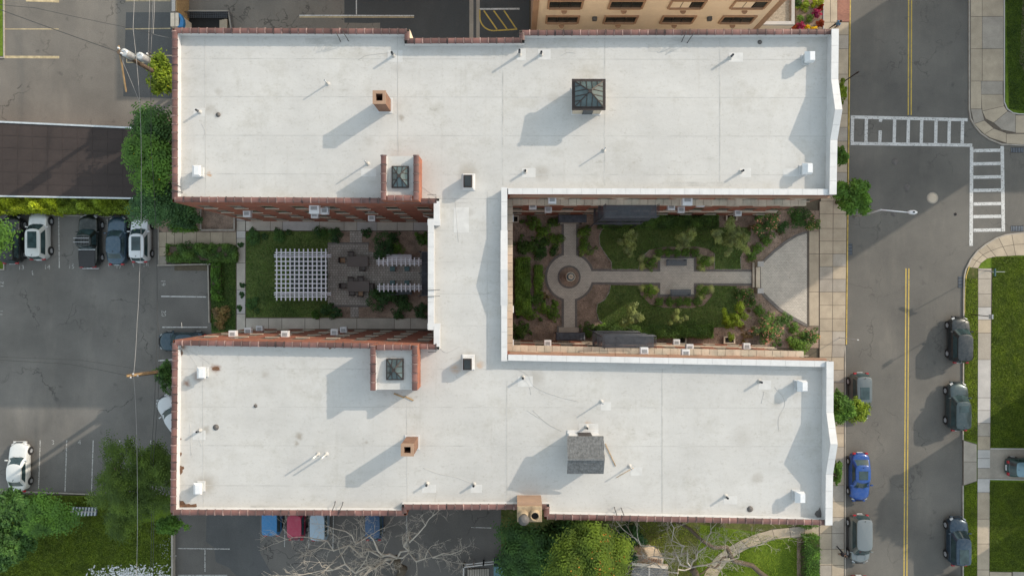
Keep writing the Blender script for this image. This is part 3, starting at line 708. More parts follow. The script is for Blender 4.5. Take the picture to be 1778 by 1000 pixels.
# patches welded round fittings, and raised wrinkles and old cable marks
for (x_,y_,w_,h_) in ((686,98,26,20),(945,95,22,18),(905,95,16,20),(1278,100,24,16),(1294,300,20,16),(918,300,24,16),(346,195,20,14),(346,755,22,16),(912,662,26,18),(745,848,24,14),(827,848,20,14),(1328,668,22,16),(1268,868,24,14),(1052,705,18,14),(1105,818,20,14),(1022,742,34,14),(801,382,26,44),(1380,300,40,14),(560,72,60,10),(1160,84,70,12),(480,880,90,6),(640,300,26,14),(1210,320,120,8)):
    a_=Q(x_-w_/2,y_+h_/2); b_=Q(x_+w_/2,y_-h_/2); MB().box(a_.x,b_.x,a_.y,b_.y,ZR-.001,ZR+.007).build('membrane_patch', M['membrane_patch'] if w_ < 60 else M['seam'], roof)
def wrinkle(pts, r_=.016):
    q=[Q(x,y,ZR+.004) for x,y in pts]; out=[]
    for i in range(len(q)-1):
        p0,p1,p2,p3=q[max(i-1,0)],q[i],q[i+1],q[min(i+2,len(q)-1)]
        for k in range(5):
            t=k/5; out.append(.5*((2*p1)+(p2-p0)*t+(2*p0-5*p1+4*p2-p3)*t*t+(3*p1-p0-3*p2+p3)*t**3))
    out.append(q[-1]); MB().tube(out, r_, 5).build('membrane_wrinkle', M['seam'], roof)
for pts in (((545,88),(552,76),(566,70),(582,68)),((558,88),(568,76),(588,72),(600,66)),((1142,92),(1150,80),(1166,72),(1186,70)),((1156,96),(1164,82),(1182,74),(1204,72)),((622,105),(636,97),(660,94),(676,92)),((975,97),(985,92),(1000,93)),
    ((895,640),(915,650),(925,668),(945,680),(975,690),(1005,697)),((905,655),(918,668),(922,685)),((915,712),(930,722),(940,728)),((925,712),(950,735),(975,748)),((1345,672),(1360,690),(1362,705),(1352,725),(1352,745)),((1327,680),(1322,700)),
    ((735,812),(760,822),(790,828),(818,838)),((350,215),(356,228),(353,240)),((345,760),(350,775)),((320,602),(335,625),(345,640)),((330,610),(350,620),(365,632)),((735,375),(748,380),(756,395)),((640,600),(700,596)),((790,345),(796,420)),((1075,885),(1090,880),(1105,888)),((1055,882),(1065,888),(1075,893)),
    ((700,300),(740,330),(760,345)),((760,600),(775,612),(800,600)),((330,735),(332,790)),((315,560),(316,570))): wrinkle(pts)
# coping: terracotta tiles or white caps by edge
WHITE = {5,6,7,8,9,17,18,19,20,21,22}   # edges lined with white metal caps (index of first corner); 23.. terracotta
EAST = {5,9+0}
tile_me = {}
def tile_mesh(L):
    key = round(L, 2)
    if key in tile_me: return tile_me[key]
    m = MB(); w_ = .385
    prof = [(-w_/2,-.07),(-w_/2,.015),(-w_/4,.055),(0,.07),(w_/4,.055),(w_/2,.015),(w_/2,-.07)]
    for (x0, x1, s_) in ((.012, L-.10, 1.0), (L-.098, L-.012, 1.16)):
        b = len(m.v)
        for x in (x0, x1):
            for (y, z) in prof: m.v.append((x, y*s_, z*s_ + (.012 if s_ > 1 else 0)))
        n = len(prof)
        for i in range(n-1): m.f.append((b+i, b+n+i, b+n+i+1, b+i+1)); m.sm.append(False)
        m.f.append(tuple(b+i for i in range(n))); m.sm.append(False)
        m.f.append(tuple(b+n+i for i in reversed(range(n)))); m.sm.append(False)
    me = bpy.data.meshes.new('coping_tile'); me.from_pydata(m.v, [], m.f); me.update(); me.materials.append(M['tile']); me.materials.append(M['tile_collar'])
    for k_, p_ in enumerate(me.polygons): p_.material_index = 1 if k_ >= len(me.polygons)//2 else 0
    tile_me[key] = me; return me
def tiles(a, b, z, Lt=.625, parent=B):
    d = b-a; n = max(1, round(d.length/Lt)); L = d.length/n; me = tile_mesh(L); ang = math.atan2(d.y, d.x); off = OFF[parent.name]
    for i in range(n):
        o = bpy.data.objects.new('coping_tile', me); col.objects.link(o); o.parent = parent
        p = a + d*(i/n); o.location = (p.x-off.x, p.y-off.y, z-off.z + random.uniform(-.006,.006)); o.rotation_euler = (0,0,ang+random.uniform(-.012,.012))
        OFF[o.name] = off
MID = offset(FT, .19)
def cap(a, b, name='white_cap', zc=ZC, w_=.45, mt='white_coping', n=None, parent=B):
    d = b-a; n = n or max(1, round(d.length/1.1)); 
    for i in range(n):
        p = a+d*(i/n); q = a+d*((i+1)/n); u = d.normalized()*.006
        MB().obox(p+u, q-u, w_, zc-.09, zc+.02+.003*(i%2)).build(name, M[mt], parent)
for i in range(NF):
    a, b = MID[i], MID[(i+1)%NF]; u = (b-a).normalized()*.28
    if i in (5, 9): continue        # the tall east parapets
    if i == 6: cap(a, b-u)
    elif i == 7: cap(a-u, b+u)
    elif i == 8: cap(a+u, b)
    elif i in (17,19,21): cap(a+(-u if i==19 else u*0), b+(u if i==19 else u*0))
    elif i in (18,20): d_ = (b-a).normalized(); cap(a-d_*.27, b+d_*.27, zc=ZC-.012)
    else: tiles(a, b, ZC)
# east parapets with low gables
def gabled(xa, ya, xb, yb, ys_, zs_, width_px, label=None):
    """white parapet prism along a line with height profile"""
    pass
def gable_wall(pts_px, zs, t=.46, side=-1, cornerpad=0):
    """pts_px = outer edge points (at cap height) and their cap heights"""
    outer = [P(x, y, z) for (x, y), z in zip(pts_px, zs)]
    xo = outer[0].x
    x0 = outer[0].x; x1 = outer[-1].x
    for i in range(len(outer)-1):
        a, b = outer[i], outer[i+1]
        ax = FTX(a.y); bx = FTX(b.y)
        m = MB()
        for (z0a, z0b, z1a, z1b, off_in, off_out) in ((ZR-.1, ZR-.1, a.z-.1, b.z-.1, t-.04, -.002),):
            A = [(ax-off_in, a.y, z0a), (ax+off_out*-1, a.y, z0a), (bx+off_out*-1, b.y, z0b), (bx-off_in, b.y, z0b)]
            T = [(ax-off_in, a.y, z1a), (ax+off_out*-1, a.y, z1a), (bx+off_out*-1, b.y, z1b), (bx-off_in, b.y, z1b)]
            bidx = len(m.v); m.v += A+T
            for f in [(0,4,7,3),(1,2,6,5),(4,5,6,7)]: m.f.append(tuple(bidx+k for k in f)); m.sm.append(False)
        m.build('gable_parapet', M['white_coping'], B)
        n = max(1, round((b-a).length/1.1))
        for k in range(n):
            p = Vector((ax, a.y, a.z)).lerp(Vector((bx, b.y, b.z)), k/n); q = Vector((ax, a.y, a.z)).lerp(Vector((bx, b.y, b.z)), (k+1)/n)
            m = MB(); bi = len(m.v)
            e = (q-p).normalized()*.006
            for r_ in (p+e, q-e):
                for dx, dz in ((-t-.02,-.1),(.05,-.1),(.05,.02),(-t-.02,.02)): m.v.append((r_.x+dx, r_.y, r_.z+dz))
            for f in [(0,1,5,4),(1,2,6,5),(2,3,7,6),(3,0,4,7),(0,3,2,1),(4,5,6,7)]: m.f.append(tuple(bi+x_ for x_ in f)); m.sm.append(False)
            m.build('white_cap', M['white_coping'], B)
cur = [None]
def FTX(y):
    a, b = cur[0]; t = (y-a.y)/(b.y-a.y); return a.x+(b.x-a.x)*t
cur[0] = (FT[5], FT[6])
gable_wall([(1455,50.5),(1452,138),(1456,191),(1452,243),(1450,338)], [15.2,15.22,15.92,15.22,15.2])
cur[0] = (FT[9], FT[10])
gable_wall([(1445,627.5),(1443,716),(1449,771),(1443,823),(1443,911.5)], [15.2,15.22,15.92,15.22,15.2])
cur[0] = (FT[7], FT[8])
# low gable on the connector, facing the garden
def low_gable():
    ypx = [400,468,530]; hs = [ZC+.022, ZC+.42, ZC+.022]
    for i in range(2):
        a = P(880,ypx[i],ZC); b = P(880,ypx[i+1],ZC); m = MB(); 
        x0 = FT[7].x-.46; x1 = FT[7].x+.06
        m.v += [(x0,a.y,ZC-.05),(x1,a.y,ZC-.05),(x1,b.y,ZC-.05),(x0,b.y,ZC-.05),(x0,a.y,hs[i]),(x1,a.y,hs[i]),(x1,b.y,hs[i+1]),(x0,b.y,hs[i+1])]
        for f in [(0,4,7,3),(1,2,6,5),(4,5,6,7)]: m.f.append(f); m.sm.append(False)
        m.build('gable_parapet', M['white_coping'], B)
low_gable()

# ---- windows on the walls ----
def win_proto(w_, h, stone=True):
    e = {}
    fr = MB()
    for (x0,x1,z0,z1) in ((-w_/2,-w_/2+.07,0,h),(w_/2-.07,w_/2,0,h),(-w_/2+.07,w_/2-.07,0,.07),(-w_/2+.07,w_/2-.07,h-.07,h),(-w_/2+.07,w_/2-.07,h/2-.035,h/2+.035)): fr.box(x0,x1,-.02,.02,z0,z1)
    gl = MB().box(-w_/2+.07,w_/2-.07,-.01,.012,.07,h-.07)
    sl2 = MB().box(-w_/2-.06,w_/2+.06,-.02,.07,-.10,-.005)
    ln = MB().box(-w_/2-.08,w_/2+.08,-.02,.012,h+.005,h+.2)
    def mk(mb, nm, mt):
        me = bpy.data.meshes.new(nm); me.from_pydata(mb.v, [], mb.f); me.update(); me.materials.append(mt); return me
    return [mk(fr,'window',M['sash']), mk(gl,'pane',M['glass']), mk(sl2,'sill',M['stone']), mk(ln,'lintel',M['trim_brown'])]
WP = win_proto(1.0, 1.5); WPd = win_proto(1.5, 1.5)
def add_window(x, y, z, ang, parent=B, wp=WP):
    off = OFF[parent.name]
    f = bpy.data.objects.new('window', wp[0]); col.objects.link(f); f.parent = parent
    f.location = (x-off.x, y-off.y, z-off.z); f.rotation_euler = (0,0,ang); OFF[f.name] = off
    for me in wp[1:]:
        c = bpy.data.objects.new(me.name.split('.')[0], me); col.objects.link(c); c.parent = f
def windows_on(i, zs, pitch, x_from=0.6, wp=WP, skip=None):
    a, b = FT[i], FT[(i+1)%NF]; d = (b-a); L = d.length; d.normalize()
    s_ = 1 if area2(FT) > 0 else -1
    nrm = Vector((d.y, -d.x))*s_; ang = math.atan2(nrm.y, nrm.x) - math.pi/2
    n = int((L-2*x_from)/pitch)
    for k in range(n+1):
        t = (L - n*pitch)/2 + k*pitch
        for z in zs:
            p = a + d*t + nrm*.004
            if skip and skip(p, z): continue
            add_window(p.x, p.y, z, ang, wp=wp)
ZS = (1.4, 4.7, 8.0, 11.2)
windows_on(22, ZS, 2.45); windows_on(16, ZS, 2.45)          # west court
windows_on(19, ZS, 2.6)
windows_on(6, ZS, 2.3); windows_on(8, ZS, 2.3); windows_on(7, ZS, 2.3)
# arched stone heads on the garden side are covered by the string course; belt courses:
k60 = lambda z: (CAMZ-z)/FOC
def belt(i, z, depth, h, blk, mt='stone', name='cornice_block', t0=0, t1=0):
    a, b = FT[i], FT[(i+1)%NF]; d = (b-a).normalized(); s_ = 1 if area2(FT) > 0 else -1
    nrm = Vector((d.y, -d.x))*s_; a = a + d*t0; b = b - d*t1; L = (b-a).length; n = max(1, round(L/blk))
    for k in range(n):
        p = a+d*(L*k/n+.012)+nrm*(depth/2+.003); q = a+d*(L*(k+1)/n-.012)+nrm*(depth/2+.003)
        MB().obox(p, q, depth, z-h, z+random.uniform(-.008,.008)).build(name, M[mt], B)
belt(6, 12.0, .46, .35, .62, t1=.46, t0=.8); belt(8, 12.0, .46, .35, .62, t0=.46, t1=.8); belt(7, 12.0, .44, .35, .62)
belt(6, 14.2, .16, .2, 4.0, 'trim_brown', 'upper_moulding', t1=.2); belt(8, 14.2, .16, .2, 4.0, 'trim_brown', 'upper_moulding', t0=.2)
belt(6, 3.9, .12, .2, 1.6, 'stone', 'belt_course', t1=.3); belt(8, 3.9, .12, .2, 1.6, 'stone', 'belt_course', t0=.3)
# scroll heads over the garden windows
for i in (6, 8):
    a, b = FT[i], FT[(i+1)%NF]; d = (b-a).normalized(); s_ = 1 if area2(FT) > 0 else -1; nrm = Vector((d.y, -d.x))*s_
    n = int((b-a).length/2.3/2)
    for k in range(n):
        c = a + d*(1.9+k*4.6) 
        for z in (13.25, 9.9):
            m = MB(); pr = [(-.8,0),(-.65,.08),(-.35,.11),(0,.18),(.35,.11),(.65,.08),(.8,0)]
            q = [c + d*x + nrm*(y+.004) for x, y in pr] ; m.prism(q, z-.14, z).build('window_hood', M['stone'], B)

# ---- fire escapes (iron balconies with stairs, one above another) ----
def fire_escape(wall_y, side, x0, x1, label):
    e = empty('fire_escape', ((x0+x1)/2, wall_y, 0), 0, label, 'fire escape', 'iron fire escapes on the garden walls')
    for lv, z in enumerate((12.05, 8.75, 5.45)):
        dpt = 1.3; ya = wall_y + side*.05 if lv else wall_y + side*.47; yb = wall_y + side*(1.35+ (.12 if not lv else 0))
        fr = MB(); fr.box(x0,x1,yb-.04,yb+.04,z-.12,z); fr.box(x0,x0+.06,min(ya,yb),max(ya,yb),z-.12,z-.005); fr.box(x1-.06,x1,min(ya,yb),max(ya,yb),z-.12,z-.005)
        pf = fr.build('platform_frame', M['iron'], e)
        n = 14; 
        m = MB()
        for k in range(n):
            y = ya + (yb-ya)*(k+.5)/n; m.box(x0+.06, x1-.06, y-.03, y+.03, z-.03, z-.008)
        o = m.build('platform_grating', M['iron'], pf); o['kind'] = 'stuff'
        for zz in (z+.5, z+1.0):
            MB().tube([(x0+.03,ya,zz),(x0+.03,yb,zz),(x1-.03,yb,zz),(x1-.03,ya,zz)], .028, 6).build('handrail', M['iron'], e)
        m = MB(); nb = 34
        for k in range(nb+1):
            x = x0+.03+(x1-x0-.06)*k/nb; m.bar((x,yb,z-.02),(x,yb,z+1.0),.022,.022)
        for xx in (x0+.03, x1-.03):
            for k in range(1,7): y = ya+(yb-ya)*k/7; m.bar((xx,y,z-.02),(xx,y,z+1.0),.022,.022)
        o = m.build('balusters', M['iron'], e); o['kind'] = 'stuff'
        # stair flight down to the next level
        if lv < 3:
            za, zb = z, z-3.3; xa = x0+(x1-x0)*.25; xb = x0+(x1-x0)*.72
            if lv % 2: xa, xb = xb, xa
            yy = wall_y+side*.95
            for s2 in (-.28, .28): MB().bar((xa,yy+s2,za),(xb,yy+s2,zb+(.4 if lv==2 else 0)),.05,.16).build('stair_stringer', M['iron'], e)
            for k in range(1,11):
                x = xa+(xb-xa)*k/11; zz = za+(zb-za)*k/11
                if zz > .3: MB().box(x-.11,x+.11,yy-.27,yy+.27,zz,zz+.03).build('stair_tread', M['iron'], e)
    for xx in (x0+.1, x1-.1): MB().box(xx-.04,xx+.04,wall_y+side*1.28-.04,wall_y+side*1.28+.04,0,12).build('post', M['iron'], e)
YN = PY(337,ZC); YS = PY(618.5,ZC)
fire_escape(YN, -1, PX(1048,12), PX(1140,12), 'black iron fire escape balconies on the upper garden wall, above the dark hedge')
fire_escape(PY(620.5,ZC), 1, PX(1046,12), PX(1135,12), 'black iron fire escape balconies on the lower garden wall, near the lower hedge')
# ---- entrance canopies ----
def canopy(wy, side, pxa, pxb, label, z=3.3):
    xa, xb = PX(pxa,z), PX(pxb,z); e = empty('entrance_canopy', ((xa+xb)/2, wy, 0), 0, label, 'canopy', 'slate canopies over the garden doors')
    m = MB(); y0, y1 = wy+side*.27, wy+side*1.0; m.box(xa,xb,min(y0,y1),max(y0,y1),z-.35,z,.08); m.build('canopy_roof', M['slate'], e)
    for k in range(9):
        x = xa+(xb-xa)*(k+.5)/9; MB().box(x-.03,x+.03,min(y0,y1)+.1,max(y0,y1)-.1,z,z+.04).build('rib', M['slate'], e)
    for xx in (xa+.2, xb-.2): MB().cyl(xx, wy+side*.85, 0.1, z-.35, .07, 10).build('column', M['concrete_grey'], e)
canopy(YN,-1,969,1019,'blue-grey slate canopy over the door at the upper end of the fountain path')
canopy(YS,1,965,1016,'blue-grey slate canopy over the door at the lower end of the fountain path')

# ---- towers on the west side ----
def tower(xa, ya, xb, yb, zt, ysouth_wall, open_side, name='stair_tower'):
    """xa..xb, ya..yb world bounds (outer). open_side 'N' or 'S' has no coping"""
    zr = zt-.5; t = .34
    wl = MB()
    wl.box(xa,xb,ya,yb,ZR-.6,zr-.02)
    core = wl.build('tower', M['brick'], B)
    MB().box(xa+t,xb-t,ya+(0 if open_side=='S' else t),yb-(0 if open_side=='N' else t),zr-.019,zr).build('tower_roof', M['membrane'], core)
    m = MB()
    m.box(xa,xa+t,ya,yb,zr-.02,zt-.07); m.box(xb-t,xb,ya,yb,zr-.02,zt-.07)
    if open_side == 'N': m.box(xa+t,xb-t,ya,ya+t,zr-.02,zt-.07)
    else: m.box(xa+t,xb-t,yb-t,yb,zr-.02,zt-.07)
    m.build('tower_parapet', M['brick'], core)
    l = MB()
    y0l, y1l = (ya+t, yb) if open_side=='N' else (ya, yb-t)
    l.box(xa+t,xa+t+.015,y0l,y1l,zr,zt-.08); l.box(xb-t-.015,xb-t,y0l,y1l,zr,zt-.08); l.build('tower_lining', M['white_coping'], core)
    return core
def rtiles(parts, z, parent):
    for a, b in parts: tiles(Vector(a), Vector(b), z, .62, parent)
zt = 16.4
xa, xb = PX(662,zt), PX(726.5,zt); ya = FT[22].y+.0; ya = P(0,351.8,ZC).y; yb = PY(269,zt)
T1 = tower(xa, ya-.012, xb, yb, zt, 0, 'N')
rtiles([((xa+.17,ya+.0),(xa+.17,yb)),((xb-.17,ya),(xb-.17,yb)),((xa+.45,ya+.17),(xb-.45,ya+.17))], zt, T1)
def pyramid_skylight(x0,x1,y0,y1,z,h,label_,parent,nrib=1,curb=.22,mt='glass_sky'):
    c = MB().box(x0,x1,y0,y1,z,z+curb).build('skylight_curb', M['dark_metal'], parent)
    i = .08; zz = z+curb; cx, cy = (x0+x1)/2, (y0+y1)/2; cn = [(x0+i,y0+i),(x1-i,y0+i),(x1-i,y1-i),(x0+i,y1-i)]
    for k in range(4):
        a, b = cn[k], cn[(k+1)%4]; MB().face([(a[0],a[1],zz+.01),(b[0],b[1],zz+.01),(cx,cy,zz+h)]).build('glass_pane', M[mt], c)
    for k in range(4): MB().bar((*cn[k],zz+.02),(cx,cy,zz+h+.02),.07,.07).build('hip_bar', M['dark_metal'], c)
    for k in range(4):
        a, b = Vector(cn[k]), Vector(cn[(k+1)%4])
        for j in range(1, nrib+1):
            t_ = j/(nrib+1); q = a.lerp(b, t_); s_ = min(t_, 1-t_)*2; m_ = a.lerp(b,.5)
            e_ = q + (Vector((cx,cy))-m_)*s_
            MB().bar((q.x,q.y,zz+.03),(e_.x,e_.y,zz+h*s_+.03),.045,.05).build('glazing_bar', M['dark_metal'], c)
    MB().box(cx-.12,cx+.12,cy-.12,cy+.12,zz+h-.06,zz+h+.08).build('finial', M['dark_metal'], c)
    return c
zr = zt-.5
pyramid_skylight(PX(679.5,16.2),PX(709,16.2),PY(326,16.2),PY(288,16.2),zr,.5,'',T1,2)
xa2, xb2 = PX(643.5,zt), PX(724,zt); yb2 = P(0,596.8,ZC).y+.02; ya2 = PY(678,zt)
T2 = tower(xa2, ya2, xb2, yb2, zt, 0, 'S')
rtiles([((xa2+.17,ya2),(xa2+.17,yb2)),((xb2-.17,ya2),(xb2-.17,yb2)),((xa2+.45,yb2-.17),(xb2-.45,yb2-.17))], zt, T2)
pyramid_skylight(PX(670,16.2),PX(700,16.2),PY(660,16.2),PY(623,16.2),zr,.45,'',T2,2)
# ---- large glazed roof lantern (upper wing) ----
x0,x1,y0,y1 = PX(993.5,16.4),PX(1052,16.4),PY(190,16.4),PY(136.5,16.4)
LN = MB().box(x0+.18,x1-.18,y0+.16,y1-.16,ZR-.02,16.1).build('roof_lantern', M['stone'], B)
MB().box(x0,x1,y0,y1,16.05,16.28).build('lantern_frame', M['dark_metal'], LN)
pyramid_skylight(x0+.14,x1-.14,y0+.14,y1-.14,16.28,.75,'',LN,4,.06)
cx = (x0+x1)/2+.05
MB().box(cx-.38,cx+.38,y0+.10,y0+.16,ZR+.05,16.0).build('lantern_door', M['glass'], LN)
MB().box(x0+.1,x1-.1,y0+.08,y1-.08,ZR+.001,ZR+.05).build('lantern_flashing', M['white_coping'], LN)
# ---- brick chimneys ----
def chimney(pxa,pya,pxb,pyb,zt,label=None):
    x0,x1,y0,y1 = PX(pxa,zt),PX(pxb,zt),PY(pyb,zt),PY(pya,zt); t=.2
    c = MB(); 
    c.box(x0,x0+t,y0,y1,ZR-.02,zt-.1); c.box(x1-t,x1,y0,y1,ZR-.02,zt-.1); c.box(x0+t,x1-t,y0,y0+t,ZR-.02,zt-.1); c.box(x0+t,x1-t,y1-t,y1,ZR-.02,zt-.1)
    o = c.build('chimney', M['brick_tan'], B)
    c = MB(); e=.03
    for (a,b,d,f) in ((x0-e,x0+t,y0-e,y1+e),(x1-t,x1+e,y0-e,y1+e),(x0+t,x1-t,y0-e,y0+t),(x0+t,x1-t,y1-t,y1+e)): c.box(a,b,d,f,zt-.099,zt)
    c.build('chimney_rim', M['trim_brown'], o)
    MB().box(x0+t+.002,x1-t-.002,y0+t+.002,y1-t-.002,ZR,ZR+.4).build('flue', M['black'], o)
    MB().box(x0-.12,x1+.12,y0-.12,y1+.12,ZR+.001,ZR+.06).build('chimney_flashing', M['white_coping'], o)
chimney(647.6,158,669,180,16.7); chimney(696.6,770.8,717.8,791.2,16.9)
# ---- roof hatches on the connector ----
def hatch(pxa,pya,pxb,pyb,z=15.35):
    x0,x1,y0,y1 = PX(pxa,z),PX(pxb,z),PY(pyb,z),PY(pya,z)
    c = MB().box(x0,x1+.04,y0,y1,ZR-.01,z-.12).build('roof_hatch', M['white_coping'], B)
    MB().box(x0+.02,x1,y0+.02,y1-.02,z-.12,z-.02,.05).build('hatch_lid', M['dark_metal'], c)
    MB().box(x0+.12,x1-.1,y0+.12,y1-.12,z-.02,z+.01).build('hatch_glass', M['glass'], c)
    MB().box(x0-.1,x1+.16,y0-.08,y1+.2,ZR+.001,ZR+.08,.04).build('hatch_flashing', M['white_coping'], c)
hatch(804,303,820,326); hatch(803,622,819,643)
# ---- shingled stair bulkhead with gable roof ----
z1, z2 = 16.05, 16.75
x0,x1 = PX(985,16.2),PX(1048,16.2); ys0 = PY(822,z1); ys1 = PY(757,z1); yr = PY(797,z2)
hb = MB().box(x0+.22,x1-.22,ys0+.2,ys1-.12,ZR-.02,z1-.1).build('stair_bulkhead', M['white_coping'], B)
m = MB()
for xx in (x0+.225,x1-.225): m.face([(xx,ys0+.2,z1-.1),(xx,ys1-.12,z1-.1),(xx,yr,z2-.12)])
m.build('gable_end', M['white_coping'], hb)
def slope(ya_, za_, yb_, zb_, nm):
    n = max(3, round((Vector((ya_,za_))-Vector((yb_,zb_))).length/.17))
    base = MB(); d=.07
    base.v += [(x0,ya_,za_-d),(x1,ya_,za_-d),(x1,yb_,zb_-d),(x0,yb_,zb_-d),(x0,ya_,za_),(x1,ya_,za_),(x1,yb_,zb_),(x0,yb_,zb_)]
    for f in [(0,3,2,1),(4,5,6,7),(0,1,5,4),(1,2,6,5),(2,3,7,6),(3,0,4,7)]: base.f.append(f); base.sm.append(False)
    bo = base.build('bulkhead_roof', M['joint'], hb)
    sh = MB()
    for r_ in range(n):
        t0, t1 = r_/n, (r_+1.0)/n; yA,zA = ya_+(yb_-ya_)*t0, za_+(zb_-za_)*t0; yB,zB = ya_+(yb_-ya_)*t1, za_+(zb_-za_)*t1
        x = x0-.02 - (r_%2)*.09
        while x < x1:
            w_ = random.uniform(.14,.24); xa_, xb_ = max(x,x0-.02), min(x+w_-.014, x1+.02); x += w_
            if xb_-xa_ < .03: continue
            h = .035+random.uniform(0,.02)
            sh.face([(xa_,yA,zA+h),(xb_,yA,zA+h),(xb_,yB,zB+.012),(xa_,yB,zB+.012)] if yB>yA else [(xb_,yA,zA+h),(xa_,yA,zA+h),(xa_,yB,zB+.012),(xb_,yB,zB+.012)])
            sh.face([(xa_,yA,zA),(xb_,yA,zA),(xb_,yA,zA+h),(xa_,yA,zA+h)])
    o = sh.build('shingles', M['shingle'], hb); o['kind'] = 'stuff'
slope(ys0, z1, yr, z2, 's'); slope(ys1, z1, yr, z2, 'n')
MB().obox((x0-.02,yr),(x1+.02,yr),.16,z2,z2+.05).build('ridge_cap', M['shingle'], hb)
MB().box(x0+.9,x0+1.9,ys1-.115,ys1-.06,ZR+.05,15.9).build('bulkhead_door', M['dark_metal'], hb)
MB().box(x0+.15,x1-.15,ys0+.1,ys1+.10,ZR+.001,ZR+.06).build('bulkhead_flashing', M['white_coping'], hb)
# ---- boiler stack at the lower edge ----
zs = 16.3; x0,x1,y0,y1 = PX(898,zs),PX(941,zs),PY(906,zs),PY(879,zs)
st = MB().box(x0,x1,y0,y1,0,zs,.03).build('boiler_stack', M['stack_stone'], B)
MB().box(x0,x1,y1-.002,y1+.25,ZR,zs-.15).build('stack_shoulder', M['trim_brown'], st)
for (px_, lid) in ((909,True),(928.5,False)):
    cxx, cyy = PX(px_,zs), PY(894.5 if lid else 893.5, zs)
    MB().lathe(cxx,cyy,[(.40,zs),(.40,zs+.12),(.33,zs+.13),(.33,zs+.5 if lid else zs+.35),(.27,zs+.5 if lid else zs+.35),(.27,zs+.05)],20).build('flue_pot', M['stack_stone'], st)
    if lid:
        MB().lathe(cxx,cyy,[(.37,zs+.95),(.40,zs+1.0),(.1,zs+1.1)],20).build('flue_cap', M['manhole'], st)
        for k in range(3): a=k*2.1; MB().bar((cxx+.28*math.cos(a),cyy+.28*math.sin(a),zs+.45),(cxx+.28*math.cos(a),cyy+.28*math.sin(a),zs+.97),.03,.03).build('cap_leg', M['iron'], st)
    else: MB().cyl(cxx,cyy,zs+.06,zs+.08,.26,16).build('flue', M['black'], st)
# ---- sheet-metal exhaust boxes ----
def exhaust(px, py):
    z = ZR+.95; c = P(px, py, z); w_, h_ = .33, .43
    e = MB().box(c.x-w_+.08,c.x+w_-.08,c.y-h_+.1,c.y+h_-.1,ZR-.01,z-.3).build('exhaust_box', M['galv'], B)
    m = MB(); b=[(c.x-w_,c.y-h_,z-.32),(c.x+w_,c.y-h_,z-.32),(c.x+w_,c.y+h_,z-.32),(c.x-w_,c.y+h_,z-.32)]
    t_ = [(c.x-w_*.15,c.y-h_*.75,z),(c.x+w_*.95,c.y-h_*.75,z),(c.x+w_*.95,c.y+h_*.75,z),(c.x-w_*.15,c.y+h_*.75,z)]
    m.v += b+t_
    for f in [(0,3,2,1),(4,5,6,7),(0,1,5,4),(1,2,6,5),(2,3,7,6),(3,0,4,7)]: m.f.append(f); m.sm.append(False)
    m.build('hood', M['white_metal'], e)
    MB().box(c.x-w_+.02,c.x+w_-.04,c.y-h_+.04,c.y+h_-.04,ZR+.001,ZR+.05).build('box_flashing', M['white_coping'], e)
for p_ in ((1408,97),(1404,292),(338,296),(1395,671),(1391,865),(346,648),(340,850)): exhaust(*p_)
# ---- vent pipes ----
def pipe(px, py, h=.6, r=.075, mt='pvc', capd=True, lean=0):
    z = ZR+h; c = P(px, py, z); b = MB()
    b.lathe(c.x,c.y,[(.19,ZR),(.15,ZR+.04),(r*1.25,ZR+.09),(r*1.12,ZR+h*.5),(r*1.1,ZR+h*.52)],14)
    o = b.build('vent_pipe', M['seam'], B)
    MB().lathe(c.x,c.y,[(r,ZR+.1),(r,z),(r*.75,z),(r*.75,z-.1)],14).build('pipe_end', M[mt], o)
    if capd: MB().cyl(c.x,c.y,z-.09,z-.07,r*.74,12).build('pipe_bore', M['black'], o)
for (x_,y_,h_) in ((680,91,.8),(902,87,1.1),(940,90,.7),(912,296,.6),(1273,95,.75),(1291,296,.65),(340,191,.65),(341,750,.6),(908,657,.6),(740,843,.55),(822,844,.55),(1323,664,.6),(1264,865,.6)):
    pipe(x_,y_,h_,.085,'iron')
for (x_,y_,h_) in ((563,139,1.0),(632,279,1.3),(1051,257,1.0),(1047,701,1.0),(1097,815,1.0)): pipe(x_,y_,h_,.05,'galv')
for (x_,y_) in ((543,796),(558,796)): pipe(x_,y_,1.35,.06,'pvc',False)
pipe(1020,744,.7,.07,'iron')
for (x_,y_,r_) in ((378,199,.16),(374,742,.2),(443,705,.12),(1320,73,.15),(1303,884,.2)):
    c = P(x_,y_,ZR+.1); o = MB().lathe(c.x,c.y,[(r_*1.15,ZR),(r_*1.1,ZR+.03),(r_*.7,ZR+.05),(r_*.6,ZR+.09),(r_*.2,ZR+.11)],14).build('roof_drain', M['manhole'], B)
# bent cable stubs at parapets
for (x_,y_,dx,dy) in ((583,55,6,12),(594,54,8,12),(1192,55,-6,12),(1206,57,-9,12),(578,888,3,-12),(590,889,4,-12),(1071,895,-3,-10),(1084,896,-4,-10),(300,318,10,5),(300,330,12,3),(300,608,10,-2),(300,617,9,0)):
    a = P(x_,y_,ZC+.1); b = P(x_+dx,y_+dy,ZR+.5); c = P(x_+dx*1.4,y_+dy*1.5,ZR+.02)
    MB().tube([a,(a+b)/2+Vector((0,0,.35)),b,c], .028, 6).build('conduit_stub', M['wire_dark'], B)
# cable ring lying over the connector parapet
for pts in ([(742,338),(757,338),(757,352)],[(743,611),(757,611),(757,596)],[(742,504),(764,503)],[(742,515),(764,514)]):
    MB().tube([P(x,y,ZC+.08) for x,y in pts], .022, 5).build('roof_cable', M['wire_dark'], B)
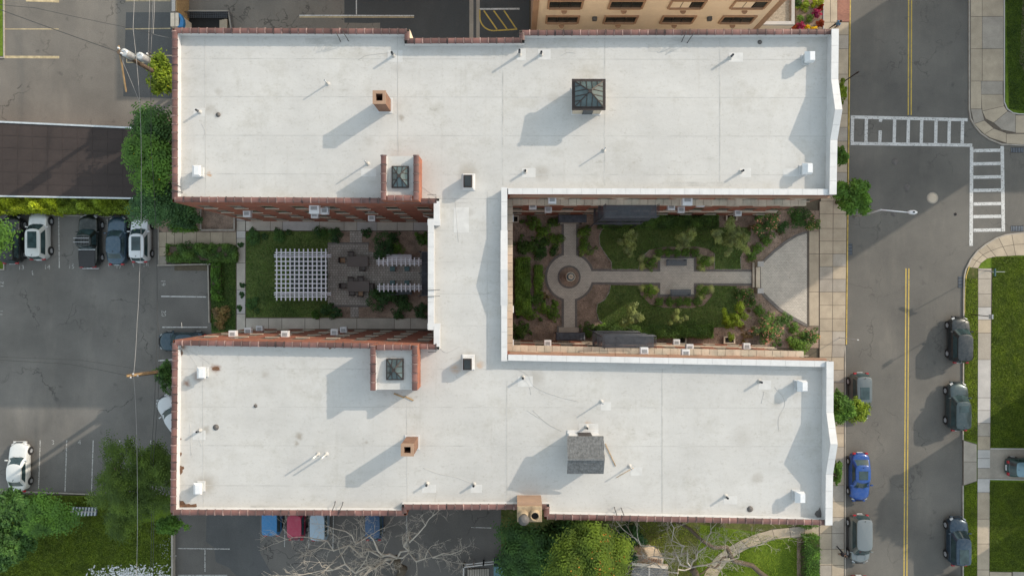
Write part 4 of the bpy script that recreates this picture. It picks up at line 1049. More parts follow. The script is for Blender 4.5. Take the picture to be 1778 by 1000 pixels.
# dried mud washed into the corners of the roof (lies on it in shallow drifts)
def drift(pts, h=.03):
    q = [P(x,y,ZR) for x,y in pts]; c = sum(q, Vector())/len(q); m = MB()
    n = len(q)
    for i in range(n):
        a, b = q[i], q[(i+1)%n]; m.face([(a.x,a.y,ZR+.003),(b.x,b.y,ZR+.003),(c.x,c.y,ZR+h)])
    o = m.build('mud_drift', M['mud'], B)
def blobpx(cx,cy,rx,ry,n=11): return [(cx+rx*math.cos(a)*random.uniform(.7,1.15), cy+ry*math.sin(a)*random.uniform(.7,1.15)) for a in [2*math.pi*i/n for i in range(n)]]
drift([(309,883),(308,872),(312,869),(318,869),(320,875),(328,874),(335,877),(341,874),(342,879),(336,882),(324,883),(316,884)])
for (cx_,cy_,rx,ry) in ((314,816,3.5,8),(317,812,3,3),(314,788,1.8,4),(314,762,1.2,2),(310,849,2,3),(311,860,1.2,1.5),(375,640,9,3.5),(573,604,3,2),(312,602,4,4),(315,612,3,6)): drift(blobpx(cx_,cy_,rx,ry))
o = MB(); q=[(1414,892),(1417,887),(1421,885),(1423,880),(1425,886),(1427,897),(1419,898)]
m = MB().prism(poly_px(q,0),ZR,ZR+.02); 
m = MB(); m.prism([tuple(P(x,y,ZR)[:2]) for x,y in q], ZR+.002, ZR+.03).build('torn_membrane', M['manhole'], B)
# loose pole and boards on the roof
for (a,b,r_) in (((1051,770),(1069,809),.03),((1100,812),(1070,829),.02)): MB().tube([P(*a,ZR+.05),P(*b,ZR+.05)], r_, 6).build('roof_rod', M['wood_tan'], B)
for (a,b) in (((684,683),(702,690)),((703,688),(718,695))): 
    MB().obox(P(*a,ZR),P(*b,ZR),.1,ZR+.01,ZR+.06).build('loose_board', M['wood_tan'], B)

# ---- window air conditioners ----
def ac(px, py, wall_y, side, label, w_=.62, big=1.0, xwall=None):
    if xwall is None:
        z = max(1.5, min(13.5, CAMZ - FOC*(wall_y+side*.25)/(500-py))); c = P(px, py, z); c.y = wall_y; rz = 0 if side > 0 else math.pi
    else: z = 8; c = Vector((xwall, PY(py,8), z)); rz = -math.pi/2
    e = empty('window_air_conditioner', c, rz, label, 'air conditioner', 'air conditioners hanging out of the court windows')
    w_ *= big; h = .42; d = .52*big
    MB().box(-w_/2,w_/2,.01,d,-h,0,.03).build('casing', M['white_metal'], e, local=True)
    for k in range(4): MB().box(-w_*.32,w_*.32,.12+k*.07,.15+k*.07,0,.012).build('louvre', M['dark_metal'], e, local=True)
    MB().box(-w_/2+.03,w_/2-.03,d,d+.02,-h+.04,-.04).build('coil_grille', M['galv'], e, local=True)
    MB().box(-w_/2-.03,w_/2+.03,-.02,.06,-h-.05,-h-.003).build('bracket', M['white_metal'], e, local=True)
WN = PY(352,ZC); WS = PY(594,ZC)
ac(428,371,PY(351.5,ZC),-1,'white air conditioner nearest the outer corner of the upper pergola court wall')
ac(545,361,WN,-1,'largest white air conditioner, high on the upper brick wall of the pergola court',big=1.25)
ac(546,373,WN,-1,'small white air conditioner just below the largest one in the pergola court')
ac(563,366,WN,-1,'white air conditioner just right of the largest one in the pergola court')
ac(645,378.5,WN,-1,'lone low white air conditioner near the tower on the upper pergola court wall')
ac(403,580,PY(592.5,ZC),1,'white air conditioner nearest the outer corner of the lower orange-lit brick wall')
ac(430,574.5,PY(593,ZC),1,'second white air conditioner from the outer corner of the orange-lit wall')
ac(450,571,PY(593,ZC),1,'small grey-white air conditioner low on the orange-lit wall below the pergola court walk')
ac(494,580.5,WS,1,'white air conditioner standing alone mid-way along the orange-lit wall below the pergola')
ac(580,577,WS,1,'white air conditioner of a close pair below the two patio tables, left one')
ac(596,573,WS,1,'small white air conditioner of a close pair below the two patio tables, right one')
ac(925,358,YN,-1,'white air conditioner nearest the inner corner on the upper garden wall')
ac(959,344.5,YN,-1,'white air conditioner high above the upper garden door, over the tan string course')
ac(952,364,YN,-1,'white air conditioner low beside the upper slate canopy')
ac(1194,347.5,YN,-1,'largest white air conditioner above the tan string course of the upper garden wall',big=1.25)
ac(1166,359,YN,-1,'white air conditioner right of the upper fire escape, upper of a pair')
ac(1183,364,YN,-1,'white air conditioner right of the upper fire escape, lower of a pair')
ac(1217,353,YN,-1,'small white bracket-like air conditioner right of the largest one on the upper garden wall')
ac(1282,369.5,YN,-1,'rightmost white air conditioner low on the upper garden wall')
ac(951,596,YS,1,'white air conditioner left of the lower slate canopy')
ac(1119,611,YS,1,'white air conditioner at the right end of the lower fire escape')
ac(1191,614,PY(622,ZC),1,'white air conditioner by the tan string course of the lower garden wall')
ac(1198,603.5,PY(622,ZC),1,'grey-white air conditioner just below the long hedge on the lower garden wall')
ac(1175,594.5,PY(622,ZC),1,'small low white air conditioner tucked under the end of the lower garden hedge')
ac(1297,601.5,PY(624,ZC),1,'rightmost white air conditioner on the lower garden wall')
for py_, l_ in ((379,'upper'),(537,'middle'),(596,'lowest')): ac(0,py_,0,0,f'{l_} of three white air conditioners on the wall closing the garden',xwall=FT[7].x)
# =====================================================================
# OTHER BUILDINGS
# =====================================================================
TB = empty('stucco_building', P(1140, 20), 0, 'tan stucco building with framed dark windows above the tiled roof edge', 'building')
Y0 = 24.1; X0 = PX(932,3)+.0; X1 = 22.45; H2 = 9.6
MB().box(X0,X1,Y0,Y0+22,.9,H2).build('stucco_wall', M['stone_tan'], TB)
MB().box(X0-.5,X0-.003,Y0-.12,Y0+22,0,H2).build('corner_pilaster', M['trim_brown'], TB)
MB().box(X0-.5,X1+.12,Y0-.12,Y0+22.1,0,.9).build('brick_plinth', M['brick'], TB)
MB().box(X1+.003,X1+.5,Y0-.05,Y0+22,.9,H2).build('corner_pilaster', M['trim_brown'], TB)
MB().box(X0-.6,X1+.6,Y0-.3,Y0+22.2,H2,H2+.4).build('roof', M['gravel'], TB)
MB().box(X0,X1,Y0-.08,Y0-.003,1.2,1.6).build('moulding', M['stone_tan'], TB)
def frame_window(x, z, w_, h, yy, blind=False):
    f = MB(); t=.17
    f.box(x-w_/2-t,x-w_/2,yy-.12,yy,z-t,z+h+t); f.box(x+w_/2,x+w_/2+t,yy-.12,yy,z-t,z+h+t); f.box(x-w_/2,x+w_/2,yy-.12,yy,z+h,z+h+t); f.box(x-w_/2,x+w_/2,yy-.18,yy,z-t,z)
    o = f.build('window', M['trim_brown'], TB)
    MB().box(x-w_/2,x+w_/2,yy-.02,yy-.004,z,z+h).build('pane', M['glass'], o)
    for k in range(1,3): MB().box(x-w_/2+w_*k/3-.03,x-w_/2+w_*k/3+.03,yy-.05,yy-.021,z,z+h).build('mullion', M['dark_metal'], o)
    if blind: MB().box(x-w_/2+.02,x+w_*.1,yy-.045,yy-.021,z+.02,z+h-.02).build('blind', M['stone_tan'], o)
for st_,z in enumerate((4.1,7.35)):
    for j,cxp in enumerate((977,1078,1178,1282)):
        x = (cxp-889)*(66-5)/FOC; frame_window(x, z, 2.7, 1.35, Y0, blind=(st_==1 and j>1))
        MB().cyl(x, Y0-.05, z-.75, z-.70, .26, 10).build('roundel', M['trim_brown'], TB)
for cxp in (1032,1231): x=(cxp-889)*(66-5)/FOC; MB().box(x-.2,x+.2,Y0-.3,Y0-.003,5.0,5.4,.05).build('wall_lamp', M['iron'], TB)
# low gravel roofed wing with white parapet
GW = empty('gravel_roof_wing', P(1350,10), 0, 'low flat gravel roofed wing with a white parapet beside the flower bed', 'building')
zg=3.6; gx0,gx1,gy0 = PX(1300,zg),PX(1380,zg),PY(43,zg)
MB().box(X1+.51,gx1,gy0,gy0+20,0,zg-.3).build('wall', M['stone_tan'], GW)
MB().box(X1+.51,gx1-.3,gy0+.3,gy0+20,zg-.29,zg-.25).build('gravel_roof', M['gravel'], GW)
MB().box(gx1-.3,gx1,gy0,gy0+20,zg-.3,zg).build('parapet', M['concrete_pale'], GW); MB().box(X1+.51,gx1-.3,gy0,gy0+.3,zg-.3,zg-.003).build('parapet', M['concrete_pale'], GW)
# offscreen neighbours that throw the shadows seen in the street and lots
def plain_building(name, px0, py0, px1, py1, h, lab, mt='brick'):
    a = P(px0,py1); b = P(px1,py0); e = empty(name, ((a.x+b.x)/2,(a.y+b.y)/2,0), 0, lab, 'building')
    MB().box(a.x,b.x,a.y,b.y,-.1,h).build('wall', M[mt], e)
    MB().box(a.x-.2,b.x+.2,a.y-.2,b.y+.2,h,h+.3).build('roof', M['membrane'], e)
    off = OFF[e.name]
    for (x0_,y0_,x1_,y1_,ang,nx,ny) in ((a.x,a.y,b.x,a.y,math.pi,0,-1),(a.x,a.y,a.x,b.y,math.pi/2,-1,0)):
        L = math.hypot(x1_-x0_,y1_-y0_); n = int(L/4)
        for k in range(n):
            t_ = (k+.5)/n
            for z in range(1,int(h-1.8),4): add_window(x0_+(x1_-x0_)*t_+nx*.01, y0_+(y1_-y0_)*t_+ny*.01, z+.4, ang, e)
plain_building('street_block', 1860,-207,2030,92,23,'tall brick block across the street beyond the upper right edge of the photo')
plain_building('low_block', 2031,-207,2600,106,10.2,'low brick block beyond the right edge behind the tall one','stone_tan')
plain_building('rear_block', 545,-500,780,-50,10,'brick block north of the rear parking lot beyond the upper edge')
plain_building('corner_house', 1822,655,2050,735,8,'house east of the lawn beyond the right edge of the photo')
plain_building('corner_annex', 1870,850,2050,960,7,'house annex below the driveway beyond the right edge of the photo')
# long low brown-roofed garage
GR = empty('garage_row', P(110,280), 0, 'long low garage with dark brown flat roofing above the bright hedge', 'garage')
zz=2.6
q=[(-400,195),(240,224),(246,344),(-400,333)]
MB().prism([tuple(P(x,y,zz)[:2]) for x,y in q],0,zz-.06).build('wall', M['brick'], GR)
rf = MB().prism([tuple(P(x,y,zz)[:2]) for x,y in q],zz-.059,zz).build('roof', M['barn_roof'], GR)
MB().obox(P(-400,194,zz),P(240,223,zz),.16,zz-.1,zz+.10).build('edge_strip', M['galv'], GR)
MB().obox(P(-400,334,zz),P(246,345,zz),.14,zz-.1,zz+.09).build('edge_strip', M['galv'], GR)
for k in range(1,6):
    f=k/6; MB().obox(P(-400,195+138*f,zz),P(240+6*f,224+120*f,zz),.09,zz,zz+.018).build('roofing_seam', M['barn_roof'], GR)
for k in range(14):
    x=-100+k*26; MB().obox(P(x,212+(x*.03),zz),P(x+1,335+x*.03,zz),.04,zz,zz+.012).build('cross_seam', M['barn_roof'], GR)
# stair pit with railing behind the NW corner
SP = empty('basement_stairwell', P(355,34), 0, 'dark railed basement stairwell behind the upper left corner of the roof', 'stairwell')
MB().box(PX(312),PX(398),PY(60),PY(22),.0,.03).build('pit_floor', M['black'], SP)
for (x0_,y0_,x1_,y1_) in ((312,21,398,21),(398,21,404,60)): 
    MB().obox(P(x0_,y0_),P(x1_,y1_),.12,0,.25).build('kerb_wall', M['concrete_grey'], SP)
    a=P(x0_,y0_,1.0);b=P(x1_,y1_,1.0); MB().tube([a,b],.03,6).build('top_rail', M['iron'], SP)
    m=MB(); n=int((b-a).length/.16)
    for k in range(n+1): p=a.lerp(b,k/n); m.bar((p.x,p.y,.2),(p.x,p.y,1.0),.025,.025)
    m.build('balusters', M['iron'], SP)['kind']='stuff'
m=MB()
for k in range(26): x=PX(316+k*3.2); m.box(x-.03,x+.03,PY(34),PY(23),.3,.33)
for k in range(4): y=PY(24+k*3); m.box(PX(314),PX(398),y-.02,y+.02,.34,.36)
m.build('well_grille', M['iron'], SP)['kind']='stuff'
for k in range(3): MB().box(PX(398)-.9+k*.28,PX(398)-.64+k*.28,PY(58),PY(36),0,.1+k*.12).build('step', M['concrete'], SP)
# white shed/wall end and tarp at the corner
WE = empty('white_wall', P(303,10,2.5), 0, 'white painted boundary wall running up from the upper left roof corner', 'wall')
za=2.5
MB().box(PX(298,za),PX(304,za),PY(20,za),PY(-300,za),0,za).build('wall', M['concrete_pale'], WE); MB().box(PX(304,za)+.003,PX(306.5,za),PY(19,za),PY(-300,za),0,za-.1).build('trim', M['wood_tan'], WE)
SH = empty('small_shed', P(308,35), 0, 'small pale shed roof with a torn blue tarpaulin at the upper left roof corner', 'shed')
MB().box(PX(297,za),PX(311,za),PY(47,za),PY(23.5,za),0,za+.1).build('shed_body', M['cream_paint'], SH)
MB().prism([tuple(P(x,y,za)[:2]) for x,y in ((311,24),(315,26),(319,34),(320,42),(318,48),(309,48),(313,44),(314,36))],za-.3,za+.13).build('tarpaulin', M['blue_tarp'], SH)
MB().box(PX(304.2,za),PX(305,za),PY(47,za),PY(23.5,za),za+.1,za+.115).build('seam', M['joint'], SH)
# porch roof and shed at the bottom
PR = empty('house_porch', P(1135,985), 0, 'grey shingled porch roof with cream balustrade below the bare tree', 'porch')
zp=4.0
rf=MB().box(PX(1098,zp),PX(1160,zp),PY(1030,zp),PY(984,zp),zp-.2,zp); rf.build('porch_roof', M['shingle'], PR)
for k in range(10): y=PY(985+k*4.4,zp); MB().box(PX(1098,zp),PX(1160,zp),y-.13,y-.01,zp,zp+.02).build('shingle_course', M['shingle'], PR)
MB().box(PX(1126,zp),PX(1128,zp),PY(1030,zp),PY(984,zp),zp+.02,zp+.05).build('roof_joint', M['concrete_pale'], PR)
MB().obox(P(1098,978,zp),P(1160,984,zp),.3,zp-.3,zp+.1).build('cream_cornice', M['cream_paint'], PR)
MB().obox(P(1104,968,2.5),P(1152,975,2.5),.6,0,2.4).build('cream_balcony', M['cream_paint'], PR)
for k in range(11): p=P(1108+k*4,972+k*.6,2.5); MB().box(p.x-.04,p.x+.04,p.y-.35,p.y+.35,2.4,2.5).build('baluster', M['trim_brown'], PR)
MB().prism([tuple(P(x,y,1)[:2]) for x,y in ((1112,952),(1130,951),(1142,957),(1150,968),(1104,968))],0,.6).build('porch_step', M['stone'], PR)
MB().box(PX(1100),PX(1200),PY(1200),PY(1031,0),0,zp-.3).build('house_wall', M['cream_paint'], PR)
SD = empty('teal_shed', P(872,995), 0, 'teal flat-roofed shed by the fence at the bottom edge', 'shed')
MB().box(PX(857,2.2),PX(886,2.2),PY(1040,2.2),PY(983,2.2),0,2.2,.05).build('shed_roof', M['teal_roof'], SD)
MB().box(PX(857,2.2)+.3,PX(886,2.2)-.3,PY(1038,2.2),PY(983,2.2)-.3,2.2,2.23).build('roof_panel', M['teal_roof'], SD)
def rail_fence(name, pts, h, lab, mt='concrete_pale', step=.9, group=None):
    e = empty(name, P(*pts[0]), 0, lab, 'fence', group)
    q = [P(*p) for p in pts]
    for i in range(len(q)-1):
        for zf in (h, h*.5): MB().bar((q[i].x,q[i].y,zf),(q[i+1].x,q[i+1].y,zf),.10,.07).build('rail', M[mt], e)
        n = max(1,int((q[i+1]-q[i]).length/step))
        for k in range(n+1): p=q[i].lerp(q[i+1],k/n); MB().box(p.x-.06,p.x+.06,p.y-.06,p.y+.06,0,h+.08).build('post', M[mt], e)
rail_fence('timber_fence', [(806,1020),(806,976),(840,972),(880,968)], 1.1, 'grey-white rail fence round the small yard at the bottom edge')
BS = empty('basement_steps', P(840,990), 0, 'narrow steps of a small yard behind the rail fence at the bottom edge', 'steps')
for k in range(9): MB().box(PX(812+k*4.2),PX(815.4+k*4.2),PY(1010),PY(986),0,.35-k*.03).build('step', M['concrete_grey'], BS)

# =====================================================================
# COURT FURNITURE
# =====================================================================
def pergola(px0,px1,py0,py1,z,nx,ny,lab,oversh=.35,long_beams=True):
    x0,x1,y0,y1 = PX(px0,z),PX(px1,z),PY(py1,z),PY(py0,z)
    e = empty('pergola', ((x0+x1)/2,(y0+y1)/2,.1), 0, lab, 'pergola'); W_=M['white_wood']
    return e,x0,x1,y0,y1,W_
z=2.7
e,x0,x1,y0,y1,W_ = pergola(478,567,432,522,z,12,12,'large white timber lattice pergola on the lawn of the smaller court')
for yy in (y0+.55,y0+.72,y1-.55,y1-.72): MB().box(x0-.2,x1+.35,yy-.04,yy+.04,z-.42,z-.22).build('beam', W_, e)
for k in range(12):
    x = x0+.1+(x1-x0-.2)*k/11; MB().box(x-.045,x+.045,y0,y1,z-.217,z-.06).build('rafter', W_, e)
for k in range(11):
    y = y0+.35+(y1-y0-.7)*k/10; MB().box(x0-.05,x1+.05,y-.045,y+.045,z-.057,z).build('lattice_slat', W_, e)
for xx in (x0+.5,x1-.5):
    for yy in (y0+.63,y1-.63): MB().box(xx-.09,xx+.09,yy-.085,yy+.085,.1,z-.42).build('post', W_, e)
MB().box(x0+.6,x1-.6,y0+.8,y1-.8,.10,.135).build('pergola_floor', M['slate'], e)
def bench(cx,cy,L,lab,rz=0,mt='bench',name='garden_bench'):
    e = empty(name,(cx,cy,.12),rz,lab,'bench')
    for k in range(5): MB().box(-L/2,L/2,-.25+k*.105,-.165+k*.105,.42,.455).build('seat_slat', M[mt], e, local=True)
    for k in range(3): MB().box(-L/2,L/2,.29+k*.015,.315+k*.015,.52+k*.12,.61+k*.12).build('back_slat', M[mt], e, local=True)
    for s2 in (-1,1):
        for yy in (-.22,.26): MB().box(s2*(L/2-.12)-.035,s2*(L/2-.12)+.035,yy-.035,yy+.035,0,.42 if yy<0 else .88).build('leg', M[mt], e, local=True)
        MB().box(s2*(L/2-.06)-.03,s2*(L/2-.06)+.03,-.25,.28,.6,.65).build('armrest', M[mt], e, local=True)
    return e
for (xa_,xb_,yc_,lab) in ((655,730,455,'narrow white slatted arbour over a bench, the upper one of the smaller court'),(656,730,499.5,'narrow white slatted arbour over a bench, the lower one of the smaller court')):
    z=2.5; x0,x1,y=PX(xa_,z),PX(xb_,z),PY(yc_,z); e=empty('arbour',((x0+x1)/2,y,.1),0,lab,'pergola','narrow white arbours by the patio')
    for yy in (y-.15,y+.02,y+.17): MB().box(x0-.1,x1+.1,yy-.035,yy+.035,z-.28,z-.12).build('beam', M['white_wood'], e)
    for k in range(10):
        x=x0+.15+(x1-x0-.3)*k/9; MB().box(x-.05,x+.05,y-.38,y+.4,z-.117,z-.02).build('cross_slat', M['white_wood'], e)
    for xx in (x0+.5,x1-.5): MB().box(xx-.07,xx+.07,y-.07,y+.07,.1,z-.28).build('post', M['white_wood'], e)
bench(PX(695),PY(449),2.4,'slatted bench under the upper narrow arbour',0,'white_wood'); bench(PX(697),PY(505),2.2,'slatted bench under the lower narrow arbour',math.pi,'bench')
def chair(px,py,rz,lab,mt='chair_tan',group='patio chairs',sz=.5):
    e=empty('patio_chair',P(px,py)+Vector((0,0,.11)),R(rz),lab,'chair',group); s=sz/2
    MB().box(-s,s,-s,s,.40,.47,.03).build('seat', M[mt], e, local=True)
    MB().box(-s,s,s-.05,s+.04,.47,.92,.02).build('backrest', M['dark_metal'], e, local=True)
    for a in (-1,1):
        for b in (-1,1): MB().box(a*(s-.04)-.02,a*(s-.04)+.02,b*(s-.04)-.02,b*(s-.04)+.02,0,.4).build('leg', M['dark_metal'], e, local=True)
        MB().box(a*s-.03,a*s+.03,-s,s,.62,.66).build('armrest', M['dark_metal'], e, local=True)
def table(pxa,pxb,pya,pyb,lab):
    z=.85; x0,x1,y0,y1=PX(pxa,z),PX(pxb,z),PY(pyb,z),PY(pya,z); e=empty('patio_table',((x0+x1)/2,(y0+y1)/2,.11),0,lab,'table','patio tables')
    MB().box(x0,x1,y0,y1,z-.05,z,.015).build('tabletop', M['table'], e)
    for xx in (x0+.15,x1-.15):
        for yy in (y0+.12,y1-.12): MB().box(xx-.04,xx+.04,yy-.04,yy+.04,.11,z-.05).build('leg', M['dark_metal'], e)
    MB().box(x0+.2,x1-.2,y0+.1,y1-.1,z-.14,z-.055).build('apron', M['dark_metal'], e)
table(603,639,445,463,'long taupe patio table, the upper of the two'); table(604,641,488,506,'long taupe patio table, the lower of the two')
chair(597,452.5,90,'chair with a tan cushion at the left end of the upper patio table'); chair(598,496.5,90,'chair with a grey cushion at the left end of the lower patio table','table')
chair(612,442.5,0,'empty dark chair pushed in above the upper patio table','table'); chair(632,466,180,'dark chair pushed in below the upper patio table','table')
chair(612,486,0,'dark chair on the upper side of the lower patio table, left one','table'); chair(629,485,0,'dark chair on the upper side of the lower patio table, right one','table')
chair(614,508.5,180,'dark chair on the lower side of the lower patio table, left one','table'); chair(629,510,180,'chair with a tan cushion on the lower side of the lower patio table'); chair(647,497,-90,'chair with a grey seat at the right end of the lower patio table','table')
for px_,py_,l_ in ((683,467,'teal mesh stool left of a pair below the upper arbour'),(708,467,'teal mesh stool right of a pair below the upper arbour'),(683,491,'teal mesh stool left of a pair above the lower arbour'),(708,491,'teal mesh stool right of a pair above the lower arbour')):
    c=P(px_,py_); e=empty('mesh_stool',(c.x,c.y,.11),0,l_,'stool','teal stools beside the arbours')
    MB().box(-.24,.24,-.22,.22,.38,.43,.02).build('seat', M['teal'], e, local=True)
    for a in (-1,1):
        for b in (-1,1): MB().box(a*.2-.02,a*.2+.02,b*.18-.02,b*.18+.02,0,.38).build('leg', M['dark_metal'], e, local=True)
# screened frame against the connector
SF=empty('bike_cage', P(742,475),0,'dark metal framed enclosure against the connector wall at the patio end','enclosure')
for (a,b) in (((731,438),(731,513)),((731,438),(748,438)),((731,513),(748,513)),((731,456),(748,456)),((731,475),(748,475))):
    p=P(*a,1.5);q=P(*b,1.5); MB().bar(p,q,.07,.07).build('top_rail', M['bench'], SF)
for yy in (438,456,475,513): p=P(731,yy); MB().box(p.x-.04,p.x+.04,p.y-.04,p.y+.04,0,1.5).build('post', M['bench'], SF)
MB().box(PX(731)+.1,PX(748),PY(513),PY(438),.05,.12).build('cage_floor', M['slate'], SF)
bench(PX(1172),PY(457),1.95,'dark slate bench on the upper edge of the paved seat bay',0); bench(PX(1179),PY(507),1.95,'dark slate bench on the lower edge of the paved seat bay',math.pi)
# fountain
F=P(989,481); FE=empty('fountain',(F.x,F.y,.19),0,'small tiered pale stone fountain in the round garden bed','fountain')
MB().lathe(F.x,F.y,[(.30,.18),(.34,.3),(.16,.36),(.14,.75),(.42,.98),(.47,1.06),(.42,1.07),(.36,1.0),(.10,.96)],28).build('lower_basin', M['stone'], FE)
MB().lathe(F.x,F.y,[(.08,.95),(.07,1.3),(.22,1.45),(.26,1.5),(.22,1.5),(.06,1.44)],24).build('upper_basin', M['stone'], FE)
MB().lathe(F.x,F.y,[(.04,1.44),(.07,1.58),(.02,1.72)],12).build('finial', M['stone'], FE)
MB().lathe(F.x,F.y,[(.38,1.03),(.05,1.032)],24).build('water', M['glass_sky'], FE)
# steps between the garden and the plaza
ST=empty('plaza_steps',P(1311,482),0,'two stone steps with square piers between the garden path and the curved plaza','steps')
MB().box(PX(1305),PX(1308.5),PY(499),PY(456),.1,.30).build('step', M['stone'], ST)
MB().box(PX(1310),PX(1317),PY(500),PY(464),.1,.42,.02).build('step', M['stone'], ST)
for yy in (459,505): MB().box(PX(1309.5),PX(1319),PY(yy+4),PY(yy-4),.05,.95,.03).build('pier', M['stone'], ST); MB().box(PX(1309),PX(1319.5),PY(yy+4.5),PY(yy-4.5),.95,1.02,.02).build('pier_cap', M['concrete_pale'], ST)
for (px_,py_,l_) in ((1269,377,'square stone window well at the foot of the upper garden wall'),(1185,374,'dark narrow window well at the foot of the upper garden wall behind the hedge'),(1265,590,'square stone window well at the foot of the lower garden wall'),(1181,590,'dark window well at the foot of the lower garden wall by the hedge end'),(891,381,'small stone window well at the closed end of the garden')):
    e=empty('window_well',P(px_,py_),0,l_,'window well','window wells at the foot of the garden walls'); c=P(px_,py_)
    for (a,b,d,f) in ((-.55,-.42,-.35,.35),(.42,.55,-.35,.35),(-.42,.42,-.35,-.24),(-.42,.42,.24,.35)): MB().box(c.x+a,c.x+b,c.y+d,c.y+f,0,.3).build('kerb_stone', M['stone'], e)
    MB().box(c.x-.42,c.x+.42,c.y-.24,c.y+.24,.061,.07).build('well_floor', M['black'], e)

# =====================================================================
# POLES, LAMPS, WIRES
# =====================================================================
def pole(base, top, r, lab, name='utility_pole', mt='wood_pole'):
    e=empty(name, base, 0, lab, 'utility pole'); MB().tube([base,top],[r*1.25,r*.8],12).build('pole_shaft', M[mt], e); return e
t1=P(206,91,12.2); b1=P(327,158,0)
e=pole(b1,t1,.19,'leaning wooden utility pole with two grey transformers near the upper left trees')
d_=(b1-t1).normalized()
MB().bar(P(206,80,12.0),P(219,160,10.2),.09,.11).build('crossarm', M['wood_tan'], e)
for px_,py_,zt_ in ((222,95,11.3),(249,101,10.2)):
    c=P(px_,py_,zt_); ax=d_*.62
    o=MB().tube([c-ax,c-ax*.9,c+ax*.9,c+ax],[.2,.31,.31,.28],16).build('transformer', M['galv'], e)
    MB().tube([c-ax*.9+Vector((.1,.1,0)),c-ax*1.3+Vector((.1,.15,0))],.05,8).build('bushing', M['white_metal'], o)
for (px_,py_,z_) in ((206,84,12.3),(211,93,12.3),(256,94,10),(258,108,9)): 
    c=P(px_,py_,z_); MB().lathe(c.x,c.y,[(.04,z_-.15),(.09,z_-.05),(.04,z_),(.08,z_+.08),(.02,z_+.12)],10).build('insulator', M['white_metal'], e)
MB().bar(P(252,98,9.5),P(262,92,9.5),.08,.08).build('crossarm', M['wood_pole'], e)
t2=P(222,652,11.5); b2=P(296,643,0)
e2=pole(b2,t2,.18,'leaning wooden utility pole with a yellowish arm beside the lower wing')
MB().bar(P(220,652.5,11.6),P(271,646,9.5),.16,.13).build('crossarm', M['wood_tan'], e2)
for (px_,py_,z_) in ((232,649,11.3),(240,652,11.0),(228,655,11.4)): c=P(px_,py_,z_); MB().lathe(c.x,c.y,[(.04,z_),(.09,z_+.06),(.04,z_+.12),(.02,z_+.2)],10).build('insulator', M['white_metal'], e2)
def wire(pts, lab, r=.018, mt='wire', sag=.5):
    """pts: (px,py,z) controls"""
    q=[P(*p) for p in pts]; out=[]
    for i in range(len(q)-1):
        for k in range(8):
            t_=k/8; p=q[i].lerp(q[i+1],t_); p.z-=sag*4*t_*(1-t_)*((q[i+1]-q[i]).length/30); out.append(p)
    out.append(q[-1]); o=MB().tube(out,r,5).build('overhead_cable',M[mt]); tag(o,lab,'cable','overhead cables over the parking lots')
wire([(235,-300,11),(231,50,11),(243,185,11),(245,330,10.8),(242,480,10.8),(238,560,11),(232,651,11.6),(238,800,10.5),(233,1100,11)],'brightest pale cable running the whole height of the photo over the lots',.017)
wire([(262,-300,10),(259,90,10),(262,250,9.5),(272,450,9),(270,650,9),(262,790,9),(258,1100,9)],'dark cable running beside the pale one close to the building',.018,'wire_dark')
wire([(268,-300,10),(262,93,10)],'grey cable coming down from the upper edge to the transformer pole, right one',.014); wire([(258,-300,10),(257,95,10)],'grey cable coming down from the upper edge to the transformer pole, left one',.014)
wire([(271,-300,10),(266,60,10),(296,66,14.9)],'service cable reaching from the transformer pole to the roof corner',.016)
wire([(275,560,9),(276,650,9),(266,800,9),(262,1100,9)],'second dark cable beside the lower utility pole',.018,'wire_dark')
wire([(-140,-34,12),(5,19,11.8),(206,91,12)],'dark cable crossing diagonally from the upper left corner to the transformer pole',.028,'wire_dark')
wire([(-60,2,12),(60,14,12),(230,50,10.5),(296,66,14.9)],'thin dark twisted cable from the upper left edge to the roof corner',.018,'wire_dark')
wire([(-60,622,10),(120,632,9.5),(222,652,11.4)],'dark cable from the left edge to the lower utility pole, upper one',.022,'wire_dark')
wire([(-60,618,10),(140,625,9.6),(270,646,9.6)],'dark cable from the left edge to the arm of the lower pole',.018,'wire_dark')
wire([(206,91,11.8),(245,185,10.8)],'short cable from the transformer pole to the pale long cable',.014)
# street lamp with long arm
L0=P(1484,376,0); e=empty('street_lamp',L0,0,'white street lamp reaching over the junction from behind the large street tree','street lamp')
MB().tube([L0,P(1500,373,5),P(1530,364.5,8.4)],[.10,.08,.07],10).build('lamp_pole', M['galv'], e)
MB().tube([P(1530,364.5,8.4),P(1556,367,8.7),P(1578,369,8.8)],[.06,.055,.05],8).build('lamp_arm', M['white_metal'], e)
c=P(1585,369,8.8); h=MB(); h.tube([c+Vector((-.42,.02,0)),c+Vector((-.25,.01,.04)),c+Vector((.1,0,.05)),c+Vector((.34,0,0))],[.08,.17,.19,.08],10).build('lamp_head', M['white_metal'], e)
MB().box(c.x-.12,c.x+.02,c.y-.06,c.y+.06,c.z+.2,c.z+.28).build('photocell', M['black'], e)
def thin_pole(bpx,bpy_,tpx,tpy,h,lab,head=False,r=.05,mt='dark_metal',cat='pole',name='sign_post'):
    a=P(bpx,bpy_,0); b=P(tpx,tpy,h); e=empty(name,a,0,lab,cat); MB().tube([a,b],[r*1.2,r],8).build('shaft',M[mt],e)
    return e,b
e,b=thin_pole(1464,143,1488,127,5.2,'slim dark post by the yellow kerb beside the uppermost street tree'); MB().tube([b,b+Vector((.1,.05,.25))],[.09,.03],8).build('finial',M['dark_metal'],e)
e,b=thin_pole(1457,586,1489,590,4.2,'slim grey parking meter pole on the pavement below the plaza',r=.035,mt='galv'); MB().box(b.x-.1,b.x+.1,b.y-.04,b.y+.04,b.z-.2,b.z+.1,.03).build('head',M['galv'],e)
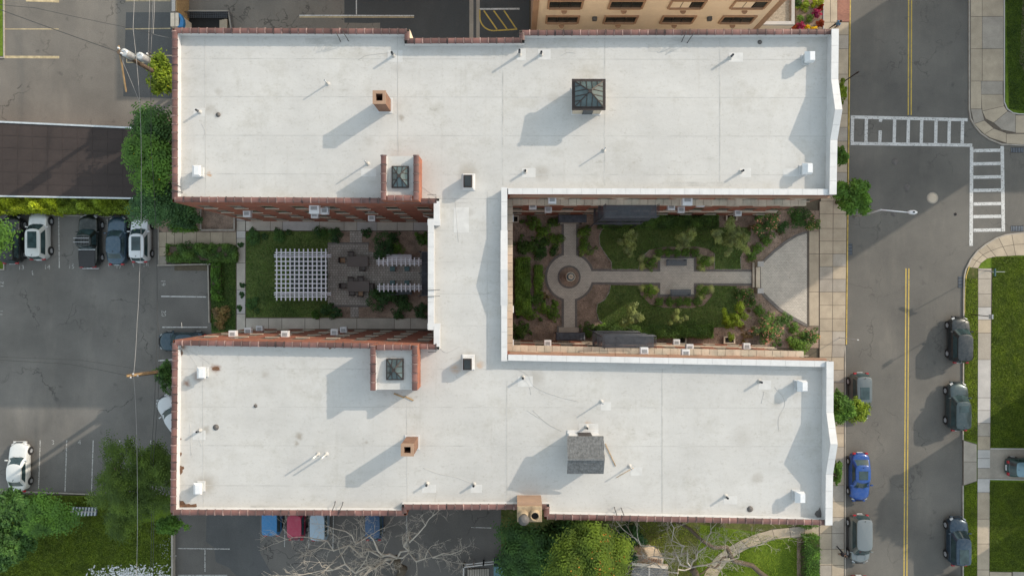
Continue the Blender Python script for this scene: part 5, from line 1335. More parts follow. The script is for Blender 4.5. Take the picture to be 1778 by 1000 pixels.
e,b=thin_pole(1686,546,1724,550,4.2,'slim dark post beside the parked car nearest the corner lawn',r=.035); MB().box(b.x-.03,b.x+.03,b.y-.2,b.y+.2,b.z-.5,b.z).build('sign_plate',M['galv'],e)
a=P(1697,468,0); e=empty('street_name_sign',P(1722,471),0,'street name post with crossed teal blades at the lower right corner lawn','street sign')
c=P(1726,473,3.1); MB().tube([P(1712,470,0),c],[.04,.035],8).build('post',M['galv'],e)
MB().bar(P(1698,469,3.0),P(1724,471,3.2),.04,.20).build('name_blade',M['iron'],e); MB().bar(c+Vector((0,.35,.1)),c+Vector((0,-.35,.1)),.05,.22).build('name_blade',M['teal'],e); MB().bar(c+Vector((0,.05,.2)),c+Vector((.8,.05,.2)),.03,.18).build('name_blade',M['galv'],e)
# hydrant-like lamp in hedge etc
for (px_,py_,l_) in ((333,392,'small white path light in the shrubs by the sunken areaway'),):
    c=P(px_,py_); e=empty('path_light',c,0,l_,'garden light'); MB().cyl(c.x,c.y,0,.5,.03,8).build('stem',M['iron'],e); MB().lathe(c.x,c.y,[(.05,.5),(.12,.52),(.11,.62),(.03,.68)],12).build('lamp',M['white_metal'],e); MB().box(c.x-.05,c.x+.45,c.y-.35,c.y+.05,0,.35).build('box',M['black'],e)
SG=empty('slatted_bench_frame',P(143,887),0,'grey slatted metal ramp between the bushes and the large dark tree','ramp')
m=MB(); q=[P(120,896,.5),P(125,880,.5),P(168,881,.5),P(167,895,.5)]
m.prism([tuple(v[:2]) for v in q],.35,.42).build('deck',M['grate'],SG)
for k in range(8): t_=(k+.5)/8; a=q[1].lerp(q[2],t_); b=q[0].lerp(q[3],t_); MB().bar((a.x,a.y,.45),(b.x,b.y,.45),.12,.05).build('slat',M['galv'],SG)
MB().bar((q[0]+q[1])/2,(q[3]+q[2])/2,.06,.08).build('rail',M['concrete_pale'],SG)
# white sheet scraps on the lawn
deb=MB(); r_=random.Random(3)
for k in range(420):
    px_=r_.gauss(225,34); py_=1000-abs(r_.gauss(0,8)); 
    if not(150<px_<296): continue
    c=P(px_,py_,.12+r_.random()*.08); a=r_.random()*6.28; s=.05+r_.random()*.16; t_=.03+r_.random()*.07
    u=Vector((math.cos(a),math.sin(a),r_.uniform(-.6,.6)))*s; v=Vector((-math.sin(a),math.cos(a),r_.uniform(-.6,.6)))*t_
    deb.face([c-u-v,c+u-v*.3,c+u*.6+v,c-u*.8+v*.8])
o=deb.build('plastic_scraps',M['white_metal']); tag(o,'scatter of torn white plastic scraps on the lawn at the bottom edge','litter',None,'stuff')
m=MB()
for k in range(60):
    px_=r_.gauss(287,7);py_=r_.gauss(952,10); c=P(px_,py_,.12); m.box(c.x-.03,c.x+.03,c.y-.03,c.y+.03,.08,.14)
m.build('white_flowers',M['white_metal'])['kind']='stuff'
# =====================================================================
# CARS
# =====================================================================
def interp(tab, y):
    for (a, va), (b, vb) in zip(tab, tab[1:]):
        if a <= y <= b:
            t = (y-a)/(b-a); t = t*t*(3-2*t) if False else t; return va+(vb-va)*t
    return tab[-1][1] if y > tab[-1][0] else tab[0][1]
def make_car(c, heading, L, W, kind, paint, lab, sunroof=None, rack=False, trim=None, roofmt=None, metallic=.35, visor=None):
    e = empty('parked_'+{'sedan':'sedan','suv':'suv','hatch':'hatchback','pickup':'pickup_truck','van':'minivan'}[kind], (c[0],c[1],.01), R(heading), lab,
              {'sedan':'car','suv':'car','hatch':'car','pickup':'pickup truck','van':'minivan'}[kind], 'parked vehicles')
    pm = carpaint('paint_'+e.name.replace('.','_'), paint, metallic); G = M['car_glass']; h=L/2; w=W/2
    # deck height profile: y from rear(-1) to front(+1)
    if kind=='sedan': deck=[(-1,.62),(-.97,.90),(-.9,1.0),(-.62,1.03),(-.3,.98),(.3,.97),(.42,.96),(.8,.80),(.93,.70),(1,.5)]; cab=(-.76,.42,-.50,.13); H=1.45
    elif kind=='hatch': deck=[(-1,.66),(-.98,.95),(-.9,1.02),(-.3,1.0),(.3,1.0),(.45,1.0),(.8,.86),(.94,.74),(1,.5)]; cab=(-.93,.45,-.78,.18); H=1.52
    elif kind=='suv': deck=[(-1,.7),(-.985,1.02),(-.9,1.1),(-.3,1.08),(.3,1.07),(.48,1.07),(.82,.95),(.95,.80),(1,.55)]; cab=(-.95,.47,-.84,.22); H=1.70
    elif kind=='van': deck=[(-1,.7),(-.985,1.0),(-.9,1.08),(-.3,1.06),(.4,1.05),(.6,1.02),(.86,.88),(.96,.74),(1,.52)]; cab=(-.96,.60,-.88,.30); H=1.74
    else: deck=[(-1,.75),(-.99,1.12),(-.5,1.13),(-.3,1.12),(.3,1.12),(.46,1.12),(.86,1.04),(.96,.88),(1,.6)]; cab=(-.28,.44,-.20,.20); H=1.85
    def halfw(y):
        a=abs(y); f = 1.0-.02*(a/.62)**2 if a<.62 else .98-.22*((a-.62)/.38)**2.2
        return w*f*(.985 if abs(y)<.5 else 1)
    ysn=[-1,-.985,-.96,-.92,-.86,-.78,-.68,-.55,-.4,-.25,-.1,.05,.2,.33,.45,.57,.68,.78,.86,.92,.96,.985,1]
    m=MB(); n=0; rows=[]
    for i,y in enumerate(ysn):
        hw=halfw(y); z=interp(deck,y); lo=.22 if abs(y)<.93 else .30
        end = 1-max(0,(abs(y)-.9)/.1)**2*.18
        hw*=end
        prof=[(hw*.90,lo),(hw*.985,lo+.14),(hw,lo+.36),(hw*.985,z-.18),(hw*.93,z-.055),(hw*.80,z),(hw*.4,z+.03),(0,z+.04)]
        pr=[(-a,b) for a,b in prof]+[(a,b) for a,b in prof[-2::-1]]
        rd=max(0,(abs(y)-.78)/.22)*(.30 if y>0 else .20)*(1 if y>0 else -1)
        rows.append(len(m.v)); m.v+=[(a,y*h-rd*(abs(a)/max(hw,.01))**2.5,b) for a,b in pr]; n=len(pr)
    for i in range(len(rows)-1):
        for k in range(n-1): m.f.append((rows[i]+k,rows[i+1]+k,rows[i+1]+k+1,rows[i]+k+1)); m.sm.append(True)
        m.f.append((rows[i]+n-1,rows[i+1]+n-1,rows[i+1],rows[i])); m.sm.append(True)
    m.f.append(tuple(rows[0]+k for k in range(n))); m.sm.append(False); m.f.append(tuple(rows[-1]+k for k in reversed(range(n)))); m.sm.append(False)
    body=m.build('body',pm,e,local=True)
    # cabin
    yr,yf,tr,tf=[q*h for q in cab]; zb=interp(deck,cab[0])-.04; zf=interp(deck,cab[1])-.04; wb=w*.915; wt=w*.76; zt=H
    def cabpt(u,v):   # u -1..1 across, v 0..1 rear->front at roof height
        pass
    def ring(t,grow=0):  # t 0 base,1 roof ; returns 12 pts
        y0=yr+(tr-yr)*t; y1=yf+(tf-yf)*t; ww=wb+(wt-wb)*(t**1.15); z0=zb+(zt-.05-zb)*t; z1=zf+(zt-.03-zf)*t
        ww+=grow; y0-=grow; y1+=grow
        c_=.12
        pts=[(-ww,y0+c_*2,0),(-ww*.88,y0+.03,0),(-ww*.45,y0-.03,0),(0,y0-.05,0),(ww*.45,y0-.03,0),(ww*.88,y0+.03,0),(ww,y0+c_*2,0),(ww*1.02,(y0+y1)/2,1),(ww,y1-c_*2.6,2),(ww*.86,y1-.05,2),(ww*.45,y1+.05,2),(0,y1+.09,2),(-ww*.45,y1+.05,2),(-ww*.86,y1-.05,2),(-ww,y1-c_*2.6,2),(-ww*1.02,(y0+y1)/2,1)]
        return [(x,y,z0+(z1-z0)*(y-yr)/(yf-yr)) for x,y,_ in pts]
    m=MB(); ts=[0,.25,.5,.75,1]; rr=[]
    for t in ts: rr.append(len(m.v)); m.v+=ring(t)
    for i in range(4):
        for k in range(16): m.f.append((rr[i]+k,rr[i]+(k+1)%16,rr[i+1]+(k+1)%16,rr[i+1]+k)); m.sm.append(True)
    m.build('pillars',pm,e,local=True)
    # roof with crown
    top=ring(1); m=MB(); b=[(x,y,z) for x,y,z in top]; m.v+=b; m.v+=[(x*.86,(y-(tr+tf)/2)*.90+(tr+tf)/2,z+.045) for x,y,z in b]; m.v.append((0,(tr+tf)/2,zt+.02))
    for k in range(16): m.f.append((k,(k+1)%16,16+(k+1)%16,16+k)); m.sm.append(True); m.f.append((16+k,16+(k+1)%16,32)); m.sm.append(True)
    roof=m.build('roof',M[roofmt] if roofmt else pm,e,local=True)
    # windows just proud of the pillars
    def patch(name,idx,t0,t1,shrink=.08,mt=G):
        A=ring(t0,.012); Bq=ring(t1,.012); m=MB(); k0,k1=idx[0],idx[-1]
        pts0=[Vector(A[k]) for k in idx]; pts1=[Vector(Bq[k]) for k in idx]
        d0=(pts0[-1]-pts0[0])*shrink; d1=(pts1[-1]-pts1[0])*shrink
        pts0[0]+=d0;pts0[-1]-=d0;pts1[0]+=d1;pts1[-1]-=d1
        bb=len(m.v); m.v+=pts0+pts1; nn=len(pts0)
        for k in range(nn-1): m.f.append((bb+k,bb+k+1,bb+nn+k+1,bb+nn+k)); m.sm.append(True)
        return m.build(name,mt,e,local=True)
    patch('windshield',[9,10,11,12,13],.05,.93,.03); patch('rear_window',[1,2,3,4,5],.10,.90,.06)
    patch('side_window',[6,7,8],.12,.86,.05); patch('side_window',[14,15,0],.12,.86,.05)
    if kind=='pickup':
        MB().box(-w*.80,w*.80,-h*.965,yr-.14,1.125,1.19,.02).build('tonneau_cover',M['car_trim'],e,local=True)
        MB().box(-w*.84,w*.84,yr-.13,yr-.07,1.15,1.22).build('bed_rail',M['galv'],e,local=True)
        MB().box(-w*.82,w*.82,-h-.09,-h+.02,.45,.62,.03).build('rear_bumper',M['rim'],e,local=True)
    if rack:
        for yy in (tr+.35,tf-.30): MB().box(-w*.82,w*.72,yy-.025,yy+.025,H+.10,H+.14).build('roof_bar',M['rim'],e,local=True)
        for xx in (-.45,-.25,0,.25,.45): MB().box(xx-.03,xx+.03,tr+.1,tf-.1,H+.03,H+.055).build('roof_rib',M['car_trim'],e,local=True)
    if sunroof:
        a,b=sunroof; y0=tr+(tf-tr)*a; y1=tr+(tf-tr)*b; MB().box(-wt*.62,wt*.62,y0,y1,H+.0,H+.035,.012).build('sunroof',G,e,local=True)
    wb_=h*.60
    for sx in (-1,1):
        for yy in (-wb_,wb_*1.03):
            rw=.33 if kind in('sedan','hatch') else .37
            arch=MB(); arch.tube([(sx*(w-.16),yy,rw+.02),(sx*(w+.006),yy,rw+.02)],rw+.06,22).build('wheel_arch',M['car_trim'],e,local=True)
            o=MB().tube([(sx*(w-.2),yy,rw),(sx*(w-.02),yy,rw),(sx*(w+.03),yy,rw)],[rw,rw,rw*.9],22).build('wheel',M['rubber'],e,local=True)
            MB().tube([(sx*(w+.0),yy,rw),(sx*(w+.035),yy,rw)],[rw*.66,rw*.6],16).build('rim',M['rim'],o,local=True)
            for k in range(5):
                a=k*1.2566; MB().bar((sx*(w+.038),yy,rw),(sx*(w+.038),yy+math.cos(a)*rw*.58,rw+math.sin(a)*rw*.58),.05,.02).build('spoke',M['galv'],o,local=True)
        ym=yf-.28*(yf-tf)-.1
        MB().box(sx*(wb+.0),sx*(w+.17),ym-.05,ym+.07,1.0,1.13,.03).build('mirror',pm,e,local=True)
        zf_=interp(deck,.93)
        m=MB(); x1=halfw(.93)*.97; m.v+=[(sx*x1,h*.90,zf_-.03),(sx*(x1*.62),h*.955,zf_-.06),(sx*x1*.60,h*.975,zf_-.18),(sx*x1*1.0,h*.92,zf_-.16),(sx*x1*.96,h*.86,zf_+.0),(sx*x1*.66,h*.92,zf_+.015)]
        m.f+=[(0,1,2,3),(4,5,1,0)]; m.sm+=[True]*2; m.build('headlight',M['headlight'],e,local=True)
        zr_=interp(deck,-.96); x1=halfw(-.96)*.93
        MB().box(sx*x1*.64,sx*(x1+.02),-h*.995,-h*.925,zr_-.20,zr_-.0,.03).build('taillight',M['taillight'],e,local=True)
    MB().box(-w*.66,w*.66,h*.955,h+.035,.42,.60,.04).build('front_bumper',pm if kind!='pickup' else M['rim'],e,local=True)
    MB().box(-w*.34,w*.34,h*.97,h+.012,.46,.70).build('grille',M['car_trim'],e,local=True)
    MB().box(-.26,.26,-h-.02,-h+.03,.62,.76).build('number_plate',M['headlight'],e,local=True)
    for sx in (-.35,.30):   # wipers and hood creases
        MB().bar((sx,yf+.06,zf+.10),(sx+.42,yf-.05,zf+.16),.02,.02).build('wiper',M['black'],e,local=True)
    m=MB()
    for sx in (-1,1): m.bar((sx*w*.45,yf+.15,interp(deck,.5)+.035),(sx*w*.38,h*.85,interp(deck,.86)+.02),.02,.012)
    m.build('bonnet_crease',pm,e,local=True)
    if visor: MB().box(-.45,.35,yf-.30,yf-.12,zf+.16,zf+.20).build('painted_reflection',M[visor],e,local=True)  # solid coloured strip imitates a reflection on the windshield
    MB().tube([(0,tr+.18,H+.0),(0,tr+.02,H+.12)],.018,6).build('aerial',M['black'],e,local=True)
    return e
C = make_car
C(P(1657,589),0,4.45,1.84,'suv',(.030,.036,.040),'dark grey SUV parked nearest the corner on the right side of the street',metallic=.5)
C(P(1654,703),0,4.65,1.86,'suv',(.050,.075,.082),'slate grey-green SUV parked second below the corner on the right side of the street',sunroof=(.62,.88),metallic=.5)
C(P(1654,934),0,4.6,1.84,'suv',(.020,.045,.075),'dark blue SUV with a black glass roof near the bottom on the right kerb',sunroof=(.04,.60),metallic=.4)
C(P(1652,1040),0,4.6,1.84,'sedan',(.02,.045,.08),'dark blue car at the bottom edge on the right side of the street')
C(P(1486,686),180,4.6,1.84,'suv',(.13,.15,.155),'grey SUV half under the street tree on the left side of the street',sunroof=(.38,.86),metallic=.6,visor='red_visor')
C(P(1486,824),180,4.7,1.84,'sedan',(.002,.055,.26),'bright blue sedan parked on the left side of the street',sunroof=(.30,.86),metallic=.1)
C(P(1486,930),180,4.75,1.88,'van',(.20,.22,.225),'silver grey minivan parked below the bright blue sedan',metallic=.6)
C(P(1484,1034),180,4.6,1.84,'sedan',(.03,.032,.035),'black car at the bottom edge on the left side of the street')
C(P(1778,808),-90,4.5,1.8,'hatch',(.035,.075,.08),'dark teal hatchback with its nose off the right edge in the driveway',roofmt='paint_lightteal')
C(P(31,417),0,4.7,1.86,'suv',(.010,.013,.014),'black SUV partly under the foliage at the left edge of the lot')
C(P(77,411),0,4.65,1.84,'suv',(.58,.60,.60),'white SUV with a large dark sunroof between numbers 13 and 14',sunroof=(.30,.94),metallic=.2)
C(P(164,420),0,5.1,1.92,'pickup',(.010,.016,.015),'black pickup truck with roof bars and a covered bed',rack=True)
C(P(211,419),0,4.7,1.82,'sedan',(.045,.085,.125),'steel blue sedan parked between the pickup and the white SUV',metallic=.45)
C(P(251,417),0,4.45,1.82,'hatch',(.62,.64,.66),'white hatchback with a dark blue sunroof, last in the row by the pavement',sunroof=(.30,.92),metallic=.2)
C(P(323,592),90,4.6,1.82,'sedan',(.02,.05,.075),'dark blue car half hidden under the corner of the lower wing roof')
C(P(309,722),34,4.6,1.82,'sedan',(.62,.64,.66),'white car parked askew half hidden by the left roof edge',metallic=.15)
C(P(42,807),0,4.75,1.82,'sedan',(.66,.67,.66),'white sedan alone in the sunlit lower left bay',metallic=.1)
C(P(478,884),0,4.5,1.84,'suv',(.02,.16,.36),'bright blue SUV sticking out under the lower roof edge')
C(P(519,894),0,4.2,1.74,'hatch',(.34,.02,.06),'dark red hatchback sticking out under the lower roof edge')
C(P(559,893),0,4.4,1.78,'suv',(.30,.38,.45),'pale silver-blue SUV sticking out under the lower roof edge',metallic=.5)
C(P(652,893),0,4.4,1.78,'hatch',(.015,.06,.14),'navy blue hatchback under the bare branches behind the building')

# =====================================================================
# PEOPLE
# =====================================================================
def person(px, py, rz, lab, top, legs, hairm='hair', stride=.28, bare_arm=True):
    e = empty('person', P(px,py)+Vector((0,0,.12)), R(rz), lab, 'person')
    # skeleton: y forward
    V=[];E_=[];Rd=[]
    def add(p,r,par=None):
        V.append(p);Rd.append(r)
        if par is not None: E_.append((par,len(V)-1))
        return len(V)-1
    pel=add((0,0,.95),.15); wst=add((0,.01,1.10),.135,pel); ch=add((0,.02,1.32),.17,wst); nk=add((0,.03,1.47),.065,ch); 
    hd=add((0,.05,1.56),.085,nk); h2=add((0,.055,1.66),.098,hd); h3=add((0,.045,1.74),.07,h2); add((0,.15,1.61),.02,hd)
    for s in (-1,1):
        sh=add((s*.17,.02,1.40),.07,ch); el=add((s*.24,-.03*s-.02,1.14),.05,sh); wr=add((s*.25,.12-.16*s,.92),.033,el); pm=add((s*.25,.14-.18*s,.85),.035,wr)
        for f in range(4):
            a=add((s*.25+(f-1.5)*.019,.15-.19*s,.80),.010,pm); b=add((s*.25+(f-1.5)*.02,.165-.19*s,.765-.006*abs(f-1.4)),.009,a); add((s*.245+(f-1.5)*.02,.175-.19*s,.74),.008,b)
        a=add((s*.22,.17-.18*s,.83),.011,pm); add((s*.21,.19-.18*s,.80),.009,a)
        hp=add((s*.09,0,.90),.11,pel); kn=add((s*.10,stride*.5*s+.04,.50),.07,hp); an=add((s*.10,stride*s-.02,.09),.045,kn); add((s*.11,stride*s+.15,.04),.04,an)
    me=bpy.data.meshes.new('body'); me.from_pydata(V,E_,[]); o=bpy.data.objects.new('body',me); col.objects.link(o); o.parent=e
    sk=o.modifiers.new('s','SKIN'); sk.use_smooth_shade=True
    for i,v in enumerate(me.skin_vertices[0].data): v.radius=(Rd[i],Rd[i]); v.use_root=(i==0)
    ss=o.modifiers.new('u','SUBSURF'); ss.levels=1; ss.render_levels=1
    bpy.context.view_layer.update(); me2=bpy.data.meshes.new_from_object(o.evaluated_get(bpy.context.evaluated_depsgraph_get()))
    o.modifiers.clear(); o.data=me2; me2.materials.clear(); me2.materials.append(M['skin']); me2.materials.append(M[top]); me2.materials.append(M[legs]); me2.materials.append(M['black'])
    for p in me2.polygons:
        c=p.center; p.use_smooth=True
        if c.z<.10: p.material_index=3
        elif c.z<1.0 and abs(c.x)<.2: p.material_index=2
        elif c.z<1.49 and (abs(c.x)<.19 or c.z>(1.2 if bare_arm else .93)): p.material_index=1
    # garments and hair as shells over the body
    hm=MB(); hm.lathe(0,.03,[(.075,1.58),(.108,1.66),(.098,1.75),(.05,1.80)],14); hm.build('hair',M[hairm],e,local=True)
    for s in (-1,1):
        MB().box(s*.038-.011,s*.038+.011,.135,.15,1.655,1.672).build('eye',M['black'],e,local=True)
        MB().box(s*.105-.012,s*.105+.012,.03,.07,1.62,1.68,.005).build('ear',M['skin'],e,local=True)
    MB().box(-.025,.025,.135,.150,1.585,1.595).build('mouth',M['mud'],e,local=True)
    return e
person(1444,50,-60,'person in a blue top walking on the pavement by the upper right roof corner','shirt_blue','cloth_dark')
person(1453,953,-150,'person in black clothes walking on the pavement beside the minivan','cloth_dark','cloth_dark',stride=.36)
# =====================================================================
# VEGETATION
# =====================================================================
def quads_mesh(name, ctr, u, v, tint, mt, bend=0.0):
    """ctr,u,v: (n,3). one leaf = quad (rhombus)"""
    n = len(ctr)
    co = np.empty((n,4,3)); co[:,0]=ctr-u; co[:,1]=ctr+v*.8-u*.1; co[:,2]=ctr+u; co[:,3]=ctr-v*.8-u*.1
    me = bpy.data.meshes.new(name); me.vertices.add(n*4); me.vertices.foreach_set('co', co.reshape(-1))
    me.loops.add(n*4); me.loops.foreach_set('vertex_index', np.arange(n*4, dtype=np.int32))
    me.polygons.add(n); me.polygons.foreach_set('loop_start', np.arange(0, n*4, 4, dtype=np.int32)); me.polygons.foreach_set('loop_total', np.full(n, 4, dtype=np.int32))
    me.update(); at = me.attributes.new('tint', 'FLOAT', 'FACE'); at.data.foreach_set('value', tint.astype(np.float32)); me.materials.append(mt)
    return me
def unit(a): return a/np.maximum(np.linalg.norm(a, axis=1, keepdims=True), 1e-9)
def leaf_cloud(r, n, leaf, seed, rx=1, ry=1, rz=.8, nl=14, style='leaf', flat=.5, lobes=None, lobr=(.32,.52), aspect=.55):
    g = np.random.default_rng(seed)
    if lobes is None:
        d = unit(g.normal(size=(nl,3))); d[:,2] = np.abs(d[:,2])*.9-.15; L = d*(g.uniform(.30,1.0,size=(nl,1))**.75); L[0]=0
        lr = g.uniform(*lobr, size=nl)*np.where(np.arange(nl)==0,1.3,1)
    else: L = np.array(lobes)[:,:3]; lr = np.array(lobes)[:,3]
    nl = len(L)
    CL = 7 if (style == 'leaf' and r > 1.05) else 1
    nc = max(1, n//CL); n = nc*CL
    k = g.choice(nl, size=nc, p=lr**2/np.sum(lr**2)).repeat(CL); d = unit(g.normal(size=(nc,3))).repeat(CL, 0)
    cj = np.abs(g.normal(0, .22, nc)).repeat(CL); ct_ = g.uniform(0,1,nc).repeat(CL)
    d = unit(d + g.normal(0, .02, (n,3))); d[:,2] = np.where(d[:,2]<-.3, -d[:,2], d[:,2])
    rad = lr[k]*(1-(cj if CL > 1 else np.abs(g.normal(0,.16,size=n))))*(1+.10*np.sin(d[:,0]*7+k)+.08*np.sin(d[:,1]*9+2*k))
    c = L[k] + d*rad[:,None]; nrm = unit(d + g.normal(0,.55,size=(n,3)) + np.array([0,0,flat]))
    a = unit(np.cross(nrm, g.normal(size=(n,3)))); b = np.cross(nrm, a)
    s = leaf*g.uniform(.55,1.3,size=(n,1))
    c = c*r*np.array([rx,ry,rz])
    if r > 1.05:
        th = np.arctan2(c[:,1], c[:,0]); ph = seed % 6; rn = 1 + .13*np.sin(3*th+ph) + .10*np.sin(5*th+2*ph) + .07*np.sin(11*th+ph); c[:,0] *= rn; c[:,1] *= rn
    if CL > 1: c = c + g.normal(0, leaf*.85, (n,3))*np.array([1,1,.6])
    if style == 'frond':     # rosettes of long drooping fronds
        m = max(40, n//62); idx = g.choice(n, m, replace=False); cc=[];uu=[];vv=[];tt=[]
        for i in idx:
            nf = 8; az0 = g.uniform(0,6.28); lt = .45*((k[i]*.618)%1)+.65*g.uniform(0,1)
            for f in range(nf):
                az = az0+f*6.283/nf+g.normal(0,.15); dr = np.array([math.cos(az), math.sin(az), -.22+g.normal(0,.12)]); ln = leaf*g.uniform(4.5,8)
                side = np.array([-math.sin(az), math.cos(az), 0])
                for q in range(4):
                    t = (q+.6)/4; cen = c[i]+dr*ln*t+np.array([0,0,-.35*ln*t*t+.1*ln])
                    cc.append(cen); uu.append(side*leaf*1.05*(1-.5*abs(t-.45))); vv.append(dr*leaf*.55); tt.append(lt*.75+g.uniform(0,.25))
        return np.array(cc), np.array(uu), np.array(vv), np.array(tt)
    return c, a*s, b*s*aspect, np.clip((g.uniform(0,1,n)*.2 + ct_*.5 if CL > 1 else g.uniform(0,1,n)*.5) + (g.uniform(0,1,nl)[k])*.4, 0, 1)
def limb(m, a, b, r0, r1, g, wob=.12, n=7, seg=6):
    a=Vector(a); b=Vector(b); L=(b-a).length; pts=[a]; 
    for i in range(1,seg): t=i/seg; pts.append(a.lerp(b,t)+Vector((g.uniform(-1,1),g.uniform(-1,1),g.uniform(-.6,.9)))*L*wob*math.sin(t*3.14))
    pts.append(b); m.tube(pts,[r0+(r1-r0)*i/seg for i in range(seg+1)],n); return pts
def tree(px, py, hc, rpx, n, leaf, kind, lab, ht=None, name='tree', cat='tree', group=None, base=None, rx=1, ry=1, rz=.8, style='leaf', nl=40, extras=(), seed=None, trunk_r=.16, lobr=(.13,.30), bark='bark'):
    seed = seed or int(px*7+py); g = random.Random(seed); k=(CAMZ-hc)/FOC; r=rpx*k; c=P(px,py,hc)
    bx,by = (c.x,c.y) if base is None else tuple(P(*base)[:2])
    e=empty(name,(bx,by,.05),0,lab,cat,group)
    tops=(c.x-bx,c.y-by,hc)
    m=MB(); pts=limb(m,(0,0,0),(tops[0]*.8,tops[1]*.8,hc-r*rz*.3),trunk_r*1.25,trunk_r*.6,g,.03,9)
    m.build('trunk',M[bark],e,local=True)
    for j in range(6):
        a=j*1.05+g.random(); s=pts[3+j%3]; t=Vector((tops[0]+math.cos(a)*r*rx*.6,tops[1]+math.sin(a)*r*ry*.6,hc+r*rz*g.uniform(-.1,.45)))
        m=MB(); limb(m,s,t,trunk_r*.5,trunk_r*.12,g,.1,6); m.build('limb',M[bark],e,local=True)
    ct,u,v,ti=leaf_cloud(r,n,leaf,seed,rx,ry,rz,nl,style,lobr=lobr); ct=ct+np.array(tops)
    wx=ct[:,0]+bx; wy=ct[:,1]+by; ins=np.zeros(len(ct),bool); OO=offset(FT,-.12)
    for i_ in range(NF):
        p_,q_=OO[i_],OO[i_-1]; ins^=((p_.y>wy)!=(q_.y>wy))&(wx<(q_.x-p_.x)*(wy-p_.y)/((q_.y-p_.y) or 1e-9)+p_.x)
    ok=~(ins&(ct[:,2]<15.15)); ct,u,v,ti=ct[ok],u[ok],v[ok],ti[ok]
    o=bpy.data.objects.new('crown',quads_mesh('crown',ct,u,v,ti,L_[kind])); col.objects.link(o); o.parent=e
    for (mt,frac,sz,zone) in extras:
        g2=np.random.default_rng(seed+5); kk=g2.choice(len(ct),int(len(ct)*frac),replace=False); c2=ct[kk]
        if zone is not None:
            dd=np.linalg.norm((c2-np.array(tops))[:,:2]/r-np.array(zone[:2]),axis=1); c2=c2[dd<zone[2]]
        nn=len(c2); 
        if not nn: continue
        c2=c2+np.array([0,0,.12]); a=unit(g2.normal(size=(nn,3))); b=unit(np.cross(a,g2.normal(size=(nn,3))))
        o=bpy.data.objects.new('blossom' if mt in('yellow','pink','orange','magenta') else 'pale_shoots',quads_mesh('blossom',c2,a*sz,b*sz*.7,g2.uniform(0,1,nn),L_[mt])); col.objects.link(o); o.parent=e
    return e
# ---- shrubs: one mesh per kind and size class, shared ----
SHM={}
def shrub(px, py, rpx, lab, kind='box', style='ball', name='shrub', cat='shrub', group='shrubs of the garden court', h=None, flowers=None, rx=1, ry=1):
    r=rpx*.0545; key=(kind,style,round(rpx/4),flowers)
    if key not in SHM:
        seed=len(SHM)*13+5; lf=.078/r; n=int(min(7000,max(500,14/(lf*lf)*(.9 if style=='ball' else .55))))
        if style=='ball': ct,u,v,ti=leaf_cloud(1,n,lf,seed,1,1,.9,12,lobr=(.50,.62)); 
        elif style=='spike':
            ct,u,v,ti=leaf_cloud(.8,500,.11,seed,1,1,.7,8,'frond')
        else: ct,u,v,ti=leaf_cloud(1,n,lf*1.15,seed,1,1,.8,16,lobr=(.22,.42))
        me=quads_mesh('foliage',ct,u,v,ti,L_[kind]); fl=None
        if flowers:
            g2=np.random.default_rng(seed+1); kk=g2.choice(len(ct),max(12,int(len(ct)*.045)),replace=False); kk=kk[ct[kk][:,2]>.2]; c2=[];a2=[];b2=[]
            for i in kk:
                for q in range(5): c2.append(ct[i]*1.04+g2.normal(0,.03,3)); 
            c2=np.array(c2); nn=len(c2); a=unit(g2.normal(size=(nn,3))+np.array([0,0,0])); b=unit(np.cross(a,g2.normal(size=(nn,3))))
            fl=quads_mesh('flowers',c2,a*.05,b*.045,g2.uniform(0,1,nn),L_[flowers])
        m=MB(); 
        for j in range(5): a=j*1.256; m.tube([(0,0,-.15),(math.cos(a)*.12,math.sin(a)*.12,.25),(math.cos(a)*.34,math.sin(a)*.34,.55)],[.05,.035,.012],5)
        st=bpy.data.meshes.new('stems'); st.from_pydata(m.v,[],m.f); st.materials.append(M['bark'])
        SHM[key]=(me,fl,st)
    me,fl,st=SHM[key]; hz=h or r*1.05
    z0=.06; c=P(px,py,hz*.6)
    e=empty(name,(c.x,c.y,z0),random.uniform(0,6.28) if rx==ry else 0,lab,cat,group)
    sc_=(r*rx,r*ry,hz*.85)
    for nm,mm in (('foliage',me),('flowers',fl),('stems',st)):
        if mm is None: continue
        o=bpy.data.objects.new(nm,mm); col.objects.link(o); o.parent=e; o.scale=sc_; o.location=(0,0,hz*.35 if nm!='stems' else .02)
        if nm=='stems': o.scale=(r*rx,r*ry,hz*.9)
    return e
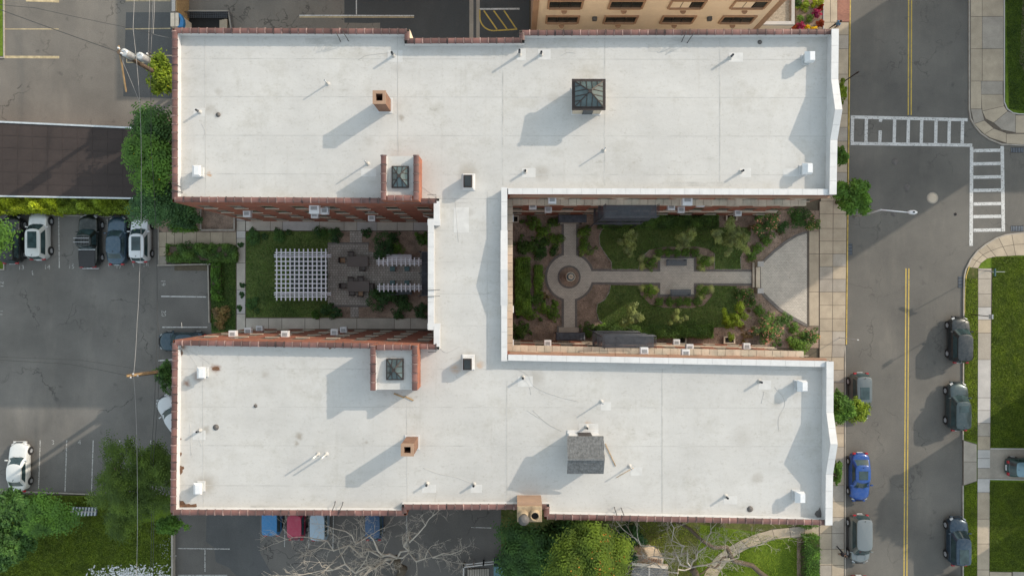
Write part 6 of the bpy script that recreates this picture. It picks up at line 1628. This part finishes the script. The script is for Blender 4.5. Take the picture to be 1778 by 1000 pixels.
def hedge(x0,y0,x1,y1,h,n,kind,lab,leaf=.07,lump=.12,z=.06,seed=3,cat='hedge',name='hedge',bright=None,world=False,group=None):
    a=P(x0,y1,h*.7); b=P(x1,y0,h*.7); g=np.random.default_rng(seed); e=empty(name,((a.x+b.x)/2,(a.y+b.y)/2,z),0,lab,cat,group)
    W_=(b.x-a.x)/2; D_=(b.y-a.y)/2
    x=g.uniform(-1,1,n); y=g.uniform(-1,1,n); side=g.uniform(0,1,n); f=g.uniform(0,1,n)
    top=side<.72
    X=np.where(top,x,np.where(f<.5,x,np.sign(x)))*W_; Y=np.where(top,y,np.where(f<.5,np.sign(y),y))*D_; Z=np.where(top,h,g.uniform(0,1,n)*h)
    bl=np.sin(X*2.1+1)*np.sin(Y*2.7+X*.8)+np.sin(X*4.3)*np.sin(Y*3.9+2)*.6
    Z=Z+np.where(top,bl*lump,0)-np.where(top,.35*h*((np.abs(x))**8+(np.abs(y))**6),0); X=X+g.normal(0,.06,n)+np.where(np.abs(x)>.9,bl*.15,0); Y=Y+g.normal(0,.06,n)+np.where(np.abs(y)>.8,bl*.18,0)
    Z=Z-np.abs(g.normal(0,.09,n)); c=np.stack([X,Y,Z],1)
    nr=unit(g.normal(0,.7,(n,3))+np.array([0,0,1.0])); u=unit(np.cross(nr,g.normal(size=(n,3)))); v=np.cross(nr,u); s=leaf*g.uniform(.6,1.3,(n,1))
    ti=np.clip(g.uniform(0,.6,n)+.4*(bl*.5+.5),0,1)
    if bright:
        msk=X< -W_+ (2*W_)*bright[1]; 
        for sel,kd in ((msk,bright[0]),(~msk,kind)):
            o=bpy.data.objects.new('foliage',quads_mesh('foliage',c[sel],u[sel]*s[sel],v[sel]*s[sel]*.6,ti[sel],L_[kd])); col.objects.link(o); o.parent=e
    else:
        o=bpy.data.objects.new('foliage',quads_mesh('foliage',c,u*s,v*s*.6,ti,L_[kind])); col.objects.link(o); o.parent=e
    m=MB(); m.box(-W_*.93,W_*.93,-D_*.85,D_*.85,0,h*.72); m.build('twiggy_core',M['bark'],e,local=True)
    return e
# --- left block trees ---
tree(284,133,6,34,5200,.16,'bright','loose yellow-green tree between the transformer pole and the roof edge',rx=.62,ry=1.15,base=(310,150),extras=(('yellow',.01,.07,None),))
tree(272,222,6.5,32,7000,.16,'dark','dark green tree just below the yellow-green one beside the roof edge',rx=1.0,ry=.95,base=(300,225),style='frond')
tree(262,285,6.5,46,11000,.17,'green','spreading tree with yellow flowers beside the garage roof and the roof edge',rx=.9,ry=1.0,base=(300,290),style='frond',extras=(('yellow',.014,.10,(-.15,-.35,.75)),),nl=34,lobr=(.14,.30))
tree(275,352,5,44,15000,.14,'deep','dark ferny tree at the right end of the bright hedge',rx=.95,ry=.85,base=(300,350),style='frond',nl=34,lobr=(.14,.30))
tree(322,378,3,28,7000,.12,'deep','low dark shrubby tree under the roof corner beside the sunken areaway',rx=1,ry=.7,base=(325,378),name='shrub',cat='shrub')
tree(316,395,1.6,20,2600,.09,'green','low leafy green shrub above the west path',rx=1.4,ry=.5,base=(318,396),name='shrub',cat='shrub',trunk_r=.06)
hedge(-60,341,243,369,1.9,24000,'bright','long bright green hedge between the garage and the row of parked cars',leaf=.12,lump=.45,seed=8,bright=('lime',.55))
tree(-14,410,5,27,4000,.17,'green','bright green tree entering from the left edge over the black SUV',base=(-25,415),style='frond')
tree(240,842,8,80,46000,.10,'willow','very large dark green tree beside the lower left roof edge',rx=.92,ry=.95,base=(250,835),nl=90,trunk_r=.35,lobr=(.08,.22),rz=.75,style='frond')
tree(300,910,4,24,4500,.12,'green','leafy green bush in front of the lower left roof corner',rx=1.1,ry=.7,base=(296,905),name='shrub',cat='shrub')
tree(22,880,4.5,34,9000,.17,'dark','dark leafy bush at the left edge below the white sedan',rx=1.1,ry=.8,base=(20,880),name='shrub',cat='shrub')
tree(82,892,4.5,36,15000,.14,'green','mid green arching bush right of the dark one below the white sedan',rx=1.1,ry=.85,base=(82,890),name='shrub',cat='shrub',style='frond')
tree(18,938,4,40,14000,.14,'dark','large leafy bush at the left edge over the lawn',rx=1.2,ry=.9,base=(10,935),name='shrub',cat='shrub')
tree(288,652,3.5,22,3200,.11,'dark','dark bush at the foot of the lower utility pole',rx=.8,ry=1.2,base=(296,655),name='shrub',cat='shrub',trunk_r=.07)
# --- street trees ---
tree(1484,346,5.2,37,9000,.17,'green','largest round street tree leaning over the kerb by the end of the upper wing',rx=.92,ry=1.05,base=(1452,352),nl=16,seed=11)
tree(1457,160,5,15,1700,.13,'bright','uppermost small street tree beside the slim dark post',rx=.8,ry=1.6,base=(1440,160),seed=12)
tree(1458,273,5,15,1700,.13,'green','small street tree just above the largest one',rx=.9,ry=1.25,base=(1440,272),seed=13)
tree(1459,706,5.5,24,5200,.13,'green','street tree hanging over the pavement left of the grey SUV',rx=1.05,ry=1.1,base=(1440,700),seed=14)
tree(1482,713,4.6,21,4200,.12,'bright','street tree partly covering the grey SUV',rx=1.05,ry=.95,base=(1452,710),seed=15)
tree(1451,818,5,14,1800,.13,'green','small street tree beside the bright blue sedan',rx=.7,ry=1.7,base=(1438,818),seed=16)
# trees outside the frame whose shadows fall into it
tree(1895,790,6,60,8000,.25,'green','round tree beyond the right edge beside the driveway',base=(1880,790),seed=18)
# --- bottom trees ---
tree(985,962,7,70,26000,.20,'dark','broad dark green tree under the boiler stack at the bottom',rx=1.35,ry=.80,base=(985,960),nl=60,trunk_r=.3,lobr=(.12,.25))
tree(912,955,8,52,26000,.14,'dark','dark ferny tree left of the boiler stack',rx=.85,ry=1.0,base=(915,955),style='frond',nl=40,lobr=(.12,.26))
tree(1022,968,14.5,70,60000,.12,'sumac','tall yellow-green tree with rusty orange tips overlapping the lower roof edge',rx=.92,ry=.92,base=(1000,930),style='frond',nl=60,trunk_r=.28,extras=(('orange',.030,.10,(-.05,-.2,.55)),('orange',.012,.10,(.45,.3,.5))),rz=1.1,lobr=(.10,.24))
tree(1085,935,5,36,9000,.13,'deep','dark shrubby tree between the tall yellow-green tree and the bare one',rx=1,ry=.9,base=(1085,935))
shrub(1405,911,15,'rounded clipped shrub tucked under the lower right roof corner','green','ball',ry=.5,h=1.0,group='shrubs of the front garden')
hedge(1396,932,1421,1100,1.3,16000,'green','clipped hedge running down to the bottom edge beside the pavement',seed=21,leaf=.06,lump=.05)
# --- bare trees ---
def bare_tree(base_px, hub_px, hub_z, dirs, lab, r0, mt, seed, depth=5, forks=()):
    g=random.Random(seed); b=P(*base_px,0); e=empty('bare_tree',b,0,lab,'tree','bare trees at the bottom edge'); hub=P(*hub_px,hub_z)
    m=MB(); limb(m,b,hub,r0*1.3,r0,g,.05,9); m.build('trunk',M['bark'],e)
    def grow(m,p,d,L,r,dep):
        pts=[p]; q=p.copy(); dd=d.copy(); n=5
        if p.y>-17.5: return
        for i in range(n):
            dd=(dd+Vector((g.gauss(0,.11),g.gauss(0,.11),g.gauss(.02,.08)))).normalized(); q=q+dd*L/n
            if q.y>-17.35: q.y=-17.35-g.random()*.1; dd.y=-abs(dd.y)*.3
            pts.append(q.copy())
        m.tube(pts,[r*(1-.45*i/n) for i in range(n+1)],5 if dep<3 else 4,caps=False)
        if dep<=0: return
        nb = 3 if dep != 1 else 4
        for k in range(nb):
            s=pts[2+g.randrange(4)] if k<nb-1 else pts[-1]
            nd=(dd+Vector((g.gauss(0,.75),g.gauss(0,.75),g.gauss(.1,.35)))).normalized(); grow(m,s,nd,L*g.uniform(.5,.78),max(r*g.uniform(.4,.55),.009),dep-1)
    for (tx,ty,tz,r_) in dirs:
        t=P(tx,ty,tz); L=(t-hub).length; m=MB(); pts=limb(m,hub,t,r_,r_*.45,g,.10,7,8)
        for k in range(7):
            s=pts[2+(k*6)//7] if 2+(k*6)//6 < len(pts) else pts[-1]; base_d=(t-hub).normalized(); nd=(base_d*.6+Vector((g.gauss(0,.7),g.gauss(0,.7),g.gauss(.1,.3)))).normalized()
            grow(m,s,nd,L*g.uniform(.22,.38)*.8,max(.03,r_*.36),depth-2)
        grow(m,t,(t-hub).normalized(),L*.3,r_*.42,depth-2)
        m.build('branch',M[mt],e)
    return e
bare_tree((700,1010),(690,968,),7,[(545,935,9,.11),(600,922,10,.10),(742,905,9.5,.10),(778,962,9,.08),(560,990,9,.13),(640,992,9,.08)],'pale leafless tree spreading over the parked cars behind the building',.30,'bark_pale',4)
bare_tree((1225,1030),(1200,985),7,[(1090,925,10,.08),(1165,908,10,.08),(1235,918,9,.07),(1320,945,9,.07),(1110,985,9,.07)],'leafless tree with dark trunk over the curved path and porch roof',.30,'bark_pale',9)
# heavy dark fallen-looking boughs of the second bare tree are part of a neighbour tree
e=empty('leaning_trunk',P(1335,1005,0),0,'thick dark leaning trunk crossing the lawn beside the curved path','tree trunk'); g_=random.Random(5); m=MB()
limb(m,P(1335,1005,.3),P(1175,905,8),.26,.12,g_,.03,9,8); m.build('trunk',M['bark'],e)
m=MB(); limb(m,P(1268,965,3.4),P(1205,1000,6),.13,.05,g_,.08,6); m.build('limb',M['bark'],e)
# --- west court shrubs ---
WG='shrubs of the pergola court'
for (x,y,r,kd,st_,lab) in ((580,408,14,'deep','loose','dark shrub on the court walk edge just right of the pergola top'),(556,405,11,'dark','ball','green shrub above the upper right corner of the pergola'),(663,425,24,'deep','loose','large dark shrub left of the upper arbour'),(690,432,11,'box','ball','round shrub just above the upper arbour'),
    (684,412,12,'deep','loose','dark shrub touching the upper court walk above the arbour'),(733,413,14,'green','loose','leafy green shrub at the inner upper corner by the connector'),(661,520,26,'deep','loose','large dark shrub below the lower patio table'),(698,525,15,'deep','ball','dark shrub below the lower arbour'),(690,545,12,'deep','loose','low dark shrub by the lower court walk'),(733,541,14,'deep','loose','dark shrub at the inner lower corner by the connector'),
    (570,540,14,'dark','loose','shrub below the lower right corner of the pergola'),(549,546,8,'green','loose','small yellow-green shrub below the pergola'),(585,544,10,'deep','loose','dark shrub at the patio edge by the lower court walk'),(562,478,7,'deep','loose','small dark shrub behind the right side of the pergola'),(636,404,9,'deep','loose','small dark shrub right of the upper patio step'),(446,412,17,'dark','loose','dark ground shrub at the upper left lawn corner'),(440,530,14,'dark','loose','dark ground shrub at the lower left lawn corner'),(490,408,15,'dark','loose','low shrub along the upper walk above the pergola')):
    shrub(x,y,r,lab,kd,st_,group=WG,h=(.5 if r<18 else 1.3) if x>520 else .35)
for (x,y,r,kd,lab) in ((381,542,17,'tan','dry brown shrub at the low wall beside the parking bays'),(383,560,12,'tan','dry tan shrub just under the corner of the lower wing'),(378,500,10,'green','green shrub above the dry brown ones'),(335,437,18,'dark','low green shrub at the left end of the green strip'),(301,441,12,'tan','low dry shrub by the west path corner'),(376,440,16,'dark','low green shrub at the inner corner of the green strip')):
    shrub(x,y,r,lab,kd,'loose',group='shrubs of the green strip',h=.8)
for (x,y,l_) in ((418,425,'highest'),(421,495,'second lowest but one'),(420,512,'second lowest'),(416,535,'lowest')): shrub(x,y,5,l_+' small dark sprig creeping over the vertical court walk','deep','loose',group='sprigs creeping over the vertical court walk',h=.2)
# --- garden court ---
hedge(1048,376,1245,396,1.1,17000,'court','long dark hedge at the foot of the upper garden wall',seed=31,leaf=.07,lump=.10)
hedge(1037,567,1236,585,1.0,15000,'court','long dark hedge at the foot of the lower garden wall',seed=32,leaf=.07,lump=.10)
hedge(896,450,919,545,1.2,9000,'courtlit','clipped green hedge column left of the fountain circle',seed=33,leaf=.08,lump=.12)
hedge(929,462,941,508,.7,3200,'courtlit','short inner hedge between the hedge column and the fountain circle',seed=34,leaf=.07,lump=.1)
S_=[(905,428,12,'dark','loose','shrub at the upper end of the hedge column, left'),(924,426,12,'dark','loose','shrub at the upper end of the hedge column, middle'),(937,440,11,'deep','loose','shrub at the upper end of the hedge column, right'),
(925,387,11,'green','loose','bright shrub nearest the closed upper corner of the garden'),(943,403,12,'green','loose','bright shrub second from the closed upper corner'),(965,416,11,'green','ball','round bright shrub left of the upper garden path'),(961,433,8,'deep','ball','small dark shrub where the fountain circle meets the upper path, left side'),(945,423,8,'dark','loose','small shrub beside the bright ones near the hedge column'),(962,386,8,'dark','loose','small shrub left of the upper slate canopy door'),
(1015,403,10,'green','ball','upper of two round bright shrubs right of the upper garden path'),(1014,426,10,'green','ball','lower of two round bright shrubs right of the upper garden path'),(1027,437,4,'pale','loose','tiny pale plant right of the fountain circle'),(1046,388,9,'dark','loose','low shrub at the left end of the long upper hedge'),
(922,521,9,'dark','loose','shrub below the short inner hedge, left'),(934,520,10,'dark','loose','shrub below the short inner hedge, right'),(945,514,6,'twig','loose','small reddish shrub left of the fountain circle'),(923,545,10,'green','loose','shrub at the lower end of the hedge column'),(945,536,9,'green','loose','small green shrub left of the lower garden path, left one'),(961,546,10,'green','loose','small green shrub left of the lower garden path, right one'),(962,528,6,'green','loose','tiny green shrub at the lower left rim of the fountain circle'),(903,572,13,'dark','loose','dark shrub in the closed lower corner of the garden'),(1019,572,12,'dark','loose','dark shrub right of the lower slate canopy'),(1046,572,8,'green','loose','low shrub at the left end of the long lower hedge'),
(1130,458,10,'green','loose','bright shrub at the upper left corner of the seat bay'),(1223,455,9,'green','loose','bright shrub at the upper right corner of the seat bay'),(1128,507,10,'green','loose','bright shrub at the lower left corner of the seat bay'),(1221,506,9,'green','loose','bright shrub at the lower right corner of the seat bay'),
(1304,445,9,'box','ball','round box shrub nearest the plaza steps, above them'),(1315,431,9,'box','ball','second round box shrub above the plaza steps'),(1331,418,8,'box','ball','third round box shrub above the plaza steps'),(1359,392,9,'deep','ball','dark round shrub below the end of the upper wing'),(1393,377,18,'deep','loose','broad blue-green shrub at the upper tip of the plaza'),
(1304,526,7,'box','ball','small box shrub just below the plaza steps'),(1318,539,9,'box','ball','round box shrub below the plaza steps'),(1336,551,9,'green','loose','green shrub on the slope below the plaza steps'),(1363,556,11,'dark','loose','low green shrub under the lower curve of the plaza'),(1380,569,8,'box','loose','small shrub between the two big rose bushes'),(1388,600,20,'green','loose','low green plants at the end of the lower wing')]
for (x,y,r,kd,st_,lab) in S_: shrub(x,y,r*(1.22 if st_=='loose' else 1.1),lab,{'dark':'court','deep':'dark','green':'courtlit'}.get(kd,kd),st_)
for nm,yy,xs in (('upper',438.5,(1144,1160,1175,1191,1207)),('lower',524,(1144,1163,1179,1194,1211))):
    for i,x in enumerate(xs): shrub(x,yy,8.3,f"{('leftmost','second from left','middle','second from right','rightmost')[i]} of the five round box balls {'above' if nm=='upper' else 'below'} the seat bay",'box','ball',group=f'box balls by the {nm} bench')
for (x,y,lab) in ((1115,449,'upper left seat bay corner, left one'),(1139,449,'upper left seat bay corner, right one'),(1116,461,'upper left seat bay corner, lowest one'),(1217,449,'upper right seat bay corner, left one'),(1235,453,'upper right seat bay corner, right one'),(1218,465,'upper right seat bay corner, lowest one'),(1117,500,'lower left seat bay corner, left one'),(1137,503,'lower left seat bay corner, right one'),(1216,501,'lower right seat bay corner, left one'),(1234,502,'lower right seat bay corner, right one'),(1216,514,'lower right seat bay corner, lowest one')):
    shrub(x,y,6.5,'pale variegated grassy plant at the '+lab,'varieg','spike',group='variegated plants round the seat bay',h=.45,name='grassy_plant',cat='plant')
for (x,y,r,lab) in ((1333,388,23,'large rose bush above the curved plaza at the end of the upper hedge'),(1410,388,14,'reddish rose bush at the upper tip of the plaza'),(1296,514,16,'rose bush with a pink cluster just below the plaza steps'),(1331,575,26,'largest rose bush at the end of the lower garden wall'),(1409,583,17,'rose bush full of salmon flowers by the pavement')):
    shrub(x,y,r*1.1,lab,'court','loose',flowers='pink',name='rose_bush',cat='rose bush',group='rose bushes round the plaza',h=1.3)
GT='small trees on the garden lawns'
tree(1093,418,2.6,21,4200,.08,'pale','grey-green small tree on the upper garden lawn, left one',group=GT,trunk_r=.06,nl=12,base=(1093,420))
tree(1187,415,2.6,20,4200,.08,'pale','yellowish small tree above the upper box balls',group=GT,trunk_r=.06,nl=12,base=(1187,418))
tree(1268,415,2.8,33,9000,.08,'pale','widest small tree on the upper garden lawn near the plaza',group=GT,trunk_r=.07,nl=16,base=(1266,416))
tree(1097,543,2.6,21,4200,.08,'pale','grey-green small tree on the lower garden lawn, left one',group=GT,trunk_r=.06,nl=12,base=(1096,545))
tree(1174,553,2.2,18,2600,.07,'pale','thin sparse small tree below the lower box balls',group=GT,trunk_r=.05,nl=10,base=(1174,553))
tree(1272,553,2.6,28,6500,.08,'bright','yellow-green small tree near the plaza on the lower garden lawn',group=GT,trunk_r=.07,nl=14,base=(1272,555))
g_c=random.Random(12)
for (x0,y0,x1,y1,n_,kd,where) in ((895,385,975,440,7,'court','in the upper left garden bed'),(890,520,970,590,9,'court','in the lower left garden bed'),(1008,380,1036,455,5,'pale','in the bed right of the upper garden path'),(1300,385,1355,425,7,'twig','on the upper slope beside the plaza'),(1285,520,1330,600,10,'tan','on the lower slope beside the plaza'),(1335,560,1400,605,9,'court','at the end of the lower wing')):
    C_=[];U_=[];V_=[];T_=[]
    for i in range(n_):
        q=P(g_c.uniform(x0,x1),g_c.uniform(y0,y1),.2); ct,u,v,ti=leaf_cloud(g_c.uniform(.16,.38),170,.07,i+int(x0),1,1,.5,7); C_.append(ct+np.array(q)); U_.append(u);V_.append(v);T_.append(ti)
    o=bpy.data.objects.new('ground_cover',quads_mesh('ground_cover',np.concatenate(C_),np.concatenate(U_),np.concatenate(V_),np.concatenate(T_),L_[kd])); col.objects.link(o); tag(o,'low tufts of ground cover '+where,'ground cover',None,'stuff')
hedge(291,426,409,454,.75,11000,'court','low mixed green shrubbery filling the upper part of the green strip',seed=51,leaf=.09,lump=.3,name='shrubbery',cat='shrubs')
hedge(369,458,383,520,.8,3000,'green','low green shrubbery behind the parking bay wall',seed=52,leaf=.09,lump=.3,name='shrubbery',cat='shrubs')
# flower bed top right
FB='plants of the colourful flower bed'
slab('flower_bed', [(1381,-200),(1427,-200),(1427,70),(1381,70)], 0, .14, M['mulch']); kerb('bed_kerb', [(1428.5,-200),(1428.5,70)], 1.6, .2, 'concrete_pale')
for (x,y,r,kd,st_,fl,lab) in ((1397,12,13,'bright','loose',None,'yellow-green leafy plant in the middle of the colourful flower bed'),(1419,4,11,'lime','loose','yellow','bright yellow shrub at the top of the colourful flower bed'),(1389,33,6.5,'box','ball',None,'left one of two clipped green balls in the flower bed'),(1405,33,7,'box','ball',None,'right one of two clipped green balls in the flower bed'),
   (1418,24,8,'magenta','loose',None,'purple-pink flower clump beside the pavement in the bed'),(1423,42,7,'red','loose',None,'rust red foliage plant beside the pavement in the bed'),(1390,47,8,'magenta','loose',None,'magenta flower clump at the roof edge end of the bed'),(1401,49,5,'yellow','loose',None,'yellow flower clump at the roof edge end of the bed'),(1414,51,5,'yellow','loose',None,'small yellow flower clump near the pavement at the roof edge'),(1380,50,6,'red','loose',None,'red leaved plant by the gravel roof corner'),(1425,14,4,'red','loose',None,'red leaved edging plant high in the flower bed'),(1385,4,9,'dark','loose',None,'dark green shrub at the top left of the flower bed')):
    shrub(x,y,r,lab,kd,st_,group=FB,flowers=fl,h=.9,name='bedding_plant',cat='plant')
# ivy / ground cover and grass tufts
def tufts(name, polys, n, z, kinds, seed, size=.07, lab=None):
    g=np.random.default_rng(seed); pts=[]
    for poly in polys:
        q=np.array(poly_px(poly,0)); mn=q.min(0); mx=q.max(0); c=g.uniform(0,1,(n*2,2))*(mx-mn)+mn
        ins=np.zeros(len(c),bool); j=len(q)-1
        for i in range(len(q)):
            cond=((q[i,1]>c[:,1])!=(q[j,1]>c[:,1]))&(c[:,0]<(q[j,0]-q[i,0])*(c[:,1]-q[i,1])/(q[j,1]-q[i,1]+1e-12)+q[i,0]); ins^=cond; j=i
        pts.append(c[ins])
    c=np.concatenate(pts); n=len(c); c3=np.column_stack([c,np.full(n,z)+g.uniform(0,.06,n)])
    nr=unit(g.normal(0,.8,(n,3))+np.array([0,0,.8])); u=unit(np.cross(nr,g.normal(size=(n,3)))); v=np.cross(nr,u); s=size*g.uniform(.5,1.3,(n,1))
    o=bpy.data.objects.new(name,quads_mesh(name,c3,u*s,v*s*.45,g.uniform(0,1,n),L_[kinds])); col.objects.link(o); o['kind']='stuff'
    if lab: tag(o,lab,'grass')
tufts('grass_tufts',[[(1722,446),(1790,446),(1790,776),(1718,776)],[(1717,836),(1790,838),(1790,990),(1717,990)]],26000,.10,'lawn',41,lab='short green grass blades of the lawns on the right')
tufts('grass_tufts',[[(0,905),(300,905),(300,1010),(0,1010)],[(100,862),(230,862),(230,905),(100,905)]],22000,.12,'lawn',42,.09,lab='longer green grass blades of the back lawn at the lower left')
tufts('grass_tufts',[[(1744,-5),(1790,-5),(1790,196),(1750,190)]],9000,.16,'willow',43,lab='short green grass blades of the upper right corner lawn')
tufts('grass_tufts',[nl,sl_,[(428,403),(570,403),(570,550),(428,550)],[(368,430),(410,430),(410,575),(368,575)]],9000,.12,'court',44,.06,lab='short dark grass blades of the court lawns')
tufts('grass_tufts',[[(1110,900),(1390,935),(1390,1010),(1110,1010)],[(1674,484),(1696,484),(1695,766),(1674,763)],[(1674,842),(1695,837),(1694,1010),(1674,1010)]],7000,.10,'bright',45,.06,lab='sparse yellowish grass blades of the verges')
tufts('fallen_leaves',[[(885,380),(1400,380),(1400,595),(885,595)]],7000,.065,'twig',46,.06,lab='brown dead leaves and bark chips on the garden soil')
bpy.context.view_layer.update()
